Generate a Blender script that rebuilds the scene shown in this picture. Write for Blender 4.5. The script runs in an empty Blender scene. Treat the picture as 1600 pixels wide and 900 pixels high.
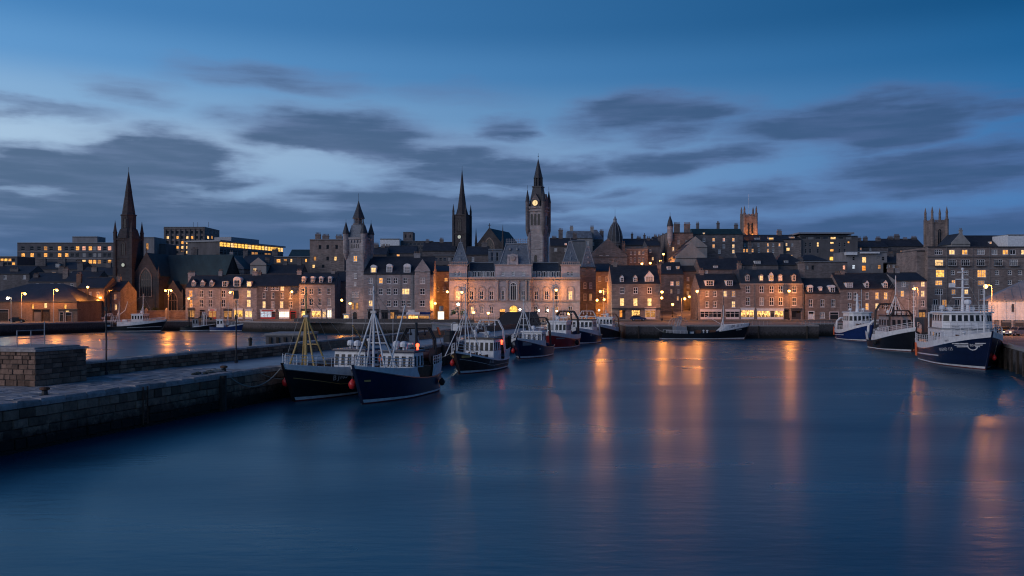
import bpy, bmesh, math, random
from mathutils import Vector, Matrix
random.seed(11)
sc = bpy.context.scene
COL = sc.collection
R = math.radians
PI = math.pi
# ------------------------------------------------------------------ camera
F, HZ, CH = 1386.0, 470.0, 9.0           # focal length in photo pixels, horizon row, eye height in metres
cam = bpy.data.cameras.new("camera")
camo = bpy.data.objects.new("camera", cam)
COL.objects.link(camo)
camo.location = (0, 0, CH)
camo.rotation_euler = (PI / 2, 0, 0)
cam.sensor_width = 36
cam.lens = F / 1600 * 36
cam.shift_y = 20 / 1600
cam.clip_start = 0.5
cam.clip_end = 12000
sc.camera = camo
sc.view_settings.view_transform = 'Standard'
sc.view_settings.look = 'None'
sc.view_settings.exposure = 0.13
sc.view_settings.gamma = 1.0
sc.cycles.max_bounces = 5
sc.cycles.diffuse_bounces = 2
sc.cycles.glossy_bounces = 3
sc.cycles.transmission_bounces = 2
sc.cycles.sample_clamp_indirect = 3.0
sc.cycles.use_denoising = True
sc.cycles.caustics_reflective = False
sc.cycles.caustics_refractive = False
sc.cycles.use_light_tree = True
sc.cycles.filter_width = 1.15
# ------------------------------------------------------------------ sun (last soft twilight from behind the left shoulder)
SUN_AZ, SUN_EL = -125.0, 18.0            # azimuth from the view axis (negative = left), elevation
sun = bpy.data.lights.new("sun", 'SUN')
sun.energy = 0.95
sun.angle = R(50)
sun.color = (1.0, 0.88, 0.87)
suno = bpy.data.objects.new("sun", sun)
COL.objects.link(suno)
sd = Vector((math.sin(R(SUN_AZ)) * math.cos(R(SUN_EL)), math.cos(R(SUN_AZ)) * math.cos(R(SUN_EL)), math.sin(R(SUN_EL))))
suno.rotation_euler = sd.to_track_quat('Z', 'Y').to_euler()


def lin(r, g, b):
    f = lambda c: (c / 255 / 12.92) if c / 255 <= 0.04045 else ((c / 255 + 0.055) / 1.055) ** 2.4
    return (f(r), f(g), f(b), 1.0)


# ------------------------------------------------------------------ sky
def make_world():
    w = bpy.data.worlds.new("World")
    sc.world = w
    w.use_nodes = True
    nt = w.node_tree
    nt.nodes.clear()
    N, L = nt.nodes.new, nt.links.new

    def math_(op, a, b=None, c=None, clamp=False):
        n = N('ShaderNodeMath')
        n.operation = op
        n.use_clamp = clamp
        for i, v in enumerate((a, b, c)):
            if v is None:
                continue
            if isinstance(v, (int, float)):
                n.inputs[i].default_value = v
            else:
                L(v, n.inputs[i])
        return n.outputs[0]

    def mapr(v, a, b, c, d, smooth=True):
        n = N('ShaderNodeMapRange')
        n.interpolation_type = 'SMOOTHSTEP' if smooth else 'LINEAR'
        L(v, n.inputs[0])
        for i, q in enumerate((a, b, c, d)):
            n.inputs[i + 1].default_value = q
        return n.outputs[0]

    def mix(f, a, b):
        n = N('ShaderNodeMix')
        n.data_type = 'RGBA'
        if isinstance(f, (int, float)):
            n.inputs[0].default_value = f
        else:
            L(f, n.inputs[0])
        for i, v in ((6, a), (7, b)):
            if isinstance(v, tuple):
                n.inputs[i].default_value = v
            else:
                L(v, n.inputs[i])
        return n.outputs[2]

    tc = N('ShaderNodeTexCoord')
    sep = N('ShaderNodeSeparateXYZ')
    L(tc.outputs['Generated'], sep.inputs[0])
    x, y, z = sep.outputs
    az = math_('ARCTAN2', x, y)
    el = math_('ARCSINE', math_('MAXIMUM', math_('MINIMUM', z, 1.0), -1.0))
    # clear twilight gradient: brighter towards the set sun, deep blue away from it
    def ramp(stops):
        n = N('ShaderNodeValToRGB')
        n.color_ramp.interpolation = 'EASE'
        e = n.color_ramp.elements
        while len(e) < len(stops):
            e.new(0.5)
        for el_, (p, c) in zip(e, stops):
            el_.position = p
            el_.color = lin(*c)
        L(mapr(el, -0.1, 1.4, 0, 1, False), n.inputs[0])
        return n.outputs[0]
    q = lambda v: (v + 0.1) / 1.5
    rl = ramp([(q(-.1), (60, 86, 122)), (q(0), (84, 114, 158)), (q(.05), (102, 140, 184)), (q(.11), (154, 186, 216)), (q(.165), (170, 198, 224)),
               (q(.205), (136, 176, 214)), (q(.25), (98, 153, 205)), (q(.30), (73, 132, 188)), (q(.5), (36, 88, 146)), (q(1.3), (22, 58, 106))])
    rr = ramp([(q(-.1), (48, 72, 108)), (q(0), (58, 92, 144)), (q(.05), (70, 110, 166)), (q(.11), (70, 120, 178)), (q(.165), (50, 112, 171)),
               (q(.205), (38, 104, 160)), (q(.25), (26, 91, 144)), (q(.30), (12, 74, 122)), (q(.5), (7, 48, 90)), (q(1.3), (8, 36, 74))])
    f = math_('MULTIPLY_ADD', math_('COSINE', math_('ADD', az, R(100))), 0.5, 0.5)
    f = mapr(f, 0.16, 0.68, 0, 1, False)
    grad = mix(f, rr, rl)
    sky = N('ShaderNodeTexSky')
    sky.sky_type = 'NISHITA'
    sky.sun_disc = False
    sky.sun_elevation = R(4)
    sky.sun_rotation = R(SUN_AZ)
    sky.ozone_density = 6
    nis = N('ShaderNodeVectorMath')
    nis.operation = 'SCALE'
    L(sky.outputs[0], nis.inputs[0])
    nis.inputs[3].default_value = 0.1
    base = mix(0.12, grad, nis.outputs[0])
    # clouds drawn out by the wind: soft banks at their places in the sky, frayed by stretched noise, and a thinner scatter all round
    cv = N('ShaderNodeCombineXYZ')
    L(az, cv.inputs[0])
    L(el, cv.inputs[1])
    def noise(sx, sy, scale, detail, off=0.0):
        m = N('ShaderNodeMapping')
        m.inputs['Location'].default_value = (off, off * 1.7, off)
        m.inputs['Scale'].default_value = (sx, sy, 1)
        L(cv.outputs[0], m.inputs[0])
        n = N('ShaderNodeTexNoise')
        n.inputs['Scale'].default_value = scale
        n.inputs['Detail'].default_value = detail
        n.inputs['Roughness'].default_value = 0.55
        L(m.outputs[0], n.inputs[0])
        return n
    d1 = noise(1, 3.4, 6, 6, 3.1)
    dv = N('ShaderNodeVectorMath')
    dv.operation = 'SUBTRACT'
    L(d1.outputs['Color'], dv.inputs[0])
    dv.inputs[1].default_value = (0.5, 0.5, 0.5)
    dm = N('ShaderNodeVectorMath')
    dm.operation = 'MULTIPLY'
    L(dv.outputs[0], dm.inputs[0])
    dm.inputs[1].default_value = (0.17, 0.06, 0)
    dp = N('ShaderNodeVectorMath')
    L(cv.outputs[0], dp.inputs[0])
    L(dm.outputs[0], dp.inputs[1])
    banks = [(180, 285, 230, 44, .9, 0), (590, 225, 190, 24, .7, -.03), (35, 258, 95, 30, .95, 0), (130, 302, 230, 32, .95, 0), (248, 252, 115, 36, 1.0, 0), (320, 292, 110, 24, .8, 0), (555, 216, 150, 34, 1.0, -.05),
             (690, 240, 110, 15, .7, -.06), (803, 200, 40, 20, .75, 0), (770, 268, 180, 22, .85, 0), (640, 288, 80, 16, .6, 0), (1008, 184, 115, 34, .95, .06),
             (1335, 194, 190, 36, 1.0, 0), (1180, 205, 90, 20, .6, 0), (1060, 250, 170, 20, .75, .06), (1530, 262, 250, 42, .9, .1), (1230, 312, 270, 24, .7, .08),
             (1570, 172, 100, 18, .6, .05), (200, 362, 560, 56, 1.0, 0), (700, 322, 330, 26, .8, 0), (720, 372, 330, 30, .8, 0), (1000, 372, 330, 24, .5, 0), (1390, 366, 420, 34, .75, 0),
             (955, 297, 70, 9, .6, 0), (205, 128, 90, 22, .4, -.1), (215, 152, 80, 16, .5, -.15), (430, 124, 150, 22, .55, -.05), (690, 146, 130, 15, .35, -.04), (60, 174, 150, 13, .5, 0)]
    D = None
    for (px, py, rx, ry, s, tilt) in banks:
        u = math.atan((px - 800) / F)
        v = math.atan((HZ - py) / F * math.cos(u))
        c = math.cos(u)
        sub = N('ShaderNodeVectorMath')
        sub.operation = 'SUBTRACT'
        L(dp.outputs[0], sub.inputs[0])
        sub.inputs[1].default_value = (u, v, 0)
        if tilt:
            m = N('ShaderNodeMapping')
            m.inputs['Rotation'].default_value = (0, 0, -tilt)
            L(sub.outputs[0], m.inputs[0])
            so = m.outputs[0]
        else:
            so = sub.outputs[0]
        mul = N('ShaderNodeVectorMath')
        mul.operation = 'MULTIPLY'
        L(so, mul.inputs[0])
        mul.inputs[1].default_value = (F / rx / c / c / 1.3, F / ry / c / 1.35, 0)
        ln = N('ShaderNodeVectorMath')
        ln.operation = 'LENGTH'
        L(mul.outputs[0], ln.inputs[0])
        bl = mapr(ln.outputs['Value'], 1.55, 0.15, 0, s)
        D = bl if D is None else math_('MAXIMUM', D, bl)
    for (px, py, rx, ry, s) in [(30, 296, 100, 9, .4), (380, 300, 110, 9, .4), (470, 262, 110, 22, .8), (75, 205, 110, 14, .6), (715, 308, 90, 10, .45), (920, 330, 120, 7, .5)]:
        u = math.atan((px - 800) / F)
        v = math.atan((HZ - py) / F * math.cos(u))
        c = math.cos(u)
        sub = N('ShaderNodeVectorMath')
        sub.operation = 'SUBTRACT'
        L(dp.outputs[0], sub.inputs[0])
        sub.inputs[1].default_value = (u, v, 0)
        mul = N('ShaderNodeVectorMath')
        mul.operation = 'MULTIPLY'
        L(sub.outputs[0], mul.inputs[0])
        mul.inputs[1].default_value = (F / rx / c / c, F / ry / c, 0)
        ln = N('ShaderNodeVectorMath')
        ln.operation = 'LENGTH'
        L(mul.outputs[0], ln.inputs[0])
        D = math_('MULTIPLY', D, mapr(ln.outputs['Value'], 0.2, 1.6, 1 - s, 1))
    n2 = noise(1, 5.5, 5, 5, 1.3)
    n3 = noise(1, 3.5, 2.2, 5, 7.7)
    wide = mapr(n3.outputs[0], 0.5, 0.72, 0, 0.8)
    away = math_('MAXIMUM', mapr(math_('ABSOLUTE', az), 0.56, 0.75, 0, 1), mapr(el, 0.34, 0.5, 0, 1))
    wide = math_('MULTIPLY', wide, math_('MULTIPLY', away, mapr(el, 0.9, 0.5, 0.25, 1)))
    D = math_('MAXIMUM', D, wide)
    n4 = noise(1, 9.0, 9, 6, 4.9)
    D = math_('MULTIPLY', D, mapr(n2.outputs[0], 0.25, 0.62, 0.72, 1.12))
    D = math_('MULTIPLY', D, mapr(n4.outputs[0], 0.3, 0.65, 0.82, 1.08))
    thin = math_('MULTIPLY', mapr(n2.outputs[0], 0.45, 0.75, 0, 0.12), mapr(el, 0.3, 0.15, 0, 1))
    D = math_('ADD', D, thin)
    al = mapr(D, 0.1, 0.78, 0, 0.9)
    al = math_('MULTIPLY', al, mapr(el, -0.05, 0.0, 0.4, 1))
    ccol = mix(f, lin(55, 82, 120), lin(66, 90, 122))
    warm = mix(f, lin(78, 100, 146), lin(106, 124, 160))
    cc = mix(math_('MULTIPLY', mapr(D, 0.3, 0.85, 0, 1), mapr(n4.outputs[0], 0.3, 0.6, 0.6, 1)), warm, ccol)
    cc = mix(mapr(el, 0.12, 0.02, 0, 0.6), cc, mix(f, lin(56, 90, 138), lin(66, 95, 138)))
    col = mix(al, base, cc)
    bg = N('ShaderNodeBackground')
    L(col, bg.inputs[0])
    bg.inputs[1].default_value = 1.0
    out = N('ShaderNodeOutputWorld')
    L(bg.outputs[0], out.inputs[0])
    w.cycles.sampling_method = 'MANUAL'
    w.cycles.sample_map_resolution = 512


make_world()


# ------------------------------------------------------------------ helpers
def X(px, Y): return (px - 800) * Y / F
def Z(py, Y): return CH + (HZ - py) * Y / F


def link(o, parent=None):
    COL.objects.link(o)
    if parent is not None:
        o.parent = parent
    return o


def thing(name, label, cat, loc=(0, 0, 0), rz=0.0, group=None):
    o = bpy.data.objects.new(name, None)
    o.empty_display_size = 0.3
    o.location = loc
    o.rotation_euler = (0, 0, rz)
    link(o)
    o['label'] = label
    o['category'] = cat
    if group:
        o['group'] = group
    return o


def tag(o, label, cat, group=None):
    o['label'] = label
    o['category'] = cat
    if group:
        o['group'] = group
    return o


def struct(o, kind='structure'):
    o['kind'] = kind
    return o


class MB:
    """collects faces and links them as one mesh object"""
    def __init__(s, M=None):
        s.v, s.f, s.m, s.M = [], [], [], M

    def add(s, vs, fs, mi=0):
        b = len(s.v)
        if s.M is not None:
            vs = [tuple(s.M @ Vector(p)) for p in vs]
        s.v += [tuple(p) for p in vs]
        s.f += [tuple(i + b for i in f) for f in fs]
        s.m += [mi] * len(fs)
        return s

    def quad(s, a, b, c, d, mi=0): return s.add([a, b, c, d], [(0, 1, 2, 3)], mi)

    def box(s, x0, y0, z0, x1, y1, z1, mi=0):
        return s.add([(x0, y0, z0), (x1, y0, z0), (x1, y1, z0), (x0, y1, z0), (x0, y0, z1), (x1, y0, z1), (x1, y1, z1), (x0, y1, z1)],
                     [(0, 3, 2, 1), (4, 5, 6, 7), (0, 1, 5, 4), (1, 2, 6, 5), (2, 3, 7, 6), (3, 0, 4, 7)], mi)

    def loft(s, rings, cap0=True, cap1=True, mi=0, closed=True):
        n = len(rings[0])
        vs = [p for r in rings for p in r]
        fs = []
        for k in range(len(rings) - 1):
            for i in range(n if closed else n - 1):
                j = (i + 1) % n
                fs.append((k * n + i, k * n + j, (k + 1) * n + j, (k + 1) * n + i))
        if cap0: fs.append(tuple(range(n - 1, -1, -1)))
        if cap1: fs.append(tuple((len(rings) - 1) * n + i for i in range(n)))
        return s.add(vs, fs, mi)

    def prism(s, poly, z0, z1, mi=0):
        return s.loft([[(p[0], p[1], z0) for p in poly], [(p[0], p[1], z1) for p in poly]], mi=mi)

    def extrude_y(s, poly, y0, y1, mi=0):
        return s.loft([[(p[0], y0, p[1]) for p in poly], [(p[0], y1, p[1]) for p in poly]], mi=mi)

    def extrude_x(s, poly, x0, x1, mi=0):
        return s.loft([[(x0, p[0], p[1]) for p in poly], [(x1, p[0], p[1]) for p in poly]], mi=mi)

    def ngon(s, x, y, z, r, n, rot=0.0, ry=None):
        ry = r if ry is None else ry
        return [(x + r * math.cos(rot + 2 * PI * i / n), y + ry * math.sin(rot + 2 * PI * i / n), z) for i in range(n)]

    def lathe(s, x, y, prof, n=8, rot=0.0, mi=0):
        return s.loft([s.ngon(x, y, z, max(r, 1e-3), n, rot) for r, z in prof], mi=mi)

    def tube(s, a, b, r0, r1=None, n=6, mi=0):
        a, b = Vector(a), Vector(b)
        r1 = r0 if r1 is None else r1
        d = (b - a)
        if d.length < 1e-6: return s
        d.normalize()
        u = d.orthogonal().normalized()
        w = d.cross(u)
        ring = lambda p, r: [tuple(p + (u * math.cos(2 * PI * i / n) + w * math.sin(2 * PI * i / n)) * r) for i in range(n)]
        return s.loft([ring(a, r0), ring(b, r1)], mi=mi)

    def path(s, pts, r, n=5, mi=0):
        for a, b in zip(pts, pts[1:]): s.tube(a, b, r, r, n, mi)
        return s

    def ball(s, c, r, n=8, m=5, sz=1.0, mi=0):
        return s.lathe(c[0], c[1], [(r * math.sin(PI * k / m), c[2] - r * sz * math.cos(PI * k / m)) for k in range(m + 1)], n, mi=mi)

    def mesh(s, name, mats, off=None, smooth=False):
        me = bpy.data.meshes.new(name)
        vs = s.v if off is None else [(p[0] - off[0], p[1] - off[1], p[2] - off[2]) for p in s.v]
        me.from_pydata(vs, [], s.f)
        if not isinstance(mats, (list, tuple)): mats = [mats]
        for m in mats: me.materials.append(m)
        if len(mats) > 1: me.polygons.foreach_set('material_index', s.m)
        if smooth: me.polygons.foreach_set('use_smooth', [True] * len(me.polygons))
        me.update()
        return me

    def build(s, name, mats, parent=None, off=None, smooth=False, loc=None):
        o = bpy.data.objects.new(name, s.mesh(name, mats, off, smooth))
        if loc is not None: o.location = loc
        return link(o, parent)


# ------------------------------------------------------------------ materials
def new_mat(name):
    m = bpy.data.materials.new(name)
    m.use_nodes = True
    nt = m.node_tree
    return m, nt, nt.nodes['Principled BSDF']


def paint(name, col, rough=0.5, metal=0.0, var=0.15, scale=3.0, bump=0.0, spec=0.5):
    """plain surface with slight mottling and wear"""
    m, nt, p = new_mat(name)
    tc = nt.nodes.new('ShaderNodeTexCoord')
    n = nt.nodes.new('ShaderNodeTexNoise')
    n.inputs['Scale'].default_value = scale
    n.inputs['Detail'].default_value = 5
    nt.links.new(tc.outputs['Object'], n.inputs[0])
    r = nt.nodes.new('ShaderNodeMapRange')
    nt.links.new(n.outputs[0], r.inputs[0])
    r.inputs[1].default_value, r.inputs[2].default_value = 0.3, 0.7
    r.inputs[3].default_value, r.inputs[4].default_value = 1 - var, 1 + var
    v = nt.nodes.new('ShaderNodeVectorMath')
    v.operation = 'SCALE'
    v.inputs[0].default_value = col[:3]
    nt.links.new(r.outputs[0], v.inputs[3])
    nt.links.new(v.outputs[0], p.inputs['Base Color'])
    p.inputs['Roughness'].default_value = rough
    p.inputs['Metallic'].default_value = metal
    p.inputs['Specular IOR Level'].default_value = spec
    if bump:
        b = nt.nodes.new('ShaderNodeBump')
        b.inputs['Strength'].default_value = bump
        b.inputs['Distance'].default_value = 0.05
        nt.links.new(n.outputs[0], b.inputs['Height'])
        nt.links.new(b.outputs[0], p.inputs['Normal'])
    return m


def masonry(name, col, w=0.9, h=0.36, var=0.22, mortar=0.87, bump=0.22, stain=0.28, rand=0.0, rough=0.9):
    """coursed stone or slate at a scale too fine to build piece by piece"""
    m, nt, p = new_mat(name)
    N, L = nt.nodes.new, nt.links.new
    tc = N('ShaderNodeTexCoord')
    sp = N('ShaderNodeSeparateXYZ')
    L(tc.outputs['Object'], sp.inputs[0])
    ad = N('ShaderNodeMath')
    L(sp.outputs[0], ad.inputs[0])
    L(sp.outputs[1], ad.inputs[1])
    cb = N('ShaderNodeCombineXYZ')
    L(ad.outputs[0], cb.inputs[0])
    L(sp.outputs[2], cb.inputs[1])
    br = N('ShaderNodeTexBrick')
    L(cb.outputs[0], br.inputs[0])
    br.inputs['Scale'].default_value = 1
    br.inputs['Brick Width'].default_value = w
    br.inputs['Row Height'].default_value = h
    br.inputs['Mortar Size'].default_value = 0.02
    br.inputs['Color1'].default_value = tuple(c * (1 - var) for c in col[:3]) + (1,)
    br.inputs['Color2'].default_value = tuple(c * (1 + var) for c in col[:3]) + (1,)
    br.inputs['Mortar'].default_value = tuple(c * mortar for c in col[:3]) + (1,)
    n = N('ShaderNodeTexNoise')
    n.inputs['Scale'].default_value = 0.35
    n.inputs['Detail'].default_value = 7
    n.inputs['Roughness'].default_value = 0.65
    mp = N('ShaderNodeMapping')
    mp.inputs['Scale'].default_value = (1, 1, 0.45)
    L(tc.outputs['Object'], mp.inputs[0])
    L(mp.outputs[0], n.inputs[0])
    r = N('ShaderNodeMapRange')
    L(n.outputs[0], r.inputs[0])
    r.inputs[1].default_value, r.inputs[2].default_value = 0.3, 0.7
    r.inputs[3].default_value, r.inputs[4].default_value = 1 - stain, 1 + stain
    v = N('ShaderNodeVectorMath')
    v.operation = 'SCALE'
    L(br.outputs[0], v.inputs[0])
    L(r.outputs[0], v.inputs[3])
    src = v.outputs[0]
    if rand:
        oi = N('ShaderNodeObjectInfo')
        r2 = N('ShaderNodeMapRange')
        L(oi.outputs['Random'], r2.inputs[0])
        r2.inputs[3].default_value, r2.inputs[4].default_value = 1 - rand, 1 + rand
        v2 = N('ShaderNodeVectorMath')
        v2.operation = 'SCALE'
        L(src, v2.inputs[0])
        L(r2.outputs[0], v2.inputs[3])
        src = v2.outputs[0]
    L(src, p.inputs['Base Color'])
    p.inputs['Roughness'].default_value = rough
    b = N('ShaderNodeBump')
    b.inputs['Strength'].default_value = bump
    b.inputs['Distance'].default_value = 0.04
    L(br.outputs['Fac'], b.inputs['Height'])
    b.invert = True
    L(b.outputs[0], p.inputs['Normal'])
    return m


def stone_piece(name, col, rand=0.3):
    """one block of stone: its own shade per object, grain, weed and wet below the tide line"""
    m, nt, p = new_mat(name)
    N, L = nt.nodes.new, nt.links.new
    ge = N('ShaderNodeNewGeometry')
    oi = N('ShaderNodeObjectInfo')
    n = N('ShaderNodeTexNoise')
    n.inputs['Scale'].default_value = 2.2
    n.inputs['Detail'].default_value = 7
    n.inputs['Roughness'].default_value = 0.7
    L(ge.outputs['Position'], n.inputs[0])
    r1 = N('ShaderNodeMapRange')
    L(oi.outputs['Random'], r1.inputs[0])
    r1.inputs[3].default_value, r1.inputs[4].default_value = 1 - rand, 1 + rand
    r2 = N('ShaderNodeMapRange')
    L(n.outputs[0], r2.inputs[0])
    r2.inputs[1].default_value, r2.inputs[2].default_value = 0.3, 0.7
    r2.inputs[3].default_value, r2.inputs[4].default_value = 0.6, 1.4
    mu = N('ShaderNodeMath')
    mu.operation = 'MULTIPLY'
    L(r1.outputs[0], mu.inputs[0])
    L(r2.outputs[0], mu.inputs[1])
    v = N('ShaderNodeVectorMath')
    v.operation = 'SCALE'
    v.inputs[0].default_value = col[:3]
    L(mu.outputs[0], v.inputs[3])
    # dark weed grows up to the high-water mark (about 1.3 m above the water shown)
    sp = N('ShaderNodeSeparateXYZ')
    L(ge.outputs['Position'], sp.inputs[0])
    a = N('ShaderNodeMath')
    a.operation = 'MULTIPLY_ADD'
    L(n.outputs[0], a.inputs[0])
    a.inputs[1].default_value = 1.6
    L(sp.outputs[2], a.inputs[2])
    r3 = N('ShaderNodeMapRange')
    L(a.outputs[0], r3.inputs[0])
    r3.inputs[1].default_value, r3.inputs[2].default_value = 1.5, 2.5
    mx = N('ShaderNodeMix')
    mx.data_type = 'RGBA'
    L(r3.outputs[0], mx.inputs[0])
    mx.inputs[6].default_value = (0.012, 0.013, 0.012, 1)
    L(v.outputs[0], mx.inputs[7])
    L(mx.outputs[2], p.inputs['Base Color'])
    p.inputs['Roughness'].default_value = 0.85
    p.inputs['Specular IOR Level'].default_value = 0.3
    b = N('ShaderNodeBump')
    b.inputs['Strength'].default_value = 0.6
    b.inputs['Distance'].default_value = 0.06
    L(n.outputs[0], b.inputs['Height'])
    L(b.outputs[0], p.inputs['Normal'])
    return m


def glow(name, col, strength, var=0.5):
    """a lit room or shop behind its pane: brighter and dimmer patches, different in every window"""
    m, nt, p = new_mat(name)
    N, L = nt.nodes.new, nt.links.new
    nt.nodes.remove(p)
    tc = N('ShaderNodeTexCoord')
    oi = N('ShaderNodeObjectInfo')
    ad = N('ShaderNodeVectorMath')
    L(tc.outputs['Object'], ad.inputs[0])
    sc_ = N('ShaderNodeVectorMath')
    sc_.operation = 'SCALE'
    sc_.inputs[0].default_value = (37, 11, 23)
    L(oi.outputs['Random'], sc_.inputs[3])
    L(sc_.outputs[0], ad.inputs[1])
    n = N('ShaderNodeTexNoise')
    n.inputs['Scale'].default_value = 2.2
    n.inputs['Detail'].default_value = 4
    L(ad.outputs[0], n.inputs[0])
    r = N('ShaderNodeMapRange')
    L(n.outputs[0], r.inputs[0])
    r.inputs[1].default_value, r.inputs[2].default_value = 0.32, 0.68
    r.inputs[3].default_value, r.inputs[4].default_value = strength * (1 - var), strength * (1 + var)
    e = N('ShaderNodeEmission')
    e.inputs[0].default_value = tuple(col) + (1,)
    L(r.outputs[0], e.inputs[1])
    L(e.outputs[0], nt.nodes['Material Output'].inputs[0])
    return m


def glass(name, col=(0.02, 0.024, 0.03), rough=0.08):
    m, nt, p = new_mat(name)
    p.inputs['Base Color'].default_value = tuple(col) + (1,)
    p.inputs['Roughness'].default_value = rough
    p.inputs['Specular IOR Level'].default_value = 0.15
    return m


M = {}
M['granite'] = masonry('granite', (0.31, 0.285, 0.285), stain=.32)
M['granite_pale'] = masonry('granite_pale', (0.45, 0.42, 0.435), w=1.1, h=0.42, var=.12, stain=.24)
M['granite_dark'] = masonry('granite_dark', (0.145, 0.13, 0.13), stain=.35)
M['granite_brown'] = masonry('granite_brown', (0.235, 0.19, 0.172), stain=.32)
M['soot_stone'] = masonry('soot_stone', (0.055, 0.05, 0.053), stain=.35)
M['sandstone'] = masonry('sandstone', (0.22, 0.17, 0.15), stain=.35)
M['harl'] = masonry('harl', (0.30, 0.285, 0.27), var=.04, mortar=.97, bump=.05)
M['brick'] = masonry('brick', (0.18, 0.125, 0.095), w=.5, h=.18)
M['concrete'] = masonry('concrete', (0.24, 0.23, 0.235), w=3, h=2.9, var=.06, bump=.1)
M['concrete_dark'] = masonry('concrete_dark', (0.12, 0.115, 0.12), w=3, h=2.9, var=.06, bump=.1)
M['slate'] = masonry('slate', (0.034, 0.037, 0.046), w=.5, h=.28, var=.2, mortar=.6, rough=.6)
M['slate_blue'] = masonry('slate_blue', (0.028, 0.042, 0.06), w=.5, h=.28, var=.2, mortar=.6, rough=.6)
M['slate_grey'] = masonry('slate_grey', (0.15, 0.175, 0.21), w=.6, h=.3, var=.2, mortar=.6, rough=.55)
M['copper'] = masonry('copper', (0.02, 0.05, 0.058), w=.6, h=9, var=.1, rough=.6)
M['tin'] = masonry('tin', (0.30, 0.285, 0.285), w=1.0, h=30, var=.08, rough=.55)
M['lead'] = paint('lead', (0.22, 0.24, 0.27), .5)
M['quay_stone'] = stone_piece('quay_stone', (0.085, 0.078, 0.078), 0.1)
M['pier_stone'] = stone_piece('pier_stone', (0.21, 0.132, 0.092), 0.6)
M['block_stone'] = stone_piece('block_stone', (0.2, 0.122, 0.088), 0.4)
M['cope_stone'] = stone_piece('cope_stone', (0.32, 0.28, 0.265), 0.25)
M['flag_stone'] = stone_piece('flag_stone', (0.3, 0.285, 0.285), 0.3)
M['joint'] = paint('joint', (0.04, 0.037, 0.036), .95)
M['setts'] = masonry('setts', (0.34, 0.33, 0.34), w=.45, h=.3, var=.25, bump=.5, stain=.4, rough=.45)
M['asphalt'] = paint('asphalt', (0.055, 0.053, 0.053), .75, var=.3, scale=.6)
M['paving'] = masonry('paving', (0.2, 0.185, 0.175), w=.9, h=.6, var=.12)
M['kerb'] = paint('kerb', (0.3, 0.28, 0.27), .8)
M['earth'] = paint('earth', (0.07, 0.068, 0.06), .95, var=.3, scale=.3)
M['line_white'] = paint('line_white', (0.7, 0.7, 0.68), .7, var=.25)
M['white'] = paint('white', (0.76, 0.76, 0.76), .45, var=.14, scale=1.6)
M['off_white'] = paint('off_white', (0.64, 0.64, 0.66), .5, var=.12)
M['white_frame'] = paint('white_frame', (0.74, 0.73, 0.72), .5, var=.05)
M['grey_frame'] = paint('grey_frame', (0.2, 0.2, 0.21), .5)
M['dark_frame'] = paint('dark_frame', (0.04, 0.04, 0.045), .5)
M['stone_trim'] = paint('stone_trim', (0.34, 0.31, 0.30), .85, bump=.2)
M['iron'] = paint('iron', (0.025, 0.026, 0.03), .55, .3)
M['steel'] = paint('steel', (0.35, 0.36, 0.38), .4, .7)
M['galv'] = paint('galv', (0.4, 0.4, 0.41), .5, .4)
M['hull_black'] = paint('hull_black', (0.010, 0.010, 0.013), .3, var=.3, scale=1.2)
M['hull_navy'] = paint('hull_navy', (0.008, 0.014, 0.045), .28, var=.2, scale=1.2)
M['hull_blue'] = paint('hull_blue', (0.012, 0.032, 0.13), .25, var=.15, scale=1.2)
M['hull_red'] = paint('hull_red', (0.27, 0.022, 0.022), .35, var=.25, scale=1.2)
M['hull_brown'] = paint('hull_brown', (0.045, 0.028, 0.024), .4, var=.3, scale=1.2)
M['antifoul'] = paint('antifoul', (0.16, 0.022, 0.02), .6, var=.3, scale=1.5)
M['deck'] = paint('deck', (0.12, 0.085, 0.06), .8, var=.3)
M['deck_green'] = paint('deck_green', (0.05, 0.08, 0.07), .7, var=.3)
M['mast_yellow'] = paint('mast_yellow', (0.55, 0.36, 0.12), .45)
M['buoy_red'] = paint('buoy_red', (0.62, 0.03, 0.03), .35)
M['orange'] = paint('orange', (0.75, 0.13, 0.03), .45)
M['rust'] = paint('rust', (0.13, 0.06, 0.035), .85, var=.45, scale=2.5)
M['net'] = paint('net', (0.05, 0.06, 0.05), .95, var=.6, scale=9, bump=1)
M['rope'] = paint('rope', (0.32, 0.31, 0.28), .9, var=.2, scale=20)
M['timber'] = paint('timber', (0.045, 0.036, 0.03), .9, var=.4)
M['tarp'] = paint('tarp', (0.035, 0.033, 0.036), .8)
M['tyre'] = paint('tyre', (0.018, 0.018, 0.018), .85)
M['car_silver'] = paint('car_silver', (0.32, 0.33, 0.35), .25, .7, var=.03)
M['car_black'] = paint('car_black', (0.012, 0.012, 0.015), .2, var=.05)
M['car_blue'] = paint('car_blue', (0.02, 0.04, 0.11), .2, var=.05)
M['car_red'] = paint('car_red', (0.22, 0.02, 0.02), .2, var=.05)
M['pink_white'] = paint('pink_white', (0.72, 0.66, 0.66), .6)
M['shop_red'] = paint('shop_red', (0.5, 0.05, 0.04), .5)
M['leaf'] = paint('leaf', (0.045, 0.07, 0.03), .8, var=.5, scale=6)
M['bark'] = paint('bark', (0.06, 0.048, 0.04), .9)
M['glass'] = glass('glass')
M['glass_blue'] = glass('glass_blue', (0.03, 0.045, 0.07), .12)
M['net_curtain'] = paint('net_curtain', (0.32, 0.31, 0.3), .35, var=.25, scale=4)
M['glow_warm'] = glow('glow_warm', (1.0, 0.43, 0.10), 1.05, .6)
M['glow_pale'] = glow('glow_pale', (1.0, 0.60, 0.24), 1.15, .55)
M['glow_orange'] = glow('glow_orange', (1.0, 0.33, 0.06), 1.0)
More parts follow.
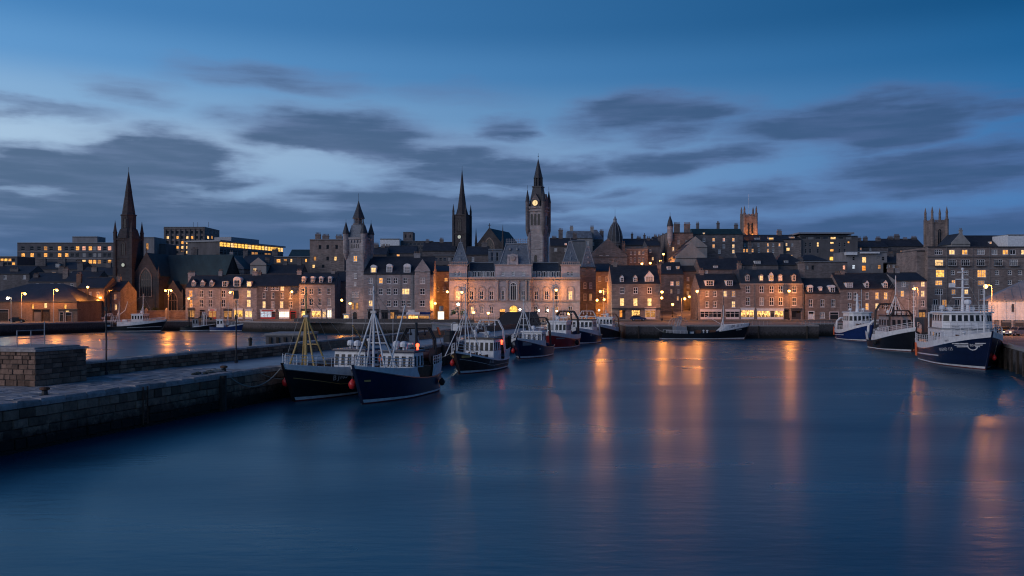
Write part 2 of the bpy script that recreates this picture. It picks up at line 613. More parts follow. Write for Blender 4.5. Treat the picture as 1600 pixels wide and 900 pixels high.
M['glow_dim'] = glow('glow_dim', (1.0, 0.45, 0.15), 0.42)
M['glow_pink'] = glow('glow_pink', (1.0, 0.45, 0.3), 0.8)
M['glow_shop'] = glow('glow_shop', (1.0, 0.52, 0.15), 1.5, .8)
M['glow_cool'] = glow('glow_cool', (0.75, 0.85, 1.0), 0.6)
M['glow_white'] = glow('glow_white', (1.0, 0.84, 0.6), 1.7, .25)
M['dial_warm'] = glow('dial_warm', (1.0, 0.72, 0.36), 1.0, .1)
M['dial_pale'] = glow('dial_pale', (0.85, 0.9, 0.8), 0.45, .1)
M['glow_yellow'] = glow('glow_yellow', (1.0, 0.52, 0.10), 1.3, .6)
M['bulb_sodium'] = glow('bulb_sodium', (1.0, 0.42, 0.09), 12, .05)
M['bulb_white'] = glow('bulb_white', (1.0, 0.86, 0.62), 14, .05)
M['bulb_red'] = glow('bulb_red', (1.0, 0.08, 0.03), 5, .05)
M['tail_red'] = glow('tail_red', (1.0, 0.04, 0.02), 1.5, .05)
LIT = {'w': 'glow_warm', 'p': 'glow_pale', 'o': 'glow_orange', 'd': 'glow_dim', 'k': 'glow_pink', 's': 'glow_shop', 'c': 'glow_cool', 'W': 'glow_white', 'y': 'glow_yellow',
       '-': 'glass', 'n': 'net_curtain', 'b': 'glass_blue'}


def water_mat():
    m, nt, p = new_mat('water')
    N, L = nt.nodes.new, nt.links.new
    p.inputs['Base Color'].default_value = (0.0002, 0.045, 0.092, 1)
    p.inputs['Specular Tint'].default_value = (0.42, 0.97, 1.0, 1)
    p.inputs['Specular IOR Level'].default_value = 0.6
    p.inputs['Roughness'].default_value = 0.2
    p.inputs['IOR'].default_value = 1.78
    tc = N('ShaderNodeTexCoord')
    def nz(sx, sy, scale, det):
        mp = N('ShaderNodeMapping')
        mp.inputs['Scale'].default_value = (sx, sy, 1)
        L(tc.outputs['Object'], mp.inputs[0])
        n = N('ShaderNodeTexNoise')
        n.inputs['Scale'].default_value = scale
        n.inputs['Detail'].default_value = det
        L(mp.outputs[0], n.inputs[0])
        return n.outputs[0]
    a, b = nz(0.4, 1.1, 1.5, 5), nz(0.5, 1, 0.12, 3)
    ad = N('ShaderNodeMath')
    ad.operation = 'MULTIPLY_ADD'
    L(b, ad.inputs[0])
    ad.inputs[1].default_value = 2.0
    L(a, ad.inputs[2])
    bm = N('ShaderNodeBump')
    bm.inputs['Strength'].default_value = 0.2
    bm.inputs['Distance'].default_value = 0.12
    L(ad.outputs[0], bm.inputs['Height'])
    L(bm.outputs[0], p.inputs['Normal'])
    rr = N('ShaderNodeMapRange')
    L(nz(0.35, 1, 0.09, 2), rr.inputs[0])
    rr.inputs[1].default_value, rr.inputs[2].default_value = 0.3, 0.7
    rr.inputs[3].default_value, rr.inputs[4].default_value = 0.24, 0.37
    L(rr.outputs[0], p.inputs['Roughness'])
    return m


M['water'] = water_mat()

# ------------------------------------------------------------------ ground, quays, water
def sst(x, a, b):
    t = min(1, max(0, (x - a) / (b - a)))
    return t * t * (3 - 2 * t)


COAST = [(-700, 190), (-131, 227), (-126.5, 237), (-114.7, 265), (-88, 268), (-72, 255), (-52, 247), (-40, 240), (5, 228), (27, 228),
         (27.02, 211), (73, 211), (73.02, 224), (99.4, 224), (900, 224)]


def coast(x):
    for (a, ya), (b, yb) in zip(COAST, COAST[1:]):
        if a <= x <= b:
            return ya + (yb - ya) * (x - a) / (b - a)
    return COAST[-1][1]


def gz(x, y):
    z = 3.0 + 0.2 * sst(x, -60, 20)
    z += 0.6 * sst(y, 214, 242) * sst(x, -30, 35)
    yh = 305 - 47 * sst(x, -60, 20)
    return z + min(16, max(0, y - yh) * 0.085)


def build_setting():
    mb = MB()
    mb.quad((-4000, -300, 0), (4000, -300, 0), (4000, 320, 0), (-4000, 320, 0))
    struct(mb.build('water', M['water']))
    mb = MB()
    mb.quad((-4000, -300, -6), (4000, -300, -6), (4000, 320, -6), (-4000, 320, -6))
    struct(mb.build('harbour_bed', M['earth']))
    xs = sorted(set([p[0] for p in COAST] + [-400, -250, -180, -150] + [v for v in range(-124, 125, 6)] + [150, 200, 300, 450, 650]))
    ss = [0, 3, 7, 12, 18, 25, 35, 45, 60, 80, 110, 150, 200, 260, 400, 1000, 6000]
    g, wall, cope = MB(), MB(), MB()
    vs = [(x, coast(x) + s, gz(x, coast(x) + s)) for x in xs for s in ss]
    n = len(ss)
    fs = [(i * n + j, (i + 1) * n + j, (i + 1) * n + j + 1, i * n + j + 1) for i in range(len(xs) - 1) for j in range(n - 1)]
    g.add(vs, fs)
    struct(g.build('ground', M['paving']))
    for a, b in zip(xs, xs[1:]):
        za, zb = gz(a, coast(a)), gz(b, coast(b))
        ya, yb = coast(a), coast(b)
        wall.quad((a, ya, -6), (b, yb, -6), (b, yb, zb), (a, ya, za))
        d = Vector((b - a, yb - ya, 0)).normalized()
        nx, ny = d.y * .06, -d.x * .06
        ix, iy = -d.y * .6, d.x * .6
        p = [(a + nx, ya + ny), (b + nx, yb + ny), (b + ix, yb + iy), (a + ix, ya + iy)]
        zz = [za, zb, zb, za]
        cope.loft([[(q[0], q[1], z - .3) for q, z in zip(p, zz)], [(q[0], q[1], z + .06) for q, z in zip(p, zz)]])
    qw = struct(wall.build('quay_wall', M['quay_stone']))
    struct(cope.build('coping', M['kerb'], qw))
    for x in (30, 41.5, 58.5, 70):
        struct(MB().box(x, 210.7, -1, x + .28, 210.94, 3.0).build('fender_pile', M['timber'], qw))
    # right quay
    poly = [(26.7, 10), (58, 97), (99.4, 212), (99.4, 223.9), (500, 223.9), (500, 10)]
    mb = MB()
    mb.prism(poly, -6, 3.2)
    rq = struct(mb.build('fish_quay', M['quay_stone']))
    top = MB().add([(p[0] + (.5 if k < 3 else 0), p[1], 3.205) for k, p in enumerate(poly)], [tuple(range(6))])
    struct(top.build('quay_apron', M['paving'], rq))
    ed = MB()
    for a, b in ((poly[0], poly[1]), (poly[1], poly[2])):
        d = Vector((b[0] - a[0], b[1] - a[1], 0)).normalized()
        p = [(a[0] - d.y * .08, a[1] + d.x * .08), (b[0] - d.y * .08, b[1] + d.x * .08), (b[0] + d.y * .7, b[1] - d.x * .7), (a[0] + d.y * .7, a[1] - d.x * .7)]
        ed.prism(p, 2.9, 3.3)
    struct(ed.build('quay_edge', M['kerb'], rq))
    for i in range(12):
        t = .3 + i * .06
        x, y = 26.7 + (58 - 26.7) * t, 10 + 87 * t
        struct(MB().box(x - .3, y - .15, -1, x - .05, y + .15, 2.8).build('fender_pile', M['timber'], rq))
    for i in range(9):
        x, y = 58.4 + i * 1.35, 98 + i * 3.75
        struct(MB().box(x - .35, y - .15, -1, x - .1, y + .15, 2.8).build('fender_pile', M['timber'], rq))
    # roads and pavements
    def strip(name, x0, x1, f0, f1, dz, mat, h=None, step=4.0):
        mb = MB()
        k = max(1, int((x1 - x0) / step))
        px = [x0 + (x1 - x0) * i / k for i in range(k + 1)]
        rows = [[(x, f0(x) + (f1(x) - f0(x)) * j / 5, 0) for x in px] for j in range(6)]
        vs = [(x, y, gz(x, y) + dz) for r in rows for x, y, _ in r]
        m = len(px)
        mb.add(vs, [(j * m + i, j * m + i + 1, (j + 1) * m + i + 1, (j + 1) * m + i) for j in range(5) for i in range(m - 1)])
        if h:
            vs2 = [(x, f0(x), gz(x, f0(x)) + dz) for x in px] + [(x, f0(x), gz(x, f0(x)) + dz - h) for x in px]
            mb.add(vs2, [(i, i + 1, m + i + 1, m + i) for i in range(m - 1)])
        return struct(mb.build(name, mat))
    c = lambda v: (lambda x: v)
    strip('road', 8, 140, c(230.5), c(236.0), .012, M['asphalt'])
    strip('pavement', 8, 140, c(236.0), c(240.05), .13, M['paving'], .13)
    for i in range(26):
        x = 12 + i * 4.6
        strip('road_marking', x, x + 2, c(233.1), c(233.3), .017, M['line_white'], step=2)
    strip('road', -125, -62, c(272), c(278), .012, M['asphalt'])
    strip('pavement', -125, -62, c(278), c(282.05), .13, M['paving'], .13)
    strip('road', -62, 8, c(243), c(249), .012, M['asphalt'])
    strip('pavement', -38, 22, c(249), c(250.1), .13, M['paving'], .13)
    # the street that climbs between the houses
    strip('road', 41.2, 50.4, c(240.2), c(330), .014, M['asphalt'])


build_setting()

# ------------------------------------------------------------------ the near pier
PO, PD = Vector((-29.6, 51.3, 0)), Vector((0.2673, 0.9636, 0))
PN = Vector((-PD.y, PD.x, 0))
PANG = math.atan2(PD.y, PD.x)


def pp(a, b, z=0.0):
    p = PO + PD * a + PN * b
    return (p.x, p.y, z)


def stone_meshes(mat, name, n=5):
    out = []
    for k in range(n):
        rnd = random.Random(k * 7 + len(name))
        j = lambda s: rnd.uniform(-s, s)
        b = .07
        ring0 = [(-.5, 0, -.5), (.5, 0, -.5), (.5, 0, .5), (-.5, 0, .5)]
        ring1 = [(x * (1 + j(.03)), -.6 + j(.1), z * (1 + j(.06))) for x, _, z in ring0]
        ring2 = [(x * .93 + j(.03), -1 + j(.16), z * .86 + j(.05)) for x, _, z in ring0]
        mb = MB()
        mb.loft([ring0, ring1, ring2], cap0=False)
        out.append(mb.mesh(name, mat))
    return out


def lay_stones(parent, name, meshes, frame, rows, prot, gap=.025, kind=None):
    """frame(s, z) -> (location, rotation z) ; rows: list of (z0, z1, [s breaks])"""
    cnt = 0
    for z0, z1, br in rows:
        for s0, s1 in zip(br, br[1:]):
            loc, rz = frame((s0 + s1) / 2, (z0 + z1) / 2)
            o = bpy.data.objects.new(name, random.choice(meshes))
            o.location = loc
            o.rotation_euler = (0, random.uniform(-.02, .02), rz + random.uniform(-.03, .03))
            o.scale = (s1 - s0 - gap, prot * random.uniform(.55, 1.35), (z1 - z0 - gap) * random.uniform(.93, 1.0))
            link(o, parent)
            cnt += 1
    return cnt


def breaks(s0, s1, lo, hi, rnd):
    out = [s0]
    while out[-1] < s1 - lo * .6:
        out.append(out[-1] + rnd.uniform(lo, hi))
    out[-1] = s1
    return out


PIER_L = 178.0


def build_pier():
    rnd = random.Random(5)
    mb = MB()
    body = [(-48, .12), (PIER_L, .12), (PIER_L, 9.6), (-48, 9.6)]
    mb.prism(body, -6, 2.96)
    pier = mb.build('pier', M['joint'], loc=PO)
    pier.rotation_euler = (0, 0, PANG)
    struct(pier)
    # deck of small setts
    d = MB()
    d.prism([(-48, 1.0), (PIER_L, 1.0), (PIER_L, 9.55), (-48, 9.55)], 2.9, 3.0)
    struct(d.build('deck', M['setts'], pier))
    # face: single stones where they can be told apart, coursing beyond
    ms = stone_meshes(M['pier_stone'], 'stone')
    zs = [-.45, .2, .82, 1.4, 1.96, 2.6]
    rows = []
    for z0, z1 in zip(zs, zs[1:]):
        rows.append((z0, z1, breaks(-9, 47, .8, 1.5, rnd)))
    lay_stones(pier, 'stone', ms, lambda s, z: ((s, .13, z), 0), rows, .15)
    rest = MB()
    for z0, z1 in zip(zs, zs[1:]):
        for lo, hi in ((-48, -9), (47, PIER_L)):
            br = breaks(lo, hi, 1.1, 2.2, rnd)
            for s0, s1 in zip(br, br[1:]):
                k = rnd.uniform(0, .05)
                rest.box(s0 + .015, -.02 - k, z0 + .015, s1 - .015, .14, z1 - .015)
    struct(rest.build('stonework', M['pier_stone'], pier), 'stuff')
    cm = stone_meshes(M['cope_stone'], 'coping_stone')
    br = breaks(-14, 120, 1.3, 2.1, rnd)
    for s0, s1 in zip(br, br[1:]):
        o = bpy.data.objects.new('coping_stone', cm[rnd.randrange(5)])
        o.location = ((s0 + s1) / 2, .49, 2.62)
        o.rotation_euler = (PI / 2 * -1, 0, 0)
        o.scale = (s1 - s0 - .03, .4 * rnd.uniform(.97, 1.05), 1.1)
        link(o, pier)
    fm_ = stone_meshes(M['flag_stone'], 'paving_slab')
    b0 = 1.06
    for k in range(8):
        b1 = b0 + rnd.choice((.8, .9, 1.0))
        br = breaks(-7, 27, .9, 1.7, rnd)
        for s0, s1 in zip(br, br[1:]):
            if 9.0 < (s0 + s1) / 2 < 14.1 and b1 > 6.2:
                continue
            o = bpy.data.objects.new('paving_slab', fm_[rnd.randrange(5)])
            o.location = ((s0 + s1) / 2, (b0 + b1) / 2, 2.9)
            o.rotation_euler = (-PI / 2 + rnd.uniform(-.006, .006), rnd.uniform(-.006, .006), 0)
            o.scale = (s1 - s0 - .02, .135 * rnd.uniform(.93, 1.1), b1 - b0 - .02)
            link(o, pier)
        b0 = b1
        if b0 > 7.6:
            break
    f = MB()
    f.box(21.6, -.42, -1.5, 22.05, -.06, 2.9)
    f.box(21.72, -.5, -1.5, 21.93, -.42, 2.7)
    struct(f.build('fender_pile', M['timber'], pier))
    for a in (58, 66, 74, 84, 95, 108, 121):
        struct(MB().box(a, -.4, -1.5, a + .35, -.06, 2.9).build('fender_pile', M['timber'], pier))
    # iron ladder rungs let into the face
    ld = MB()
    for k in range(9):
        ld.tube((12.2, -.16, .4 + k * .26), (12.65, -.16, .4 + k * .26), .022)
    ld.box(12.16, -.2, .2, 12.21, -.12, 2.9)
    ld.box(12.64, -.2, .2, 12.69, -.12, 2.9)
    struct(ld.build('ladder', M['rust'], pier))
    # flagstones and a manhole on the deck
    mh = MB()
    mh.prism([(19.2, 3.1), (20.1, 3.1), (20.1, 3.9), (19.2, 3.9)], 3.0, 3.02)
    struct(mh.build('manhole_cover', M['steel'], pier))

    # parapet
    par = thing('parapet_wall', 'low stone parapet wall along the far side of the pier', 'wall', pp(15.4, 8.4, 3.0), PANG)
    w = MB()
    w.box(0, .1, -.02, 150, 1.2, 1.06)
    w.build('core', M['joint'], par)
    rows = []
    for z0, z1 in ((0, .36), (.36, .7), (.7, 1.05)):
        rows.append((z0, z1, breaks(0, 40, .7, 1.3, rnd)))
    sm = stone_meshes(M['pier_stone'], 'wall_stone')
    lay_stones(par, 'wall_stone', sm, lambda s, z: ((s, .12, z), 0), rows, .12)
    rest = MB()
    for z0, z1 in ((0, .36), (.36, .7), (.7, 1.05)):
        br = breaks(40, 150, .9, 1.6, rnd)
        for s0, s1 in zip(br, br[1:]):
            rest.box(s0 + .012, rnd.uniform(-.02, .03), z0 + .012, s1 - .012, .11, z1 - .012)
    struct(rest.build('stonework', M['pier_stone'], par), 'stuff')
    br = breaks(-.1, 110, 1.2, 2.0, rnd)
    for s0, s1 in zip(br, br[1:]):
        o = bpy.data.objects.new('cap_stone', cm[rnd.randrange(5)])
        o.location = ((s0 + s1) / 2, .62, 1.04)
        o.rotation_euler = (-PI / 2, 0, 0)
        o.scale = (s1 - s0 - .03, .2, 1.36)
        link(o, par)

    # the stone blockhouse on the pier
    blk = thing('stone_blockhouse', 'square rough stone blockhouse with flat slab top on the pier', 'building', pp(9.1, 6.25, 3.0), PANG)
    b = MB()
    b.box(.06, .06, -.02, 4.84, 4.6, 2.42)
    b.build('core', M['joint'], blk)
    bm_ = stone_meshes(M['block_stone'], 'stone')
    zz = [0, .44, .82, 1.2, 1.55, 1.88, 2.16, 2.42]
    rows = [(a, c, breaks(0, 4.9, .5, 1.05, rnd)) for a, c in zip(zz, zz[1:])]
    lay_stones(blk, 'stone', bm_, lambda s, z: ((s, .1, z), 0), rows, .1)
    rows = [(a, c, breaks(0, 4.6, .32, .8, rnd)) for a, c in zip(zz, zz[1:])]
    lay_stones(blk, 'stone', bm_, lambda s, z: ((.1, 4.6 - s, z), -PI / 2), rows, .1)
    lay_stones(blk, 'stone', bm_, lambda s, z: ((4.8, s, z), PI / 2), [(a, c, breaks(0, 4.6, .6, 1.1, rnd)) for a, c in zip(zz, zz[1:])], .1)
    cap = MB()
    cap.box(-.1, -.12, 2.43, 5.02, 4.75, 2.6)
    cap.box(.25, .3, 2.6, 4.6, 4.6, 2.72)
    cap.build('slab', M['cope_stone'], blk)
    pl = MB()
    pl.box(-.04, 3.05, 1.15, .02, 3.5, 1.75)
    pl.build('patch', M['stone_trim'], blk)

    # things on the pier
    def bollard(a, b, label):
        t = thing('bollard', label, 'bollard', pp(a, b, 3.0), PANG)
        m = MB()
        m.lathe(0, 0, [(.34, 0), (.34, .06), (.2, .1), (.17, .32), (.2, .36)], 12)
        m.build('base', M['iron'], t)
        m = MB()
        m.lathe(0, 0, [(.24, .36), (.31, .4), (.31, .5), (.2, .56), (.02, .58)], 12)
        m.build('cap', M['rust'], t)
        return t
    bollard(4.6, 1.2, 'rusty iron bollard on the pier edge before the stone blockhouse')
    bollard(23.8, 1.0, 'iron bollard on the pier edge with a mooring rope beside it')
    bollard(62, 1.0, 'iron bollard on the pier beside the white-tripod navy trawler')
    bollard(88, 1.2, 'iron bollard on the pier beside the small blue trawler')

    t = thing('rope_heap', 'loose heap of rope and netting by the bollard on the pier edge', 'rope heap', pp(22.6, 1.5, 3.02), PANG)
    r = random.Random(9)
    m = MB()
    for q in range(5):
        cx, cy, rr = r.uniform(-1.6, 1.6), r.uniform(-.3, .4), r.uniform(.3, .5)
        m.path([(cx + rr * math.cos(a * .5), cy + rr * .8 * math.sin(a * .5), .04 + .012 * a) for a in range(22)], .035, 5)
    m.build('rope_coil', M['rope'], t)
    m = MB()
    for q in range(9):
        m.ball((r.uniform(-2.4, .6), r.uniform(-.2, .6), .06), r.uniform(.16, .34), 7, 4, .5)
    m.build('netting', M['net'], t)
    t = thing('life_ring_cabinet', 'small white cabinet on posts at the parapet end beside the blockhouse', 'cabinet', pp(15.2, 7.6, 3.0), PANG + .5)
    m = MB()
    m.box(-.05, 0, 0, .05, .1, 1.55)
    m.build('post', M['white'], t)
    m = MB()
    m.box(-.1, .1, .55, .5, .85, 1.5)
    m.build('box', M['white'], t)
    m = MB()
    m.box(-.13, .2, .7, -.1, .75, 1.4)
    m.build('door', M['lead'], t)
    m = MB()
    m.box(-.05, .85, 0, .05, .95, 1.5)
    m.build('post', M['white'], t)

    def pole(px, Y, zb, ytop, label, boxes):
        x = X(px, Y)
        t = thing('slim_pole', label, 'pole', (x, Y, zb))
        h = Z(ytop, Y) - zb
        m = MB()
        m.lathe(0, 0, [(.16, 0), (.16, .25), (.075, .3), (.05, h)], 8)
        m.build('shaft', M['iron'], t)
        for (z0, z1, w_) in boxes:
            m = MB()
            m.box(-w_, -.16, z0, w_, .1, z1)
            m.build('box', M['iron'], t)
        return t
    pole(166, 71.5, 3.0, 466, 'slim black pole rising from the parapet end beside the blockhouse', [(5.2, 5.5, .1)])
    pole(369, 86, 3.0, 468, 'slim black pole with a dark box near its top standing on the pier', [(6.2, 7.0, .22), (4.2, 4.5, .1)])

    t = thing('guard_rail', 'grey metal guard rail on top of the stone blockhouse', 'railing', pp(12.2, 8.5, 5.72), PANG + 1.35)
    m = MB()
    for y in (-.1, .95, 2.0):
        m.tube((0, y, 0), (0, y, 1.15), .035)
    m.tube((0, -.1, 0), (0, -.1, 1.75), .03)
    m.tube((0, -.1, 1.13), (0, 2.0, 1.13), .032)
    m.tube((0, -.1, .55), (0, 2.0, .55), .03)
    tag(t, t['label'], 'railing')
    m.build('rails', M['galv'], t)

    # concrete landing block in the inner basin, seen over the parapet
    t = thing('concrete_pier_head', 'square concrete block standing in the inner basin beyond the parapet', 'block', (X(468, 112), 112, 0))
    m = MB()
    x0, x1 = X(415, 110) - X(468, 112), X(476, 110) - X(468, 112)
    m.box(x0, -2, -3, x1, 5, 4.7)
    m.build('wall', M['concrete_dark'], t)
    m = MB()
    m.box(x0 - .15, -2.15, 4.7, x1 + .15, 5.15, 4.95)
    m.build('slab', M['kerb'], t)
    for k in range(5):
        m = MB()
        xx = x0 + .6 + k * (x1 - x0 - 1.2) / 4
        m.box(xx - .15, -2.2, -1, xx + .15, -2.01, 4.5)
        m.build('fender_pile', M['timber'], t)
    t = thing('mooring_post', 'short dark post standing in the inner basin beside the concrete block', 'post', (X(391, 104), 104, 0))
    m = MB()
    m.lathe(0, 0, [(.2, -4), (.2, 4.4), (.24, 4.42), (.24, 4.6), (.05, 4.7)], 8)
    m.build('shaft', M['timber'], t)


build_pier()

# ------------------------------------------------------------------ building helpers
def facade(mb, p0, p1, z0, z1, ops, dep=.25, mi=0):
    p0, p1 = Vector((p0[0], p0[1], 0)), Vector((p1[0], p1[1], 0))
    d = p1 - p0
    Ln = d.length
    d.normalize()
    n = Vector((d.y, -d.x, 0))
    rd = lambda v: round(v, 3)
    xs = sorted(set([0, rd(Ln)] + [rd(v) for o in ops for v in (o[0], o[1]) if 0 < v < Ln]))
    zs = sorted(set([rd(z0), rd(z1)] + [rd(v) for o in ops for v in (o[2], o[3]) if z0 < v < z1]))
    P = lambda s, z, k=0.0: tuple(p0 + d * s - n * k + Vector((0, 0, z)))
    for a, b in zip(xs, xs[1:]):
        for c, e in zip(zs, zs[1:]):
            mx, mz = (a + b) / 2, (c + e) / 2
            if any(o[0] < mx < o[1] and o[2] < mz < o[3] for o in ops):
                continue
            mb.quad(P(a, c), P(b, c), P(b, e), P(a, e), mi)
    for a, b, c, e in ops:
        mb.quad(P(a, c), P(a, e), P(a, e, dep), P(a, c, dep), mi)
        mb.quad(P(b, e), P(b, c), P(b, c, dep), P(b, e, dep), mi)
        mb.quad(P(a, e), P(b, e), P(b, e, dep), P(a, e, dep), mi)
        mb.quad(P(b, c), P(a, c), P(a, c, dep), P(b, c, dep), mi)
    return d, n


_wm = {}


def window_meshes(w, h, style):
    """frame and pane meshes of a window of this size, shared by all alike; front towards -y, centre at the origin"""
    k = (round(w, 1), round(h, 1), style)
    if k in _wm: return _wm[k]
    w, h = max(.3, k[0]), max(.3, k[1])
    fr = MB()
    t = min(.13, w * .16)
    a, b = w / 2, h / 2
    if style != 'bare':
        y0, y1 = -.05, .08
        fr.box(-a, y0, -b, -a + t, y1, b)
        fr.box(a - t, y0, -b, a, y1, b)
        fr.box(-a + t, y0, -b, a - t, y1, -b + t * 1.1)
        fr.box(-a + t, y0, b - t, a - t, y1, b)
        if style in ('sash', 'sash4', 'grey', 'dark'):
            fr.box(-a + t, y0 + .01, -t * .4, a - t, y1, t * .4)
        if style in ('sash4', 'pair', 'grid'):
            fr.box(-t * .45, y0 + .02, -b + t, t * .45, y1, b - t)
        if style == 'grid':
            for q in (-.5, .5):
                fr.box(q * a - t * .3, y0 + .03, -b + t, q * a + t * .3, y1, b - t)
            fr.box(-a + t, y0 + .025, b * .2, a - t, y1, b * .2 + t * .7)
        if style == 'tri':
            for q in (-.33, .33):
                fr.box(q * a * 1.05 - t * .4, y0 + .02, -b + t, q * a * 1.05 + t * .4, y1, b - t)
        if style in ('sash', 'sash4', 'pair'):
            fr.box(-a - .08, -.2, -b - .1, a + .08, .02, -b - .005)
    else:
        fr.box(-a, -.02, -b, a, .05, -b + .06)
    pn = MB()
    pn.quad((-a + t * .5, .03, -b + t * .5), (a - t * .5, .03, -b + t * .5), (a - t * .5, .03, b - t * .5), (-a + t * .5, .03, b - t * .5))
    fm = {'grey': 'grey_frame', 'dark': 'dark_frame', 'bare': 'dark_frame'}.get(style, 'white_frame')
    _wm[k] = (fr.mesh('window', M[fm]), pn)
    return _wm[k]


_pm = {}


def put_window(parent, off, pos, rz, w, h, style='sash', lit='-', name='window'):
    fm, pn = window_meshes(w, h, style)
    o = bpy.data.objects.new(name, fm)
    o.location = Vector(pos) - Vector(off)
    o.rotation_euler = (0, 0, rz)
    link(o, parent)
    kk = (round(w, 1), round(h, 1), style, lit)
    if kk not in _pm:
        _pm[kk] = pn.mesh('pane', M[LIT[lit]])
    p = bpy.data.objects.new('pane', _pm[kk])
    link(p, o)
    return o


def chimney(parent, off, x, y, z0, z1, w=1.0, d=.8, pots=3, mat='granite_dark'):
    m = MB()
    m.box(x - w / 2, y - d / 2, z0, x + w / 2, y + d / 2, z1)
    m.box(x - w / 2 - .1, y - d / 2 - .1, z1 - .35, x + w / 2 + .1, y + d / 2 + .1, z1 - .15)
    c = m.build('chimney', M[mat], parent, off)
    for i in range(pots):
        px = x - w / 2 + (i + .5) * w / pots
        m = MB()
        m.lathe(px, y, [(.15, z1), (.12, z1 + .5), (.16, z1 + .55), (.16, z1 + .62)], 7)
        m.build('chimney_pot', M['brick'], c, off)
    return c


def dormer(parent, off, cx, yf, zc, w, h, lit, kind, depth, roof):
    """kind: g gabled, a arched, f flat, p pediment"""
    m = MB()
    z0, z1 = zc - h / 2, zc + h / 2
    m.box(cx - w / 2, yf, z0 - .5, cx + w / 2, yf + depth, z1)
    r = MB()
    e = .12
    if kind in 'gp':
        rise = w * (.62 if kind == 'g' else .35)
        m.extrude_y([(cx - w / 2, z1), (cx + w / 2, z1), (cx, z1 + rise)], yf, yf + depth)
        for s in (-1, 1):
            r.loft([[(cx + s * (w / 2 + e), y, z1 - e), (cx, y, z1 + rise + .02), (cx, y, z1 + rise + .14), (cx + s * (w / 2 + e), y, z1)] for y in (yf - .12, yf + depth)])
    elif kind == 'a':
        pts = [(cx + (w / 2 + .08) * math.cos(PI * k / 8), z1 + w * .42 * math.sin(PI * k / 8)) for k in range(9)]
        r.extrude_y(pts, yf - .1, yf + depth)
    else:
        r.box(cx - w / 2 - e, yf - .15, z1, cx + w / 2 + e, yf + depth, z1 + .16)
    dm = m.build('dormer', M['white'] if kind != 'p' else M['stone_trim'], parent, off)
    r.build('dormer_roof', M[roof] if kind != 'a' else M['white'], dm, off)
    st = 'tri' if w > 1.9 else 'sash4'
    fm, pn = window_meshes(w * .8, h * .84, st)
    me_k = ('d', round(w * .8, 1), round(h * .84, 1), st, lit)
    if me_k not in _pm:
        mb = MB()
        a, b = w * .4, h * .42
        mb.quad((-a, 0, -b), (a, 0, -b), (a, 0, b), (-a, 0, b), 0)
        t = .08
        mb.box(-a, -.05, -b, -a + t, .02, b, 1)
        mb.box(a - t, -.05, -b, a, .02, b, 1)
        mb.box(-a, -.045, -t * .5, a, .02, t * .5, 1)
        mb.box(-a, -.055, b - t, a, .02, b, 1)
        mb.box(-a, -.055, -b, a, .02, -b + t, 1)
        for q in ((-.33, .33) if st == 'tri' else (0,)):
            mb.box(q * a - .04, -.048, -b, q * a + .04, .02, b, 1)
        _pm[me_k] = mb.mesh('window', [M[LIT[lit]], M['white_frame']])
    o = bpy.data.objects.new('window', _pm[me_k])
    o.location = Vector((cx, yf - .012, zc)) - Vector(off)
    link(o, dm)
    return dm


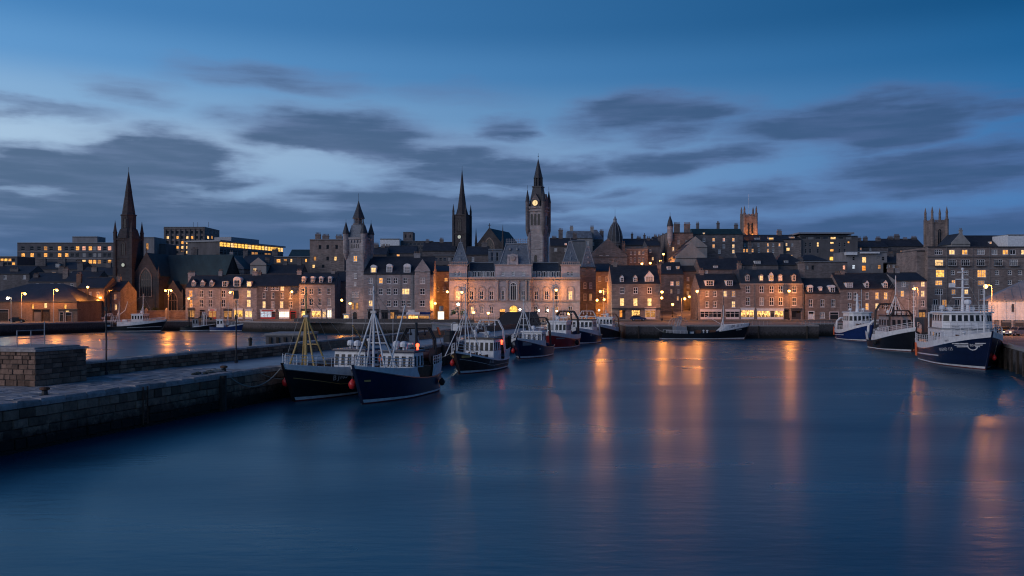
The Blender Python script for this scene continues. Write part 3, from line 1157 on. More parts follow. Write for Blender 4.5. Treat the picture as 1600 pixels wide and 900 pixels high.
def house(name, label, cat, px0, px1, ye, yr, Y, D=11, wall='granite', roof='slate', rows=(), dormers=(), chims=(), gable='side', group=None, shops=(), bands=(),
          z0=None, style='sash4', quoins=False, pipes=()):
    """front wall from photo columns px0..px1 standing at distance Y, eaves at row ye, ridge at row yr"""
    x0, x1 = X(px0, Y), X(px1, Y)
    k = Y / F
    xm = (x0 + x1) / 2
    zb = gz(xm, Y) if z0 is None else z0
    ze = Z(ye, Y)
    off = (xm, Y, zb)
    t = thing(name, label, cat, off, 0, group)
    zf = zb - 1.5
    ops, wins = [], []
    for row in rows:
        py, wpx, hpx, cols = row[:4]
        lits = row[4] if len(row) > 4 else ''
        st = row[5] if len(row) > 5 else style
        for i, c in enumerate(cols):
            lit = lits[i] if i < len(lits) else '-'
            cx, cz, w, h = X(c, Y), Z(py, Y), wpx * k, hpx * k
            w, h = round(w, 1), round(h, 1)
            ops.append((cx - x0 - w / 2, cx - x0 + w / 2, cz - h / 2, cz + h / 2))
            wins.append((cx, cz, w, h, st, lit))
    for s in shops:                       # (px0, px1, ytop, kind, lit)
        ops.append((X(s[0], Y) - x0, X(s[1], Y) - x0, zb + .25, Z(s[2], Y) - .02))
    wl = MB()
    facade(wl, (x0, Y), (x1, Y), zf, ze, ops)
    wl.quad((x1, Y, zf), (x1, Y + D, zf), (x1, Y + D, ze), (x1, Y, ze))
    wl.quad((x1, Y + D, zf), (x0, Y + D, zf), (x0, Y + D, ze), (x1, Y + D, ze))
    wl.quad((x0, Y + D, zf), (x0, Y, zf), (x0, Y, ze), (x0, Y + D, ze))
    rf = MB()
    e = .25
    if gable == 'side':
        ym = Y + D / 2
        zr = Z(yr, ym)
        for xx in (x0, x1):
            wl.add([(xx, Y, ze), (xx, Y + D, ze), (xx, ym, zr)], [(0, 1, 2)])
        sl = (zr - ze) / (D / 2)
        for s in (-1, 1):
            ys = ym + s * (D / 2 + e)
            zz = ze - e * sl
            rf.loft([[(xx, ys, zz + .03), (xx, ym, zr + .03), (xx, ym, zr + .2), (xx, ys, zz + .2)] for xx in (x0 + .02, x1 - .02)])
        rf.box(x0 + .03, ym - .15, zr + .1, x1 - .03, ym + .15, zr + .28)
        slope = lambda z: ym - (zr - z) / sl
    elif gable == 'mansard':
        yi = Y + 2.6
        zr = Z(yr, yi)
        rf.loft([[(x0 + .05, Y - .1, ze + .02), (x1 - .05, Y - .1, ze + .02), (x1 - .05, Y + D, ze + .02), (x0 + .05, Y + D, ze + .02)],
                 [(x0 + .3, yi, zr), (x1 - .3, yi, zr), (x1 - .3, Y + D - 2.6, zr), (x0 + .3, Y + D - 2.6, zr)]])
        sl = (zr - ze) / 2.6
        slope = lambda z: yi - (zr - z) / sl
    elif gable == 'hip':
        ym = Y + D / 2
        zr = Z(yr, ym)
        hx = min(D / 2, (x1 - x0) * .35)
        b = [(x0 - e, Y - e, ze - .1), (x1 + e, Y - e, ze - .1), (x1 + e, Y + D + e, ze - .1), (x0 - e, Y + D + e, ze - .1)]
        rf.loft([b, [(p[0], p[1], ze + .08) for p in b], [(x0 + hx, ym - .05, zr), (x1 - hx, ym - .05, zr), (x1 - hx, ym + .05, zr), (x0 + hx, ym + .05, zr)]])
        sl = (zr - ze) / (D / 2)
        slope = lambda z: ym - (zr - z) / sl
    elif gable == 'front':                # gable end faces the water
        zr = Z(yr, Y)
        wl.add([(x0, Y, ze), (x1, Y, ze), (xm, Y, zr)], [(0, 1, 2)])
        wl.add([(x1, Y + D, ze), (x0, Y + D, ze), (xm, Y + D, zr)], [(0, 1, 2)])
        for s in (-1, 1):
            xs = xm + s * ((x1 - x0) / 2 + e)
            zz = ze - e * (zr - ze) / ((x1 - x0) / 2)
            rf.loft([[(xs, y, zz + .02), (xm, y, zr + .02), (xm, y, zr + .2), (xs, y, zz + .2)] for y in (Y + .25, Y + D - .05)])
        # raised skews
        for s in (-1, 1):
            wl.loft([[(xm + s * (x1 - x0) / 2, y, ze), (xm, y, zr), (xm, y, zr + .4), (xm + s * (x1 - x0) / 2, y, ze + .4)] for y in (Y, Y + .4)])
        slope = lambda z: Y
    else:                                 # flat with parapet
        zr = ze
        rf.box(x0 + .25, Y + .25, ze - .6, x1 - .25, Y + D - .25, ze - .45)
        for (a, b_, c, d_) in ((x0, Y, x1, Y + .25), (x0, Y + D - .25, x1, Y + D), (x0, Y + .25, x0 + .25, Y + D - .25), (x1 - .25, Y + .25, x1, Y + D - .25)):
            rf.box(a - .04, b_ - .04, ze + .005, c + .04, d_ + .04, ze + .2)
        slope = lambda z: Y
    wl.build('wall', M[wall], t, off)
    rf.build('roof', M[roof], t, off)
    for cx, cz, w, h, st, lit in wins:
        put_window(t, off, (cx, Y + .13, cz), 0, w, h, st, lit)
    for d in dormers:                     # (px, py, wpx, hpx, lit, kind)
        cx, w, h = X(d[0], Y), d[2] * k, d[3] * k
        cz = Z(d[1], Y + 1)
        yf = max(Y + .15, slope(cz - h / 2) - .15)
        dormer(t, off, cx, yf, cz, w, h, d[4], d[5], min(D * .5, 3.2), roof)
    for c in chims:                       # (px, ytop, wpx, [dy])
        yy = Y + (c[3] if len(c) > 3 else D / 2)
        cx = X(c[0], yy)
        w = c[2] * yy / F
        chimney(t, off, cx, yy, min(ze, zr) - .5, Z(c[1], yy), w, min(w, 1.0), max(1, min(5, int(w / .38))), wall)
    for b in bands:                       # (y, thickness px, proud, mat)
        m = MB()
        z = Z(b[0], Y)
        m.box(x0 - .03, Y - b[2], z - b[1] * k / 2, x1 + .03, Y - .002, z + b[1] * k / 2)
        m.build('string_course', M[b[3]], t, off)
    m = MB()
    m.box(x0 - .02, Y - .14, ze - .22, x1 + .02, Y - .02, ze - .08)
    m.build('gutter', M['iron'], t, off)
    for px in pipes:
        m = MB()
        xx = X(px, Y)
        m.tube((xx, Y - .1, zb), (xx, Y - .1, ze - .1), .07)
        m.build('downpipe', M['grey_frame'], t, off)
    for s in shops:
        shop(t, off, X(s[0], Y), X(s[1], Y), Y, zb, Z(s[2], Y), *s[3:])
    return t, off


def shop(t, off, x0, x1, Y, zb, zt, kind, lit='s', sign='white', door=None):
    """shop front or doorway set into the ground floor"""
    k = Y / F
    w = x1 - x0
    z0 = zb + .25
    if kind == 'door':
        m = MB()
        m.box(x0 + .05, Y + .1, z0 - .2, x1 - .05, Y + .18, zt - .7)
        m.build('door', M[lit], t, off)
        m = MB()
        m.box(x0 - .18, Y - .06, zb, x0, Y + .1, zt)
        m.box(x1, Y - .06, zb, x1 + .18, Y + .1, zt)
        m.box(x0 - .18, Y - .08, zt, x1 + .18, Y + .1, zt + .2)
        m.box(x0, Y + .02, zt - .68, x1, Y + .14, zt - .6)
        m.build('door_frame', M[sign], t, off)
        m = MB()
        m.quad((x0, Y + .15, zt - .6), (x1, Y + .15, zt - .6), (x1, Y + .15, zt), (x0, Y + .15, zt))
        m.build('fanlight', M['glass'], t, off)
        return
    fm = MB()
    n = max(2, int(w / 1.1))
    f0 = z0 + .55
    for i in range(n + 1):
        xx = x0 + w * i / n
        fm.box(max(x0, xx - .05), Y - .03, z0, min(x1, xx + .05), Y + .12, zt)
    fm.box(x0, Y - .02, z0, x1, Y + .12, f0)
    fm.box(x0, Y - .02, zt - .55, x1, Y + .1, zt - .48)
    fr = fm.build('shop_front', M[{'white': 'white', 'pink': 'pink_white', 'dark': 'dark_frame', 'red': 'shop_red'}.get(sign, 'white')], t, off)
    for i in range(n):
        xa, xb = x0 + w * i / n + .05, x0 + w * (i + 1) / n - .05
        m = MB()
        if door == i:
            m.box(xa, Y + .04, z0 - .2, xb, Y + .1, zt - .55)
            m.build('door', M['dark_frame'], fr, off)
        else:
            m.quad((xa, Y + .1, f0), (xb, Y + .1, f0), (xb, Y + .1, zt), (xa, Y + .1, zt))
            m.build('pane', M[LIT[lit]], fr, off)
            if lit in 'sy':               # goods standing in the window
                g = MB()
                for q in range(3):
                    gx = xa + (xb - xa) * (.2 + .3 * q)
                    gh = random.uniform(.4, 1.0)
                    g.box(gx - .12, Y + .05, f0, gx + .12, Y + .09, f0 + gh)
                g.build('display', M['hull_brown'], fr, off)
    m = MB()
    m.box(x0 - .12, Y - .22, zt, x1 + .12, Y - .003, zt + .62)
    m.box(x0 - .2, Y - .32, zt + .62, x1 + .2, Y - .003, zt + .74)
    m.build('fascia', M[{'white': 'white', 'pink': 'pink_white', 'dark': 'dark_frame', 'red': 'white'}.get(sign, 'white')], t, off)
    if sign == 'red':
        m = MB()
        m.box(x0 + .5, Y - .26, zt + .14, x1 - .5, Y - .222, zt + .5)
        m.build('sign_panel', M['shop_red'], t, off)


def arch_window(parent, off, cx, Y, z0, w, h, pointed=True, lit='-', mull=2, t=.25, trim='stone_trim', name='window', n=6, proud=.12):
    """arched opening: stone hood proud of the wall, dark glass and mullions between; faces -y"""
    hh = w * (.87 if pointed else .5)
    zs = z0 + h - hh

    def outline(a, zoff):
        pts = [(cx - a, z0 - zoff), (cx + a, z0 - zoff), (cx + a, zs)]
        for k in range(1, n):
            u = k / n
            if pointed:
                th = u * PI / 3
                pts.append((cx - a + 2 * a * math.cos(th), zs + 2 * a * math.sin(th)))
            else:
                th = u * PI / 2
                pts.append((cx + a * math.cos(th), zs + a * math.sin(th)))
        pts.append((cx, zs + (2 * a * math.sin(PI / 3) if pointed else a)))
        for q in reversed(pts[3:-1]): pts.append((2 * cx - q[0], q[1]))
        pts.append((cx - a, zs))
        return pts
    o, i = outline(w / 2 + t, t * .6), outline(w / 2, 0)
    m = MB()
    N = len(o)
    for k in range(N):
        j = (k + 1) % N
        m.quad((o[k][0], Y - proud, o[k][1]), (o[j][0], Y - proud, o[j][1]), (i[j][0], Y - proud, i[j][1]), (i[k][0], Y - proud, i[k][1]))
        m.quad((o[k][0], Y, o[k][1]), (o[j][0], Y, o[j][1]), (o[j][0], Y - proud, o[j][1]), (o[k][0], Y - proud, o[k][1]))
        m.quad((i[k][0], Y - proud, i[k][1]), (i[j][0], Y - proud, i[j][1]), (i[j][0], Y - .01, i[j][1]), (i[k][0], Y - .01, i[k][1]))
    for k in range(mull):
        x = cx - w / 2 + w * (k + 1) / (mull + 1)
        m.box(x - .05, Y - .07, z0, x + .05, Y - .02, zs + hh * (.75 if abs(x - cx) < w * .2 else .35))
    if mull:
        m.box(cx - w / 2, Y - .065, zs - .06, cx + w / 2, Y - .02, zs + .06)
    fr = m.build(name, M[trim], parent, off)
    p = MB()
    p.add([(q[0], Y - .015, q[1]) for q in i], [tuple(range(N))])
    p.build('pane', M[LIT[lit]], fr, off)
    return fr


def pinnacle(mb, x, y, z0, z1, w, n=4):
    h = z1 - z0
    mb.lathe(x, y, [(w, z0), (w, z0 + h * .35), (w * 1.25, z0 + h * .37), (w * .95, z0 + h * .42), (.03, z1)], n, PI / 4 if n == 4 else 0)


def clock(parent, off, cx, Y, cz, r, lit='dial_pale'):
    m = MB()
    m.loft([[(cx + q * math.cos(2 * PI * k / 20), y, cz + q * math.sin(2 * PI * k / 20)) for k in range(20)] for q, y in ((r * 1.22, Y), (r * 1.22, Y - .2), (r, Y - .2), (r, Y - .1))], cap0=False, cap1=False)
    ring = m.build('clock', M['iron'], parent, off)
    m = MB()
    m.add([(cx + r * math.cos(2 * PI * k / 20), Y - .11, cz + r * math.sin(2 * PI * k / 20)) for k in range(20)], [tuple(range(20))])
    m.build('dial', M[lit], ring, off)
    m = MB()
    for k in range(12):
        a = PI * k / 6
        m.tube((cx + r * .76 * math.sin(a), Y - .13, cz + r * .76 * math.cos(a)), (cx + r * .93 * math.sin(a), Y - .13, cz + r * .93 * math.cos(a)), r * .035, n=4)
    m.build('hour_marks', M['iron'], ring, off)
    m = MB()
    for a, l in ((R(150), .55), (R(12), .8)):
        m.tube((cx, Y - .15, cz), (cx + r * l * math.sin(a), Y - .15, cz + r * l * math.cos(a)), r * .06, r * .03, 4)
    m.build('hands', M['iron'], ring, off)

# ------------------------------------------------------------------ waterfront houses
ROW_L = "tenements of the left waterfront row"
ROW_R = "houses of the right waterfront row"


def front_rows():
    H = 'house'
    house('tenement', 'grey stone tenement with three small white dormers, next to the dark church', H, 290, 346, 449, 431, 282, 12, 'granite', 'slate',
          [(459, 6, 11, [298, 315, 329], 'o--'), (474, 6, 12, [298, 315, 329], 'o--')], [(302, 444, 5.5, 8, '-', 'g'), (316, 444, 5.5, 8, '-', 'g'), (330, 444, 5.5, 8, '-', 'g')],
          [(300, 426, 11), (345, 424, 6)], group=ROW_L, shops=[(294, 304, 485, 'shop', 'd', 'dark'), (312, 320, 484, 'door', 'timber', 'stone_trim'), (326, 338, 486, 'shop', 'd', 'red')], pipes=[345])
    house('tenement', 'grey tenement with a big arched dormer between two square white dormers', H, 346, 401, 449, 430, 282.02, 12, 'granite', 'slate',
          [(459, 6.5, 11, [343 + 6, 370, 388.6], '--p', 'sash4'), (474, 6.5, 12, [349, 370, 388.6], '--p')],
          [(351, 444, 8, 9, '-', 'f'), (370, 442.5, 11, 11, '-', 'a'), (389, 444, 7.5, 9, 'p', 'f')], [(399, 424, 8)], group=ROW_L,
          shops=[(350, 362, 486, 'shop', 'd', 'dark'), (366, 379, 485, 'shop', 'y', 'white', 2), (383, 394, 486, 'shop', 'p', 'white')])
    house('tenement', 'plain dark tenement above the shop with the red sign board', H, 401, 467, 447, 429, 282.04, 12, 'granite_dark', 'slate',
          [(450.5, 6, 7.5, [415, 426, 432.5, 441], '---p'), (462, 5, 10, [412.5, 426, 441, 454]), (476, 5.5, 11, [412.5, 426, 440, 454], 'pnp-')], (),
          [(404, 425, 9)], group=ROW_L, shops=[(407, 430, 487, 'shop', 'c', 'red', 3), (436, 452, 487, 'shop', 'W', 'white', 2), (454, 462, 487, 'door', 'timber', 'shop_red')])
    house('tenement', 'pale tenement with four round-topped white dormers beside the dark alley', H, 467, 523, 443.5, 427, 282.06, 12, 'granite', 'slate',
          [(455, 6, 10, [473, 486.5, 500, 514]), (472, 6, 12, [473, 486.5, 500, 514], '---n')],
          [(474, 438, 5.5, 8, '-', 'a'), (488, 438, 5.5, 8, '-', 'a'), (501, 438, 5.5, 8, '-', 'a'), (515, 438, 5.5, 8, '-', 'a')], [(468, 423, 7), (521, 424, 6)], group=ROW_L,
          shops=[(471, 484, 486, 'shop', 's', 'dark', 1), (487, 501, 486, 'shop', 's', 'pink', 2), (504, 509, 487, 'shop', 'p', 'white'), (511.5, 518, 485, 'shop', 'W', 'white')])
    house('tenement', 'narrow dark house in the alley behind the pale tenement, lit orange by a wall lamp', H, 521, 541, 440, 425, 292, 10, 'granite_brown', 'slate', [(455, 4, 8, [527], '-')], group='houses in the alleys')
    house('corner_tenement', 'tall grey tenement with steep roof, bay windows and gable beside the turreted tower', H, 568, 677, 428, 402, 256, 13, 'granite', 'slate',
          [(438.5, 6.5, 9, [579, 595, 607.5, 618, 633, 659], 'nw---n'), (455.5, 6.5, 10, [579, 595, 607.5, 618, 659], 'n----'), (455.5, 12, 10, [634], 'p', 'tri'),
           (474, 6.5, 10, [579, 607.5, 618, 630, 639, 655, 663], 'p------')],
          [(583.5, 422, 9, 9, 'p', 'a'), (608, 421, 9, 10, 'n', 'a'), (636, 421.5, 11, 10, 'n', 'a')], [(652, 396, 10)],
          bands=[(447, .8, .08, 'stone_trim'), (484.5, 2, .2, 'stone_trim')], shops=[(575, 592, 487, 'shop', '-', 'dark', 2), (596, 606, 488, 'shop', '-', 'dark'), (610, 622, 488, 'shop', 'd', 'dark', 1), (638, 652, 488, 'shop', 'd', 'white'), (660, 672, 488, 'shop', 'y', 'dark')],
          pipes=[587, 626, 645])
    house('gabled_bay', 'narrow crow-gabled stone bay at the right end of the tall grey tenement', H, 648, 672, 424, 407, 255.2, 9, 'granite', 'slate',
          [(420.5, 6, 7, [660], 'p'), (438.5, 8, 9, [660], 'n'), (455.5, 8, 10, [660], '-'), (474, 8, 10, [660], '-')], gable='front')
    # right row
    house('waterfront_house', 'brown stone house with three gabled white dormers above three lit windows', H, 956, 1032, 443, 416, 240, 12, 'granite_brown', 'slate',
          [(454, 7, 10, [972, 993, 1015]), (472, 7, 12, [972, 993, 1015], 'ppp', 'bare')], [(972, 437, 6, 8, '-', 'g'), (993, 437, 6, 8, '-', 'g'), (1015, 436, 14, 9, 'n', 'g')],
          [(1029.5, 412, 6), (961, 410, 6)], group=ROW_R, shops=[(968, 977, 485, 'shop', 'o', 'dark', 1), (987, 1000, 485, 'shop', 's', 'dark'), (1008, 1024, 485, 'shop', 'd', 'pink', 2)],
          bands=[(482, 2.2, .3, 'dark_frame'), (444.5, 1, .1, 'stone_trim')], pipes=[1031])
    house('waterfront_house', 'stone house with two wide box dormers over a white painted shop front', H, 1093, 1157, 451, 429, 240.02, 12, 'granite_brown', 'slate',
          [(459, 6, 9, [1105, 1117, 1133, 1146], '--pd'), (475.5, 6, 10, [1105, 1117, 1146], '--p')], [(1110, 442.5, 13.5, 9, '-', 'f'), (1141, 442.5, 11, 9, '-', 'f')],
          [(1096, 422, 6), (1155, 411, 6)], group=ROW_R, shops=[(1094.5, 1127, 487, 'shop', '-', 'pink', 2), (1134, 1155, 487, 'shop', '-', 'pink', 3)], pipes=[1129])
    house('waterfront_house', 'wide four-storey house with blue mansard roof over the brightly lit shops', H, 1157, 1254, 443, 421, 240.04, 13, 'granite_brown', 'slate_blue',
          [(452, 7, 11, [1168.6, 1190, 1205.5, 1220, 1241]), (471, 7, 12.5, [1168.6, 1190, 1205.5, 1220, 1241], '-n---')],
          [(1168.6, 434.5, 6.5, 9, '-', 'p'), (1190, 434.5, 6.5, 9, 'p', 'p'), (1205.5, 434, 7, 10, 'd', 'g'), (1220, 434.5, 6.5, 9, 'k', 'p'), (1241, 434.5, 6.5, 9, '-', 'p')],
          [(1179, 417, 5), (1252, 412, 9), (1159, 416, 5)], gable='mansard', group=ROW_R,
          shops=[(1157.8, 1178, 485, 'shop', 's', 'white'), (1183, 1224, 486, 'shop', 's', 'white', 3), (1226, 1232, 484, 'door', 'timber', 'dark_frame'), (1237, 1251, 486, 'shop', '-', 'dark', 1)],
          bands=[(443.8, 1.6, .2, 'stone_trim'), (481, .8, .1, 'stone_trim')], pipes=[1180, 1255])
    house('waterfront_house', 'low house with a tiny round-topped dormer between two white dormers', H, 1258, 1312, 458, 436, 240.06, 12, 'sandstone', 'slate',
          [(473.6, 6.5, 12, [1267, 1285, 1302]), (492.5, 8, 9, [1285], 'n', 'pair')], [(1266.6, 453, 8, 9, '-', 'a'), (1284, 452, 5, 5, 'k', 'a'), (1301, 453, 8, 9, '-', 'a')], [(1308, 427, 8)],
          group=ROW_R, shops=[(1263.5, 1271.5, 487, 'door', 'white', 'white'), (1297, 1310, 488, 'door', 'iron', 'pink_white')])
    house('waterfront_house', 'long dark-roofed house with lit windows behind the moored blue trawler', H, 1312, 1399, 451, 428, 240.08, 12, 'granite_brown', 'slate',
          [(462, 6, 11, [1327.6, 1336, 1355, 1370.5, 1384], '---ww'), (479, 6, 11, [1327.6, 1340, 1355, 1370.5, 1384], '--wp-')], [(1327.6, 446, 11, 9, 'n', 'f'), (1355, 446, 6, 9, '-', 'g'), (1384, 446, 6.5, 9, '-', 'g')],
          [(1391, 418, 8), (1316, 424, 6)], group=ROW_R, shops=[(1318, 1326, 488, 'door', 'timber', 'stone_trim'), (1350, 1360, 488, 'door', 'iron', 'stone_trim')], pipes=[1346, 1398])
    house('waterfront_house', 'pale narrow house glowing orange beside the tall apartment block', H, 1399, 1448, 438.5, 427, 240.1, 12, 'granite', 'slate',
          [(444, 6.5, 8, [1412, 1442], 'np'), (459, 6, 10, [1410, 1428, 1442], 'w-p'), (474, 6, 10, [1428, 1442]), (489, 6, 9, [1410, 1428], '--')], (), [(1401, 419, 7)], group=ROW_R,
          shops=[(1436, 1446, 488, 'shop', 'd', 'dark')], pipes=[1421])
    rows = [(394, 12, 8, [1466.6, 1532.7], '-n', 'grid'), (394, 9, 8, [1487.6, 1507.5, 1554, 1582.6, 1571, 1600], 'pwn-wp', 'pair'), (410.5, 13, 10, [1467.5, 1488, 1509, 1532.7, 1560, 1584], 'p----n', 'grid'),
            (427.5, 14, 12, [1469, 1534], 'yw', 'grid'), (426, 6.5, 7, [1489, 1510, 1558, 1578, 1594], '-----', 'sash4'), (442, 11, 8, [1467, 1533], 'wd', 'grid'), (441, 6.5, 7, [1490, 1510, 1558, 1578, 1594], 'wn---', 'sash4'),
            (456, 12, 9, [1467], '-', 'grid'), (456, 6.5, 8, [1490, 1510, 1535], 'dp-', 'sash4'), (474, 8, 12, [1462, 1476, 1496], '-d-', 'pair')]
    t, off = house('apartment_block', 'large six-storey brown apartment block with balconies on the right skyline', 'apartment block', 1450, 1650, 386, 386, 262, 18, 'granite_brown', 'slate', rows,
          gable='flat', bands=[(401.5, 1.5, .25, 'concrete_dark'), (419, 1.2, .15, 'stone_trim'), (479.5, 1.5, .2, 'concrete_dark')], pipes=[1479, 1520, 1546])
    for px in (1467.5, 1488, 1509, 1532.7, 1560, 1584):
        m = MB()
        x, z = X(px, 262), Z(416, 262)
        m.box(x - 1.4, 261.0, z - .12, x + 1.4, 261.95, z)
        for q in range(8):
            m.box(x - 1.38 + q * .39, 261.02, z, x - 1.33 + q * .39, 261.06, z + 1.0)
        m.box(x - 1.4, 261.0, z + 1.0, x + 1.4, 261.08, z + 1.07)
        m.build('balcony', M['dark_frame'], t, off)
    house('stair_tower', 'plain stone side wing at the left edge of the tall apartment block', 'building', 1432.5, 1450, 392, 392, 264, 14, 'granite_brown', 'slate', [(440, 3, 8, [1441]), (458, 3, 8, [1441])], gable='flat')
    # left warehouse with hipped roof
    t, off = house('quay_warehouse', 'long low hip-roofed brick warehouse glowing under street lamps, far left', 'warehouse', -60, 120, 471, 443, 256, 30, 'brick', 'slate',
          [(479, 4, 7, [51, 102], 'ww', 'bare'), (477.5, 5, 8, [71], 'p', 'bare')], (), (), 'hip',
          shops=[(-12, 13, 484, 'door', 'timber', 'stone_trim'), (52, 64, 484, 'door', 'concrete_dark', 'timber'), (66, 77, 484, 'door', 'timber', 'timber')])
    house('quay_office', 'small brick quay office with a lit sign at the end of the warehouse', 'building', 91, 121, 484, 478, 254, 1.9, 'brick', 'slate', [(486.3, 6, 2.2, [105], 'p', 'bare')], gable='flat', shops=[(94, 99, 488, 'door', 'timber', 'stone_trim'), (103, 112, 489, 'door', 'rust', 'stone_trim')])
    # right warehouse
    Y = 156
    x0, x1 = X(1544, Y), X(1680, Y)
    off = (x0, Y, 3.2)
    t = thing('fish_market_shed', 'white clad market shed with shallow gable roof on the right quay', 'shed', off, R(-25))
    zt, ze, zr = Z(500, Y), Z(470, Y), Z(470, Y) + 4.4
    for i in range(11):
        xa, xb = x0 + (x1 - x0) * i / 11, x0 + (x1 - x0) * (i + 1) / 11
        m = MB()
        m.box(xa + .02, Y, zt, xb - .02, Y + .2, ze)
        m.build('cladding_panel', M['white'], t, off)
    m = MB()
    m.box(x0 + .1, Y + .25, 2, x1, Y + 20, zt)
    m.box(x0 + .02, Y + .21, zt, x1 - .02, Y + 20, ze - .02)
    m.build('wall', M['concrete'], t, off)
    m = MB()
    b_ = [(x0 - .4, Y - .4), (x1 + .4, Y - .4), (x1 + .4, Y + 20.4), (x0 - .4, Y + 20.4)]
    m.loft([[(p[0], p[1], ze) for p in b_], [(p[0], p[1], ze + .18) for p in b_], [(x0 + 7.5, Y + 9.6, zr), (x1 - 7.5, Y + 9.6, zr), (x1 - 7.5, Y + 10.4, zr), (x0 + 7.5, Y + 10.4, zr)]])
    rf_ = m.build('roof', M['tin'], t, off)
    for i in range(1, 12):
        xx = x0 + (x1 - x0) * i / 12
        k_ = min(1, (xx - x0) / 7.9, (x1 - xx) / 7.9)
        m = MB()
        m.tube((xx, Y - .4, ze + .2), (xx, Y - .4 + 10 * k_, ze + .2 + (zr - ze - .18) * k_), .06, n=4)
        m.build('roof_seam', M['lead'], rf_, off)
    for px in (1551, 1560, 1577, 1595):
        m = MB()
        x = X(px, Y)
        m.box(x - .16, Y - .12, 3.1, x + .16, Y + .2, zt)
        m.build('column', M['stone_trim'], t, off)
    for a, b in ((1563, 1575), (1581, 1592)):
        m = MB()
        m.box(X(a, Y), Y + .12, 3.2, X(b, Y), Y + .24, zt - .4)
        m.build('door', M['dark_frame'], t, off)
    m = MB()
    m.box(X(1576, Y), Y - .14, Z(487, Y), X(1579, Y), Y - .003, Z(475, Y))
    m.build('notice_board', M['dark_frame'], t, off)


front_rows()


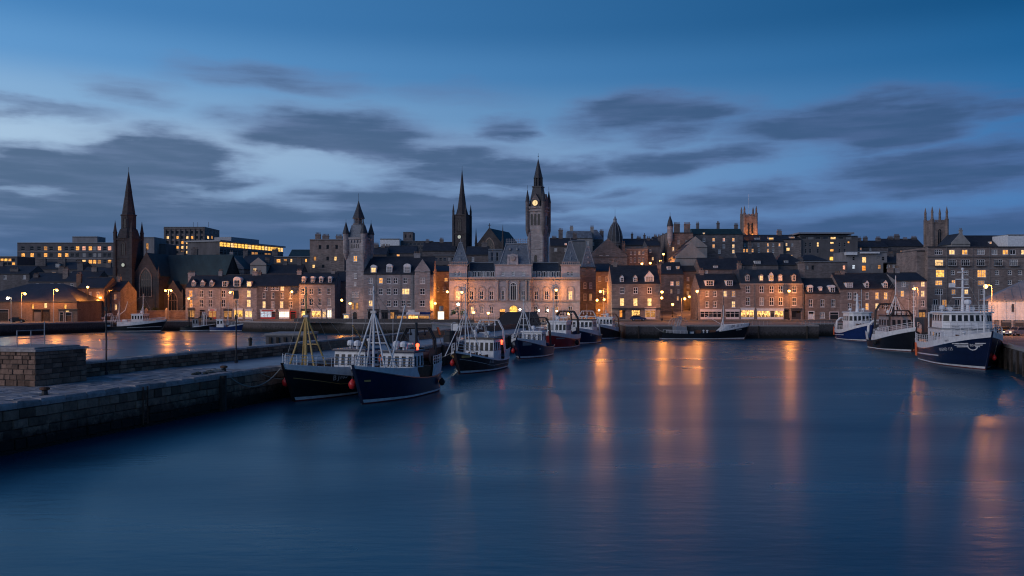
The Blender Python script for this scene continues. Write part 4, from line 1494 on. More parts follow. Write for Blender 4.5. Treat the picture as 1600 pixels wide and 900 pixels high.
# ------------------------------------------------------------------ town hall
def town_hall():
    Y, k = 250.0, 250.0 / F
    zb = gz(0, Y)
    off = (X(804, Y), Y, zb)
    t = thing('town_hall', 'long pale stone town hall with pyramid-roofed pavilions and central mansard dome', 'town hall', off)
    zc = Z(434.6, Y)
    za = Z(415, Y)
    segs = [(702, 730, .6, za), (730, 774, 0, Z(434.6, Y)), (774, 830, 1.2, za), (830, 877, 0, Z(434.6, Y)), (877, 906, .6, za)]
    up = [(715.5, 6.5, 14, 'p'), (737, 6, 14, '-'), (752.7, 6, 14, '-'), (768, 6, 14, '-'), (786, 5, 15, '-'), (818, 5, 15, '-'), (838, 6, 14, '-'), (854, 6, 14, '-'), (869, 6, 14, '-'), (891, 6.5, 14, 'p')]
    lo = [(714, 6, 10, '-'), (738, 5.5, 11, 'p'), (752.7, 5.5, 11, 'n'), (768, 5.5, 11, '-'), (837, 6, 11, '-'), (854, 5.5, 11, '-'), (870, 5.5, 11, 'd'), (891, 6, 11, '-')]
    at = [(712, 3.4, 8, '-'), (718, 3.4, 8, '-'), (786, 4.5, 6, 'n'), (802, 4.5, 7, 'n'), (818, 4.5, 6, 'n'), (887.5, 3.4, 8, '-'), (893.5, 3.4, 8, '-')]
    w = MB()
    for a, b, pr, zt in segs:
        x0, x1, yf = X(a, Y), X(b, Y), Y - pr
        ops = []
        for lst, py in ((up, 461.5), (lo, 484.5), (at, 427.5)):
            for px, wp, hp, lit in lst:
                if a < px < b:
                    W, H, cz, cx = round(wp * k, 1), round(hp * k, 1), Z(py, Y), X(px, Y)
                    ops.append((cx - x0 - W / 2, cx - x0 + W / 2, cz - H / 2, cz + H / 2))
                    put_window(t, off, (cx, yf + .14, cz), 0, W, H, 'sash4', lit)
                    if py == 461.5:
                        ring = MB()
                        r = W / 2 + .32
                        zz = cz + H / 2 + .25
                        for q in range(8):
                            a0, a1 = PI * q / 8, PI * (q + 1) / 8
                            P = lambda an, rr, y: (cx + rr * math.cos(an), y, zz + rr * math.sin(an))
                            ring.quad(P(a0, r + .22, yf - .14), P(a1, r + .22, yf - .14), P(a1, r, yf - .14), P(a0, r, yf - .14))
                            ring.quad(P(a0, r + .22, yf), P(a1, r + .22, yf), P(a1, r + .22, yf - .14), P(a0, r + .22, yf - .14))
                            ring.quad(P(a0, r, yf - .14), P(a1, r, yf - .14), P(a1, r, yf), P(a0, r, yf))
                        for s in (-1, 1):
                            ring.box(cx + s * (r + .11) - .12, yf - .13, cz - H / 2 - .2, cx + s * (r + .11) + .12, yf - .003, zz)
                        ring.box(cx - r - .3, yf - .2, cz - H / 2 - .42, cx + r + .3, yf - .002, cz - H / 2 - .2)
                        ring.build('window_surround', M['stone_trim'], t, off)
                    elif py == 484.5:
                        ring = MB()
                        r, zz = W / 2 + .1, cz + H / 2
                        for q in range(6):
                            a0, a1 = PI * q / 6, PI * (q + 1) / 6
                            P = lambda an, rr, y: (cx + rr * math.cos(an), y, zz + rr * math.sin(an) * .8)
                            ring.quad(P(a0, r + .2, yf - .1), P(a1, r + .2, yf - .1), P(a1, r, yf - .1), P(a0, r, yf - .1))
                            ring.quad(P(a0, r + .2, yf), P(a1, r + .2, yf), P(a1, r + .2, yf - .1), P(a0, r + .2, yf - .1))
                        ring.build('window_arch', M['stone_trim'], t, off)
        if a == 774:
            cx = X(802.5, Y)
            ops.append((cx - x0 - 1.15, cx - x0 + 1.15, zb + .1, Z(484, Y)))
            cx2 = X(785, Y)
            ops.append((cx2 - x0 - .75, cx2 - x0 + .75, zb + .1, Z(483, Y)))
        facade(w, (x0, yf), (x1, yf), zb - 1.5, zt, ops, .3)
        for s, xx in ((-1, x0), (1, x1)):
            w.quad((xx, yf, zb - 1.5), (xx, yf + 8, zb - 1.5), (xx, yf + 8, zt), (xx, yf, zt))
        w.quad((x0, yf + 8, zc - 1), (x1, yf + 8, zc - 1), (x1, yf + 8, zt), (x0, yf + 8, zt))
    x0, x1 = X(702, Y), X(906, Y)
    w.box(x0, Y + 7, zb - 1.5, x1, Y + 22, zc - .1)
    w.build('wall', M['granite_pale'], t, off)
    # horizontal mouldings, each following the steps of the front
    for py, h, pr in ((434.6, .5, .7), (437.6, .22, .3), (470.2, .35, .35), (497, .5, .2)):
        m = MB()
        for a, b, q, zt in segs:
            m.box(X(a, Y) - .04, Y - q - pr, Z(py, Y) - h / 2, X(b, Y) + .04, Y - q + .05, Z(py, Y) + h / 2)
        m.build('cornice' if py < 440 else 'string_course', M['stone_trim'], t, off)
    m = MB()
    for a, b, q, zt in segs:
        if q:
            m.box(X(a, Y) - .2, Y - q - .25, za, X(b, Y) + .2, Y + 8.1, za + .35)
            n = 9 if b - a < 40 else 0
            for i in range(n):
                xx = X(a + 1.5 + (b - a - 3) * i / (n - 1), Y)
                m.box(xx - .12, Y - q - .15, za + .35, xx + .12, Y - q + .05, za + .9)
            if n: m.box(X(a, Y), Y - q - .2, za + .9, X(b, Y), Y - q + .1, za + 1.05)
    m.build('parapet', M['stone_trim'], t, off)
    # giant columns across the middle
    for px in (778, 793, 810, 822, 827):
        m = MB()
        x = X(px, Y)
        z0, z1 = Z(469, Y), Z(438, Y)
        m.lathe(x, Y - 1.5, [(.36, z0), (.36, z0 + .25), (.27, z0 + .3), (.23, z1 - .45), (.34, z1 - .2), (.38, z1)], 10)
        m.build('column', M['stone_trim'], t, off)
    arch_window(t, off, X(802, Y), Y - 1.2, Z(468.5, Y), 1.5, 4.7, False, '-', 2, .25, 'white_frame', 'arched_window')
    # entrances
    m = MB()
    cx = X(802.5, Y)
    m.quad((cx - 1.1, Y - .85, zb + .1), (cx + 1.1, Y - .85, zb + .1), (cx + 1.1, Y - .85, Z(484, Y)), (cx - 1.1, Y - .85, Z(484, Y)))
    m.build('entrance_hall', M['glow_yellow'], t, off)
    arch = MB()
    zz = Z(484, Y)
    pts = [(cx + 1.15 * math.cos(PI * q / 10), zz + 1.15 * math.sin(PI * q / 10)) for q in range(11)]
    arch.add([(p[0], Y - 1.212, p[1]) for p in pts], [tuple(range(11))])
    arch.build('fanlight', M['glow_yellow'], t, off)
    m = MB()
    for q in range(10):
        a0, a1 = PI * q / 10, PI * (q + 1) / 10
        P = lambda an, rr, y: (cx + rr * math.cos(an), y, zz + rr * math.sin(an))
        m.quad(P(a0, 1.5, Y - 1.4), P(a1, 1.5, Y - 1.4), P(a1, 1.15, Y - 1.4), P(a0, 1.15, Y - 1.4))
        m.quad(P(a0, 1.5, Y - 1.2), P(a1, 1.5, Y - 1.2), P(a1, 1.5, Y - 1.4), P(a0, 1.5, Y - 1.4))
        m.quad(P(a0, 1.15, Y - 1.4), P(a1, 1.15, Y - 1.4), P(a1, 1.15, Y - 1.2), P(a0, 1.15, Y - 1.2))
    m.build('entrance_arch', M['stone_trim'], t, off)
    m = MB()
    cx2 = X(785, Y)
    m.box(cx2 - .7, Y - .95, zb, cx2 + .7, Y - .88, Z(487, Y))
    m.build('door', M['timber'], t, off)
    m = MB()
    m.quad((cx2 - .7, Y - .9, Z(487, Y)), (cx2 + .7, Y - .9, Z(487, Y)), (cx2 + .7, Y - .9, Z(483, Y)), (cx2 - .7, Y - .9, Z(483, Y)))
    m.build('fanlight', M['glow_warm'], t, off)
    # pavilion roofs
    def pyramid(pxa, pxb, z0, apex, yc, d, name, mat='slate_grey'):
        m = MB()
        xa, xb = X(pxa, yc - d / 2), X(pxb, yc - d / 2)
        xm = (xa + xb) / 2
        zt = Z(apex + 2, yc)
        r = m.loft([[(xa, yc - d / 2, z0), (xb, yc - d / 2, z0), (xb, yc + d / 2, z0), (xa, yc + d / 2, z0)],
                    [(xm - .35, yc - .35, zt), (xm + .35, yc - .35, zt), (xm + .35, yc + .35, zt), (xm - .35, yc + .35, zt)]])
        ro = m.build(name, M[mat], t, off)
        for sx in (-1, 1):
            for sy in (-1, 1):
                m = MB()
                m.tube((xm + sx * (xb - xa) / 2, yc + sy * d / 2, z0), (xm + sx * .35, yc + sy * .35, zt), .12, .12, 5)
                m.build('hip_flashing', M['lead'], ro, off)
        m = MB()
        m.box(xm - .5, yc - .5, zt, xm + .5, yc + .5, zt + .3)
        m.tube((xm, yc, zt + .3), (xm, yc, zt + 1.5), .09, .03)
        m.build('finial', M['lead'], ro, off)
        for q in (.25, .5):
            dm = MB()
            zz = z0 + (zt - z0) * q
            yy = yc - d / 2 * (1 - q) - .1
            dm.lathe(xm, yy, [(.28, zz - .3), (.28, zz + .2), (.02, zz + .55)], 6)
            dm.build('lucarne', M['lead'], ro, off)
    z0 = za + .35
    pyramid(706, 732, z0, 378, Y + 2.6, 5.0, 'roof')
    pyramid(879, 905, z0, 376.5, Y + 2.6, 5.0, 'roof')
    # central mansard dome
    m = MB()
    xa, xb, xc, xd = X(781, Y), X(828, Y), X(791, Y + 2), X(824, Y + 2)
    zt = Z(382, Y + 2)
    m.loft([[(xa, Y - .9, z0), (xb, Y - .9, z0), (xb, Y + 7.5, z0), (xa, Y + 7.5, z0)], [(xc, Y + 1.6, zt), (xd, Y + 1.6, zt), (xd, Y + 5.4, zt), (xc, Y + 5.4, zt)]])
    ro = m.build('mansard_roof', M['slate_grey'], t, off)
    m = MB()
    m.box(xc - .2, Y + 1.4, zt, xd + .2, Y + 5.6, zt + .4)
    for i in range(13):
        xx = xc + (xd - xc) * i / 12
        m.lathe(xx, Y + 1.5, [(.07, zt + .4), (.05, zt + 1.3), (.12, zt + 1.4), (.01, zt + 1.75)], 5)
    m.box(xc, Y + 1.46, zt + .8, xd, Y + 1.54, zt + .9)
    m.box(xc, Y + 1.46, zt + 1.2, xd, Y + 1.54, zt + 1.28)
    m.build('roof_cresting', M['lead'], ro, off)
    for a, b in ((xa, xc), (xb, xd)):
        m = MB()
        m.tube((a, Y - .9, z0), (b, Y + 1.6, zt), .17, .17, 5)
        m.build('hip_flashing', M['lead'], ro, off)
    for px in (797, 808):
        m = MB()
        x = X(px, Y)
        m.lathe(x, Y + .75, [(.3, z0 + 4.0), (.3, z0 + 4.5), (.02, z0 + 4.9)], 6)
        m.build('lucarne', M['lead'], ro, off)
    m = MB()
    cx, zz = X(801, Y), z0 - .2
    q_ = .72
    for s in (-1, 1):
        m.box(cx + s * 1.75 * q_ - .28, Y - 1.5, zz, cx + s * 1.75 * q_ + .28, Y - .6, zz + 1.8)
        m.box(cx + s * 1.75 * q_ - .2, Y - 1.4, zz + 1.8, cx + s * 1.75 * q_ + .2, Y - .9, zz + 2.9)
    pts = [0, 0] + [(cx + 2.0 * q_ * math.cos(PI * q / 10), zz + 2.1 + 1.4 * q_ * math.sin(PI * q / 10)) for q in range(11)]
    m.extrude_y([(cx - 1.1, zz), (cx + 1.1, zz), (cx + 1.1, zz + 2.1), (cx - 1.1, zz + 2.1)], Y - 1.35, Y - .7)
    m.extrude_y(pts[2:], Y - 1.5, Y - .6)
    pd = m.build('pediment', M['granite_pale'], t, off)
    m = MB()
    m.lathe(0, 0, [(.1, 0), (.8, .02), (.8, .1), (.6, .18), (.05, .2)], 14)
    cr = m.build('crest', M['stone_trim'], pd)
    cr.location = Vector((cx, Y - 1.5, zz + 1.9)) - Vector(off)
    cr.rotation_euler = (PI / 2, 0, 0)
    # wing roofs and glazed attics
    for a, b in ((730, 774), (830, 877)):
        m = MB()
        m.extrude_x([(Y + .9, zc + .05), (Y + .9, Z(422.5, Y)), (Y + 3.2, Z(411, Y + 3)), (Y + 8, Z(411, Y + 3)), (Y + 8, zc)], X(a, Y) + .62, X(b, Y) - .62)
        m.build('roof', M['slate_blue'], t, off)
        m = MB()
        m.box(X(a, Y) + .65, Y + 3.0, Z(411, Y + 3) + .02, X(b, Y) - .65, Y + 3.5, Z(411, Y + 3) + .22)
        m.build('ridge_capping', M['lead'], t, off)
        n = 6
        for i in range(n):
            cxx = X(a + 4.5 + (b - a - 9) * i / (n - 1), Y)
            put_window(t, off, (cxx, Y + .82, Z(428.5, Y)), 0, 1.1, 1.6, 'pair', 'nb-'[i % 3])
    # side wing and small pyramid; shade of the turned side coloured into the stone
    t2, off2 = house('side_wing', 'stone side wing with its shade coloured in, right of the pale town hall', 'building', 906, 931, 418, 418, 262, 14, 'granite_dark', 'slate', [(446, 4, 9, [914, 923]), (464, 4, 10, [914, 923], '-d')], gable='flat')
    t, off = t2, off2
    pyramid(909, 930, Z(418, 262), 384, 265.5, 5.2, 'pyramid_roof')


town_hall()


# ------------------------------------------------------------------ churches and towers, built about their own axes
def gbox(wm, rm, x0, x1, y0, y1, zf, ze, zr, e=.3):
    """gabled block, gable towards -y"""
    xm = (x0 + x1) / 2
    for y in (y0, y1):
        wm.add([(x0, y, zf), (x1, y, zf), (x1, y, ze), (xm, y, zr), (x0, y, ze)], [(0, 1, 2, 3, 4)])
    for x in (x0, x1):
        wm.quad((x, y0, zf), (x, y1, zf), (x, y1, ze), (x, y0, ze))
    for s in (-1, 1):
        xs = xm + s * ((x1 - x0) / 2 + e)
        zz = ze - e * (zr - ze) / ((x1 - x0) / 2)
        rm.loft([[(xs, y, zz + .02), (xm, y, zr + .02), (xm, y, zr + .22), (xs, y, zz + .22)] for y in (y0 + .35, y1)])
        wm.loft([[(xm + s * (x1 - x0) / 2, y, ze), (xm, y, zr), (xm, y, zr + .45), (xm + s * (x1 - x0) / 2, y, ze + .45)] for y in (y0 - .02, y0 + .35)])


def towers():
    O = (0, 0, 0)
    # --- dark church on the left
    Y = 300
    t = thing('dark_church', 'dark stone church with tall spire, clock and big traceried gable window', 'church', (X(201, Y), Y, 3.0), R(-10))
    m = MB()
    w = 3.0
    m.box(-w, -w, -2, w, w, 26.4)
    for sx in (-1, 1):
        for sy in (-1, 1):
            m.box(sx * w - .55, sy * w - .55, -2, sx * w + .55, sy * w + .55, 17)
            m.box(sx * w - .4, sy * w - .4, 17, sx * w + .4, sy * w + .4, 26.4)
    m.box(-w - .3, -w - .3, 26.4, w + .3, w + .3, 26.9)
    m.box(-w - .15, -w - .15, 12.2, w + .15, w + .15, 12.5)
    m.box(-w - .15, -w - .15, 20.2, w + .15, w + .15, 20.5)
    m.build('tower', M['soot_stone'], t)
    m = MB()
    m.lathe(0, 0, [(3.9, 26.9), (2.75, 30.2), (2.4, 30.3), (2.4, 34.6), (2.6, 34.7), (2.6, 35.1)], 8, PI / 8)
    m.build('belfry', M['soot_stone'], t)
    m = MB()
    m.lathe(0, 0, [(2.2, 35.1), (1.1, 42.5), (1.18, 42.6), (1.1, 42.8), (.1, 49.6)], 8, PI / 8)
    m.tube((0, 0, 49.6), (0, 0, 51.2), .06)
    m.build('spire', M['soot_stone'], t)
    for sx in (-1, 1):
        for sy in (-1, 1):
            m = MB()
            pinnacle(m, sx * w, sy * w, 26.4, 33, .62)
            m.build('pinnacle', M['soot_stone'], t)
    arch_window(t, O, 0, -w, 21.4, 1.3, 4.2, True, '-', 1, .25, 'soot_stone', 'lancet')
    arch_window(t, O, 0, -2.24, 30.6, .8, 3.2, True, '-', 0, .2, 'soot_stone', 'lancet')
    arch_window(t, O, 0, -w, .4, 1.6, 4, True, '-', 0, .3, 'soot_stone', 'doorway')
    clock(t, O, 0, -w - .02, 18.0, .6)
    wm, rm = MB(), MB()
    gbox(wm, rm, 3.0, 12.0, -1.5, 14, -2, 14.6, 21.9)
    gbox(wm, rm, 12.6, 19.5, .5, 6, -2, 7.5, 12.5)
    wm.box(12, 4, -2, 32, 18, 12.0)
    for x in (12.0, 32):
        wm.add([(x, 4, 12), (x, 18, 12), (x, 11, 21.7)], [(0, 1, 2)])
    for y0, z0, y1, z1 in ((3.6, 11.5, 11, 21.7), (18.4, 11.5, 11, 21.7)):
        rm.loft([[(x, y0, z0), (x, y1, z1), (x, y1, z1 + .25), (x, y0, z0 + .25)] for x in (8, 32.3)])
    wm.build('nave_wall', M['soot_stone'], t)
    rm.build('roof', M['copper'], t)
    arch_window(t, O, 7.3, -1.5, 7.5, 4.0, 9.2, True, '-', 4, .35, 'sandstone', 'traceried_window', 8, .2)
    arch_window(t, O, 16.0, .5, 2.5, 2.9, 6.2, True, '-', 2, .3, 'sandstone', 'traceried_window')
    for x in (2.9, 12.0, 19.6):
        m = MB()
        m.box(x - .5, -2.2 if x < 13 else -.2, -2, x + .5, 1, 13 if x < 13 else 7)
        pinnacle(m, x, -1.6 if x < 13 else .3, 13 if x < 13 else 7, 17.5 if x < 13 else 10, .5)
        m.build('buttress', M['soot_stone'], t)
    m = MB()
    m.box(7.4, -1.45, 22.2, 7.6, -1.3, 23.6)
    m.box(7.0, -1.45, 22.9, 8.0, -1.3, 23.1)
    m.build('cross', M['soot_stone'], t)
    # churchyard wall
    Y = 291
    x0, x1 = X(196, Y), X(292, Y)
    t = thing('churchyard_wall', 'long low stone churchyard wall under the twin street lamp', 'wall', (x0, Y, 3.0))
    m = MB()
    m.box(0, 0, -1, x1 - x0, .5, 2.6)
    m.build('stonework', M['sandstone'], t)
    m = MB()
    m.box(-.08, -.1, 2.6, x1 - x0 + .08, .6, 2.8)
    m.build('coping', M['stone_trim'], t)
    for i in range(4):
        m = MB()
        xx = (x1 - x0) * i / 3
        m.box(xx - .4, -.15, -1, xx + .4, .65, 3.1)
        m.lathe(xx, .25, [(.6, 3.1), (.05, 3.7)], 4, PI / 4)
        m.build('pillar', M['stone_trim'], t)
    # --- turreted tower
    Y = 258
    t = thing('turreted_tower', 'square grey stone tower with four cone-roofed turrets and slate spirelet', 'tower', (X(558.5, Y), Y + 2, 3.2), R(-14))
    w = 2.75
    m = MB()
    m.box(-w, -w, -2, w, w, 23.6)
    for z in (9.5, 14.3, 20.2):
        m.box(-w - .12, -w - .12, z, w + .12, w + .12, z + .28)
    for q in range(6):
        m.box(-w + .35 + q * .95, -w - .3, 22.7, -w + .75 + q * .95, -w, 23.5)
        m.box(w, -w + .35 + q * .95, 22.7, w + .3, -w + .75 + q * .95, 23.5)
    m.box(-w - .3, -w - .3, 23.6, w + .3, w + .3, 24.2)
    m.build('wall', M['granite'], t)
    for sx in (-1, 1):
        for sy in (-1, 1):
            m = MB()
            m.lathe(sx * w, sy * w, [(.15, 17.6), (.85, 19.6), (.85, 25.2), (.95, 25.3)], 10)
            tu = m.build('turret', M['granite'], t)
            m = MB()
            m.lathe(sx * w, sy * w, [(1.05, 25.3), (.05, 28.8)], 10)
            m.tube((sx * w, sy * w, 28.7), (sx * w, sy * w, 29.6), .04)
            m.build('turret_roof', M['slate'], tu)
    m = MB()
    m.loft([[(-2.4, -2.4, 24.2), (2.4, -2.4, 24.2), (2.4, 2.4, 24.2), (-2.4, 2.4, 24.2)], [(-1.5, -1.5, 28), (1.5, -1.5, 28), (1.5, 1.5, 28), (-1.5, 1.5, 28)]])
    m.build('roof', M['slate_grey'], t)
    m = MB()
    m.lathe(0, 0, [(1.65, 28), (1.65, 28.4), (1.3, 28.4), (1.3, 28.5)], 8, PI / 8)
    for q in range(8):
        a = 2 * PI * q / 8 + PI / 8
        m.tube((1.3 * math.cos(a), 1.3 * math.sin(a), 28.4), (1.3 * math.cos(a), 1.3 * math.sin(a), 29.8), .14)
    m.lathe(0, 0, [(.9, 28.4), (.9, 29.8), (1.75, 29.8), (1.75, 30.0)], 8, PI / 8)
    m.build('lantern', M['granite_dark'], t)
    m = MB()
    m.lathe(0, 0, [(1.8, 30.0), (.75, 32.8), (.04, 35.2)], 8, PI / 8)
    m.tube((0, 0, 35), (0, 0, 37.3), .05)
    m.build('spirelet', M['slate'], t)
    for (x, z, ww, h, lit) in ((.25, 18.0, 1.2, 1.7, 'w'), (.3, 13.0, .9, 1.5, '-'), (.2, 10.6, .7, 1.0, 'n'), (-.5, 7.6, .6, 1.5, '-'), (.3, 7.6, .6, 1.5, '-'), (1.1, 7.6, .6, 1.5, '-')):
        put_window(t, O, (x, -w - .06, z), 0, ww, h, 'sash4', lit)
    for q in range(5):
        put_window(t, O, (-1.1 + q * .55, -w - .04, 21.7), 0, .3, 1.1, 'bare', '-')
    for s in (-.55, .75):
        arch_window(t, O, s, -w, 3.3, .75, 2.0, False, 'd', 0, .16, 'stone_trim', 'arched_window')
    arch_window(t, O, .1, -w, -.1, 1.3, 2.7, False, '-', 0, .2, 'stone_trim', 'doorway')
    # --- second spire
    Y = 330
    zb = gz(X(722, Y), Y)
    t = thing('spired_church', 'dark church with slender needle spire and gabled nave behind the town hall', 'church', (X(722, Y), Y, 0), R(-20))
    w = 2.45
    m = MB()
    m.box(-w, -w, zb - 2, w, w, 40.6)
    for sx in (-1, 1):
        for sy in (-1, 1):
            m.box(sx * w - .35, sy * w - .35, zb, sx * w + .35, sy * w + .35, 40.6)
    for z in (27, 33.6, 40.6):
        m.box(-w - .2, -w - .2, z, w + .2, w + .2, z + .35)
    m.build('tower', M['soot_stone'], t)
    for sx in (-1, 1):
        for sy in (-1, 1):
            m = MB()
            pinnacle(m, sx * w, sy * w, 40.6, 44.9, .42)
            m.build('pinnacle', M['soot_stone'], t)
    m = MB()
    m.lathe(0, 0, [(2.35, 40.9), (1.65, 43.5), (1.0, 48.5), (1.06, 48.6), (.95, 48.8), (.06, 57.8)], 8, PI / 8)
    m.tube((0, 0, 57.6), (0, 0, 59.2), .05)
    m.build('spire', M['soot_stone'], t)
    arch_window(t, O, 0, -w, 34.8, 1.3, 4.6, True, '-', 1, .25, 'soot_stone', 'lancet')
    clock(t, O, 0, -w - .02, 32.6, .66)
    wm, rm = MB(), MB()
    gbox(wm, rm, 5.2, 15.8, 1, 22, zb - 2, 29.2, 35.6)
    wm.build('nave_wall', M['soot_stone'], t)
    rm.build('roof', M['copper'], t)
    arch_window(t, O, 10.5, 1, 24.5, 3.6, 7.5, True, '-', 3, .3, 'sandstone', 'traceried_window')
    m = MB()
    m.box(10.4, 1.0, 36, 10.6, 1.2, 37.6)
    m.box(10.0, 1.0, 36.8, 11.0, 1.2, 37.0)
    m.build('cross', M['soot_stone'], t)
    for x, h in ((5.2, 36), (15.8, 37)):
        m = MB()
        pinnacle(m, x, 1, 27, h, .5)
        m.build('pinnacle', M['soot_stone'], t)
    # --- clock tower
    Y = 285
    zb = gz(X(841, Y), Y)
    t = thing('clock_tower', 'tall grey clock tower with lit dial, corner turrets and dark spire', 'clock tower', (X(841, Y), Y, 0), R(-21))
    w = 2.3
    m = MB()
    m.box(-w, -w, zb - 2, w, w, 31.6)
    for sx in (-1, 1):
        for sy in (-1, 1):
            m.lathe(sx * w, sy * w, [(.5, zb - 2), (.5, 31)], 8)
    for z in (14, 20, 25.4):
        m.box(-w - .2, -w - .2, z, w + .2, w + .2, z + .3)
    m.loft([[(-w, -w, 30.6), (w, -w, 30.6), (w, w, 30.6), (-w, w, 30.6)], [(-w - .38, -w - .38, 32), (w + .38, -w - .38, 32), (w + .38, w + .38, 32), (-w - .38, w + .38, 32)]])
    m.box(-w - .38, -w - .38, 32, w + .38, w + .38, 38.4)
    m.box(-w - .75, -w - .75, 37.5, w + .75, w + .75, 37.9)
    for q in range(9):
        x = -w - .4 + q * (2 * w + .8) / 8
        m.box(x - .22, -w - .75, 38.4, x + .22, -w - .45, 39.1)
        m.box(w + .45, x - .22, 38.4, w + .75, x + .22, 39.1)
    m.build('shaft', M['granite'], t)
    for sx in (-1, 1):
        for sy in (-1, 1):
            m = MB()
            a = w + .385
            m.lathe(sx * a, sy * a, [(.2, 29.6), (.68, 31.6), (.68, 40.4), (.8, 40.6)], 8)
            tu = m.build('corner_turret', M['granite_dark'], t)
            m = MB()
            m.lathe(sx * a, sy * a, [(.78, 40.6), (.04, 44.6)], 8)
            m.tube((sx * a, sy * a, 44.8), (sx * a, sy * a, 45.9), .05)
            m.build('turret_roof', M['slate'], tu)
    for x in (-1.2, 0, 1.2):
        arch_window(t, O, x, -w - .38, 33.1, .78, 3.6, False, '-', 0, .18, 'granite', 'belfry_opening')
    for q in (-1.2, 0, 1.2):
        mm = MB()
        mm.box(w + .38, q - .36, 33.1, w + .386, q + .36, 36.2)
        mm.build('belfry_opening', M['glass'], t)
    arch_window(t, O, 0, -w, 20.8, 1.0, 2.8, False, '-', 0, .2, 'granite', 'arched_window')
    arch_window(t, O, 0, -w, 15.5, .7, 2.2, False, '-', 0, .2, 'granite', 'arched_window')
    m = MB()
    m.loft([[(-2.4, -2.4, 38.4), (2.4, -2.4, 38.4), (2.4, 2.4, 38.4), (-2.4, 2.4, 38.4)], [(-1.4, -1.4, 45.3), (1.4, -1.4, 45.3), (1.4, 1.4, 45.3), (-1.4, 1.4, 45.3)]])
    m.build('roof', M['slate'], t)
    m = MB()
    m.extrude_y([(-1.4, 38.4), (1.4, 38.4), (1.4, 41), (0, 43.2), (-1.4, 41)], -w - .6, -1)
    m.extrude_x([(-1.4, 38.4), (1.4, 38.4), (1.4, 41), (0, 43.2), (-1.4, 41)], 1, w + .6)
    m.build('clock_gable', M['granite_dark'], t)
    clock(t, O, 0, -w - .62, 40.15, .9, 'dial_warm')
    m = MB()
    m.box(-1.6, -1.6, 45.3, 1.6, 1.6, 45.7)
    for q in range(8):
        a = 2 * PI * q / 8 + PI / 8
        m.tube((1.3 * math.cos(a), 1.3 * math.sin(a), 45.7), (1.25 * math.cos(a), 1.25 * math.sin(a), 48.3), .2)
    m.lathe(0, 0, [(.95, 45.7), (.9, 48.3), (1.5, 48.3), (1.5, 48.6)], 8, PI / 8)
    m.build('lantern', M['slate'], t)
    m = MB()
    m.lathe(0, 0, [(1.4, 48.6), (.8, 51.3), (.05, 54.6)], 8, PI / 8)
    m.tube((0, 0, 54.4), (0, 0, 56.4), .05)
    m.ball((0, 0, 55.4), .18)
    m.build('spire', M['slate'], t)
    # --- domed hall
    Y = 335
    x, zb = X(961, Y), gz(X(961, Y), Y)
    t = thing('domed_hall', 'dark hall with ribbed dome and pointed finial on the skyline', 'domed building', (x, Y, 0))
    m = MB()
    m.lathe(0, 0, [(2.9, zb), (2.9, 30.5), (3.1, 30.7), (3.1, 31.2)], 12)
    m.box(-4.5, -1, zb, 4.5, 8, 27)
    m.build('drum', M['granite_dark'], t)
    m = MB()
    m.lathe(0, 0, [(2.9, 31.2), (2.8, 33.2), (2.35, 35.3), (1.6, 37.2), (.7, 38.6), (.7, 38.8)], 12)
    m.build('dome', M['slate'], t)
    m = MB()
    for q in range(12):
        a = 2 * PI * q / 12
        pr = [(2.95, 31.2), (2.85, 33.2), (2.4, 35.3), (1.65, 37.2), (.75, 38.6)]
        m.path([(r * math.cos(a), r * math.sin(a), z) for r, z in pr], .1, 4)
    m.build('dome_rib', M['lead'], t)
    m = MB()
    m.lathe(0, 0, [(.75, 38.6), (.6, 39.6), (.75, 39.7), (.35, 40.4), (.05, 41.2)], 8)
    m.tube((0, 0, 41), (0, 0, 43.6), .05)
    m.build('finial', M['lead'], t)
    for q in range(5):
        a = -PI / 2 + (q - 2) * .5
        mm = MB()
        mm.box(-.35, -.06, -1.2, .35, .06, 1.2)
        o = mm.build('drum_window', M['glass'], t, loc=(2.95 * math.cos(a), 2.95 * math.sin(a), 28.6))
        o.rotation_euler = (0, 0, a + PI / 2)
    # --- floodlit tower
    def square_tower(name, label, px, Y, wd, zt, zp, mat, rz=0, flag=None, tw=.75, lit='-'):
        x = X(px, Y)
        zb = gz(x, Y)
        t = thing(name, label, 'church tower', (x, Y, 0), rz)
        w = wd / 2
        m = MB()
        m.box(-w, -w, zb - 2, w, w, zt - .9)
        for z in (zt - 11, zt - 1.2):
            m.box(-w - .15, -w - .15, z, w + .15, w + .15, z + .3)
        n = 6
        for q in range(n):
            a = -w + tw + .2 + (2 * w - 2 * tw - .4) * (q + .5) / n
            g = (2 * w - 2 * tw) / n * .28
            for y in (-w - .12, w - .2):
                m.box(a - g, y, zt - .9, a + g, y + .32, zt)
            m.box(w - .2, a - g, zt - .9, w + .12, a + g, zt)
            m.box(-w - .12, a - g, zt - .9, -w + .2, a + g, zt)
        m.build('tower', M[mat], t)
        for sx in (-1, 1):
            for sy in (-1, 1):
                m = MB()
                m.lathe(sx * (w - .1), sy * (w - .1), [(tw, zb), (tw, zt), (tw * 1.15, zt + .1), (tw * .7, zt + .5), (tw * .6, zt + (zp - zt) * .5), (tw * .75, zt + (zp - zt) * .53), (.04, zp)], 8, PI / 8)
                m.build('corner_turret', M[mat], t)
        for s in ((-1, 1) if flag else (0,)):
            arch_window(t, O, s * .68, -w, zt - 9.5, .75 if flag else 1.35, 6.2, True, lit, 0 if flag else 1, .2, mat, 'belfry_opening')
        if flag:
            m = MB()
            m.tube((0, 0, zt - 1), (0, 0, flag), .08, .05)
            m.build('flagpole', M['white'], t)
        return t
    t = square_tower('floodlit_tower', 'battlemented church tower floodlit orange with a thin flagpole', 1170, 340, 4.7, 42.1, 45.2, 'sandstone', flag=50, tw=.52)
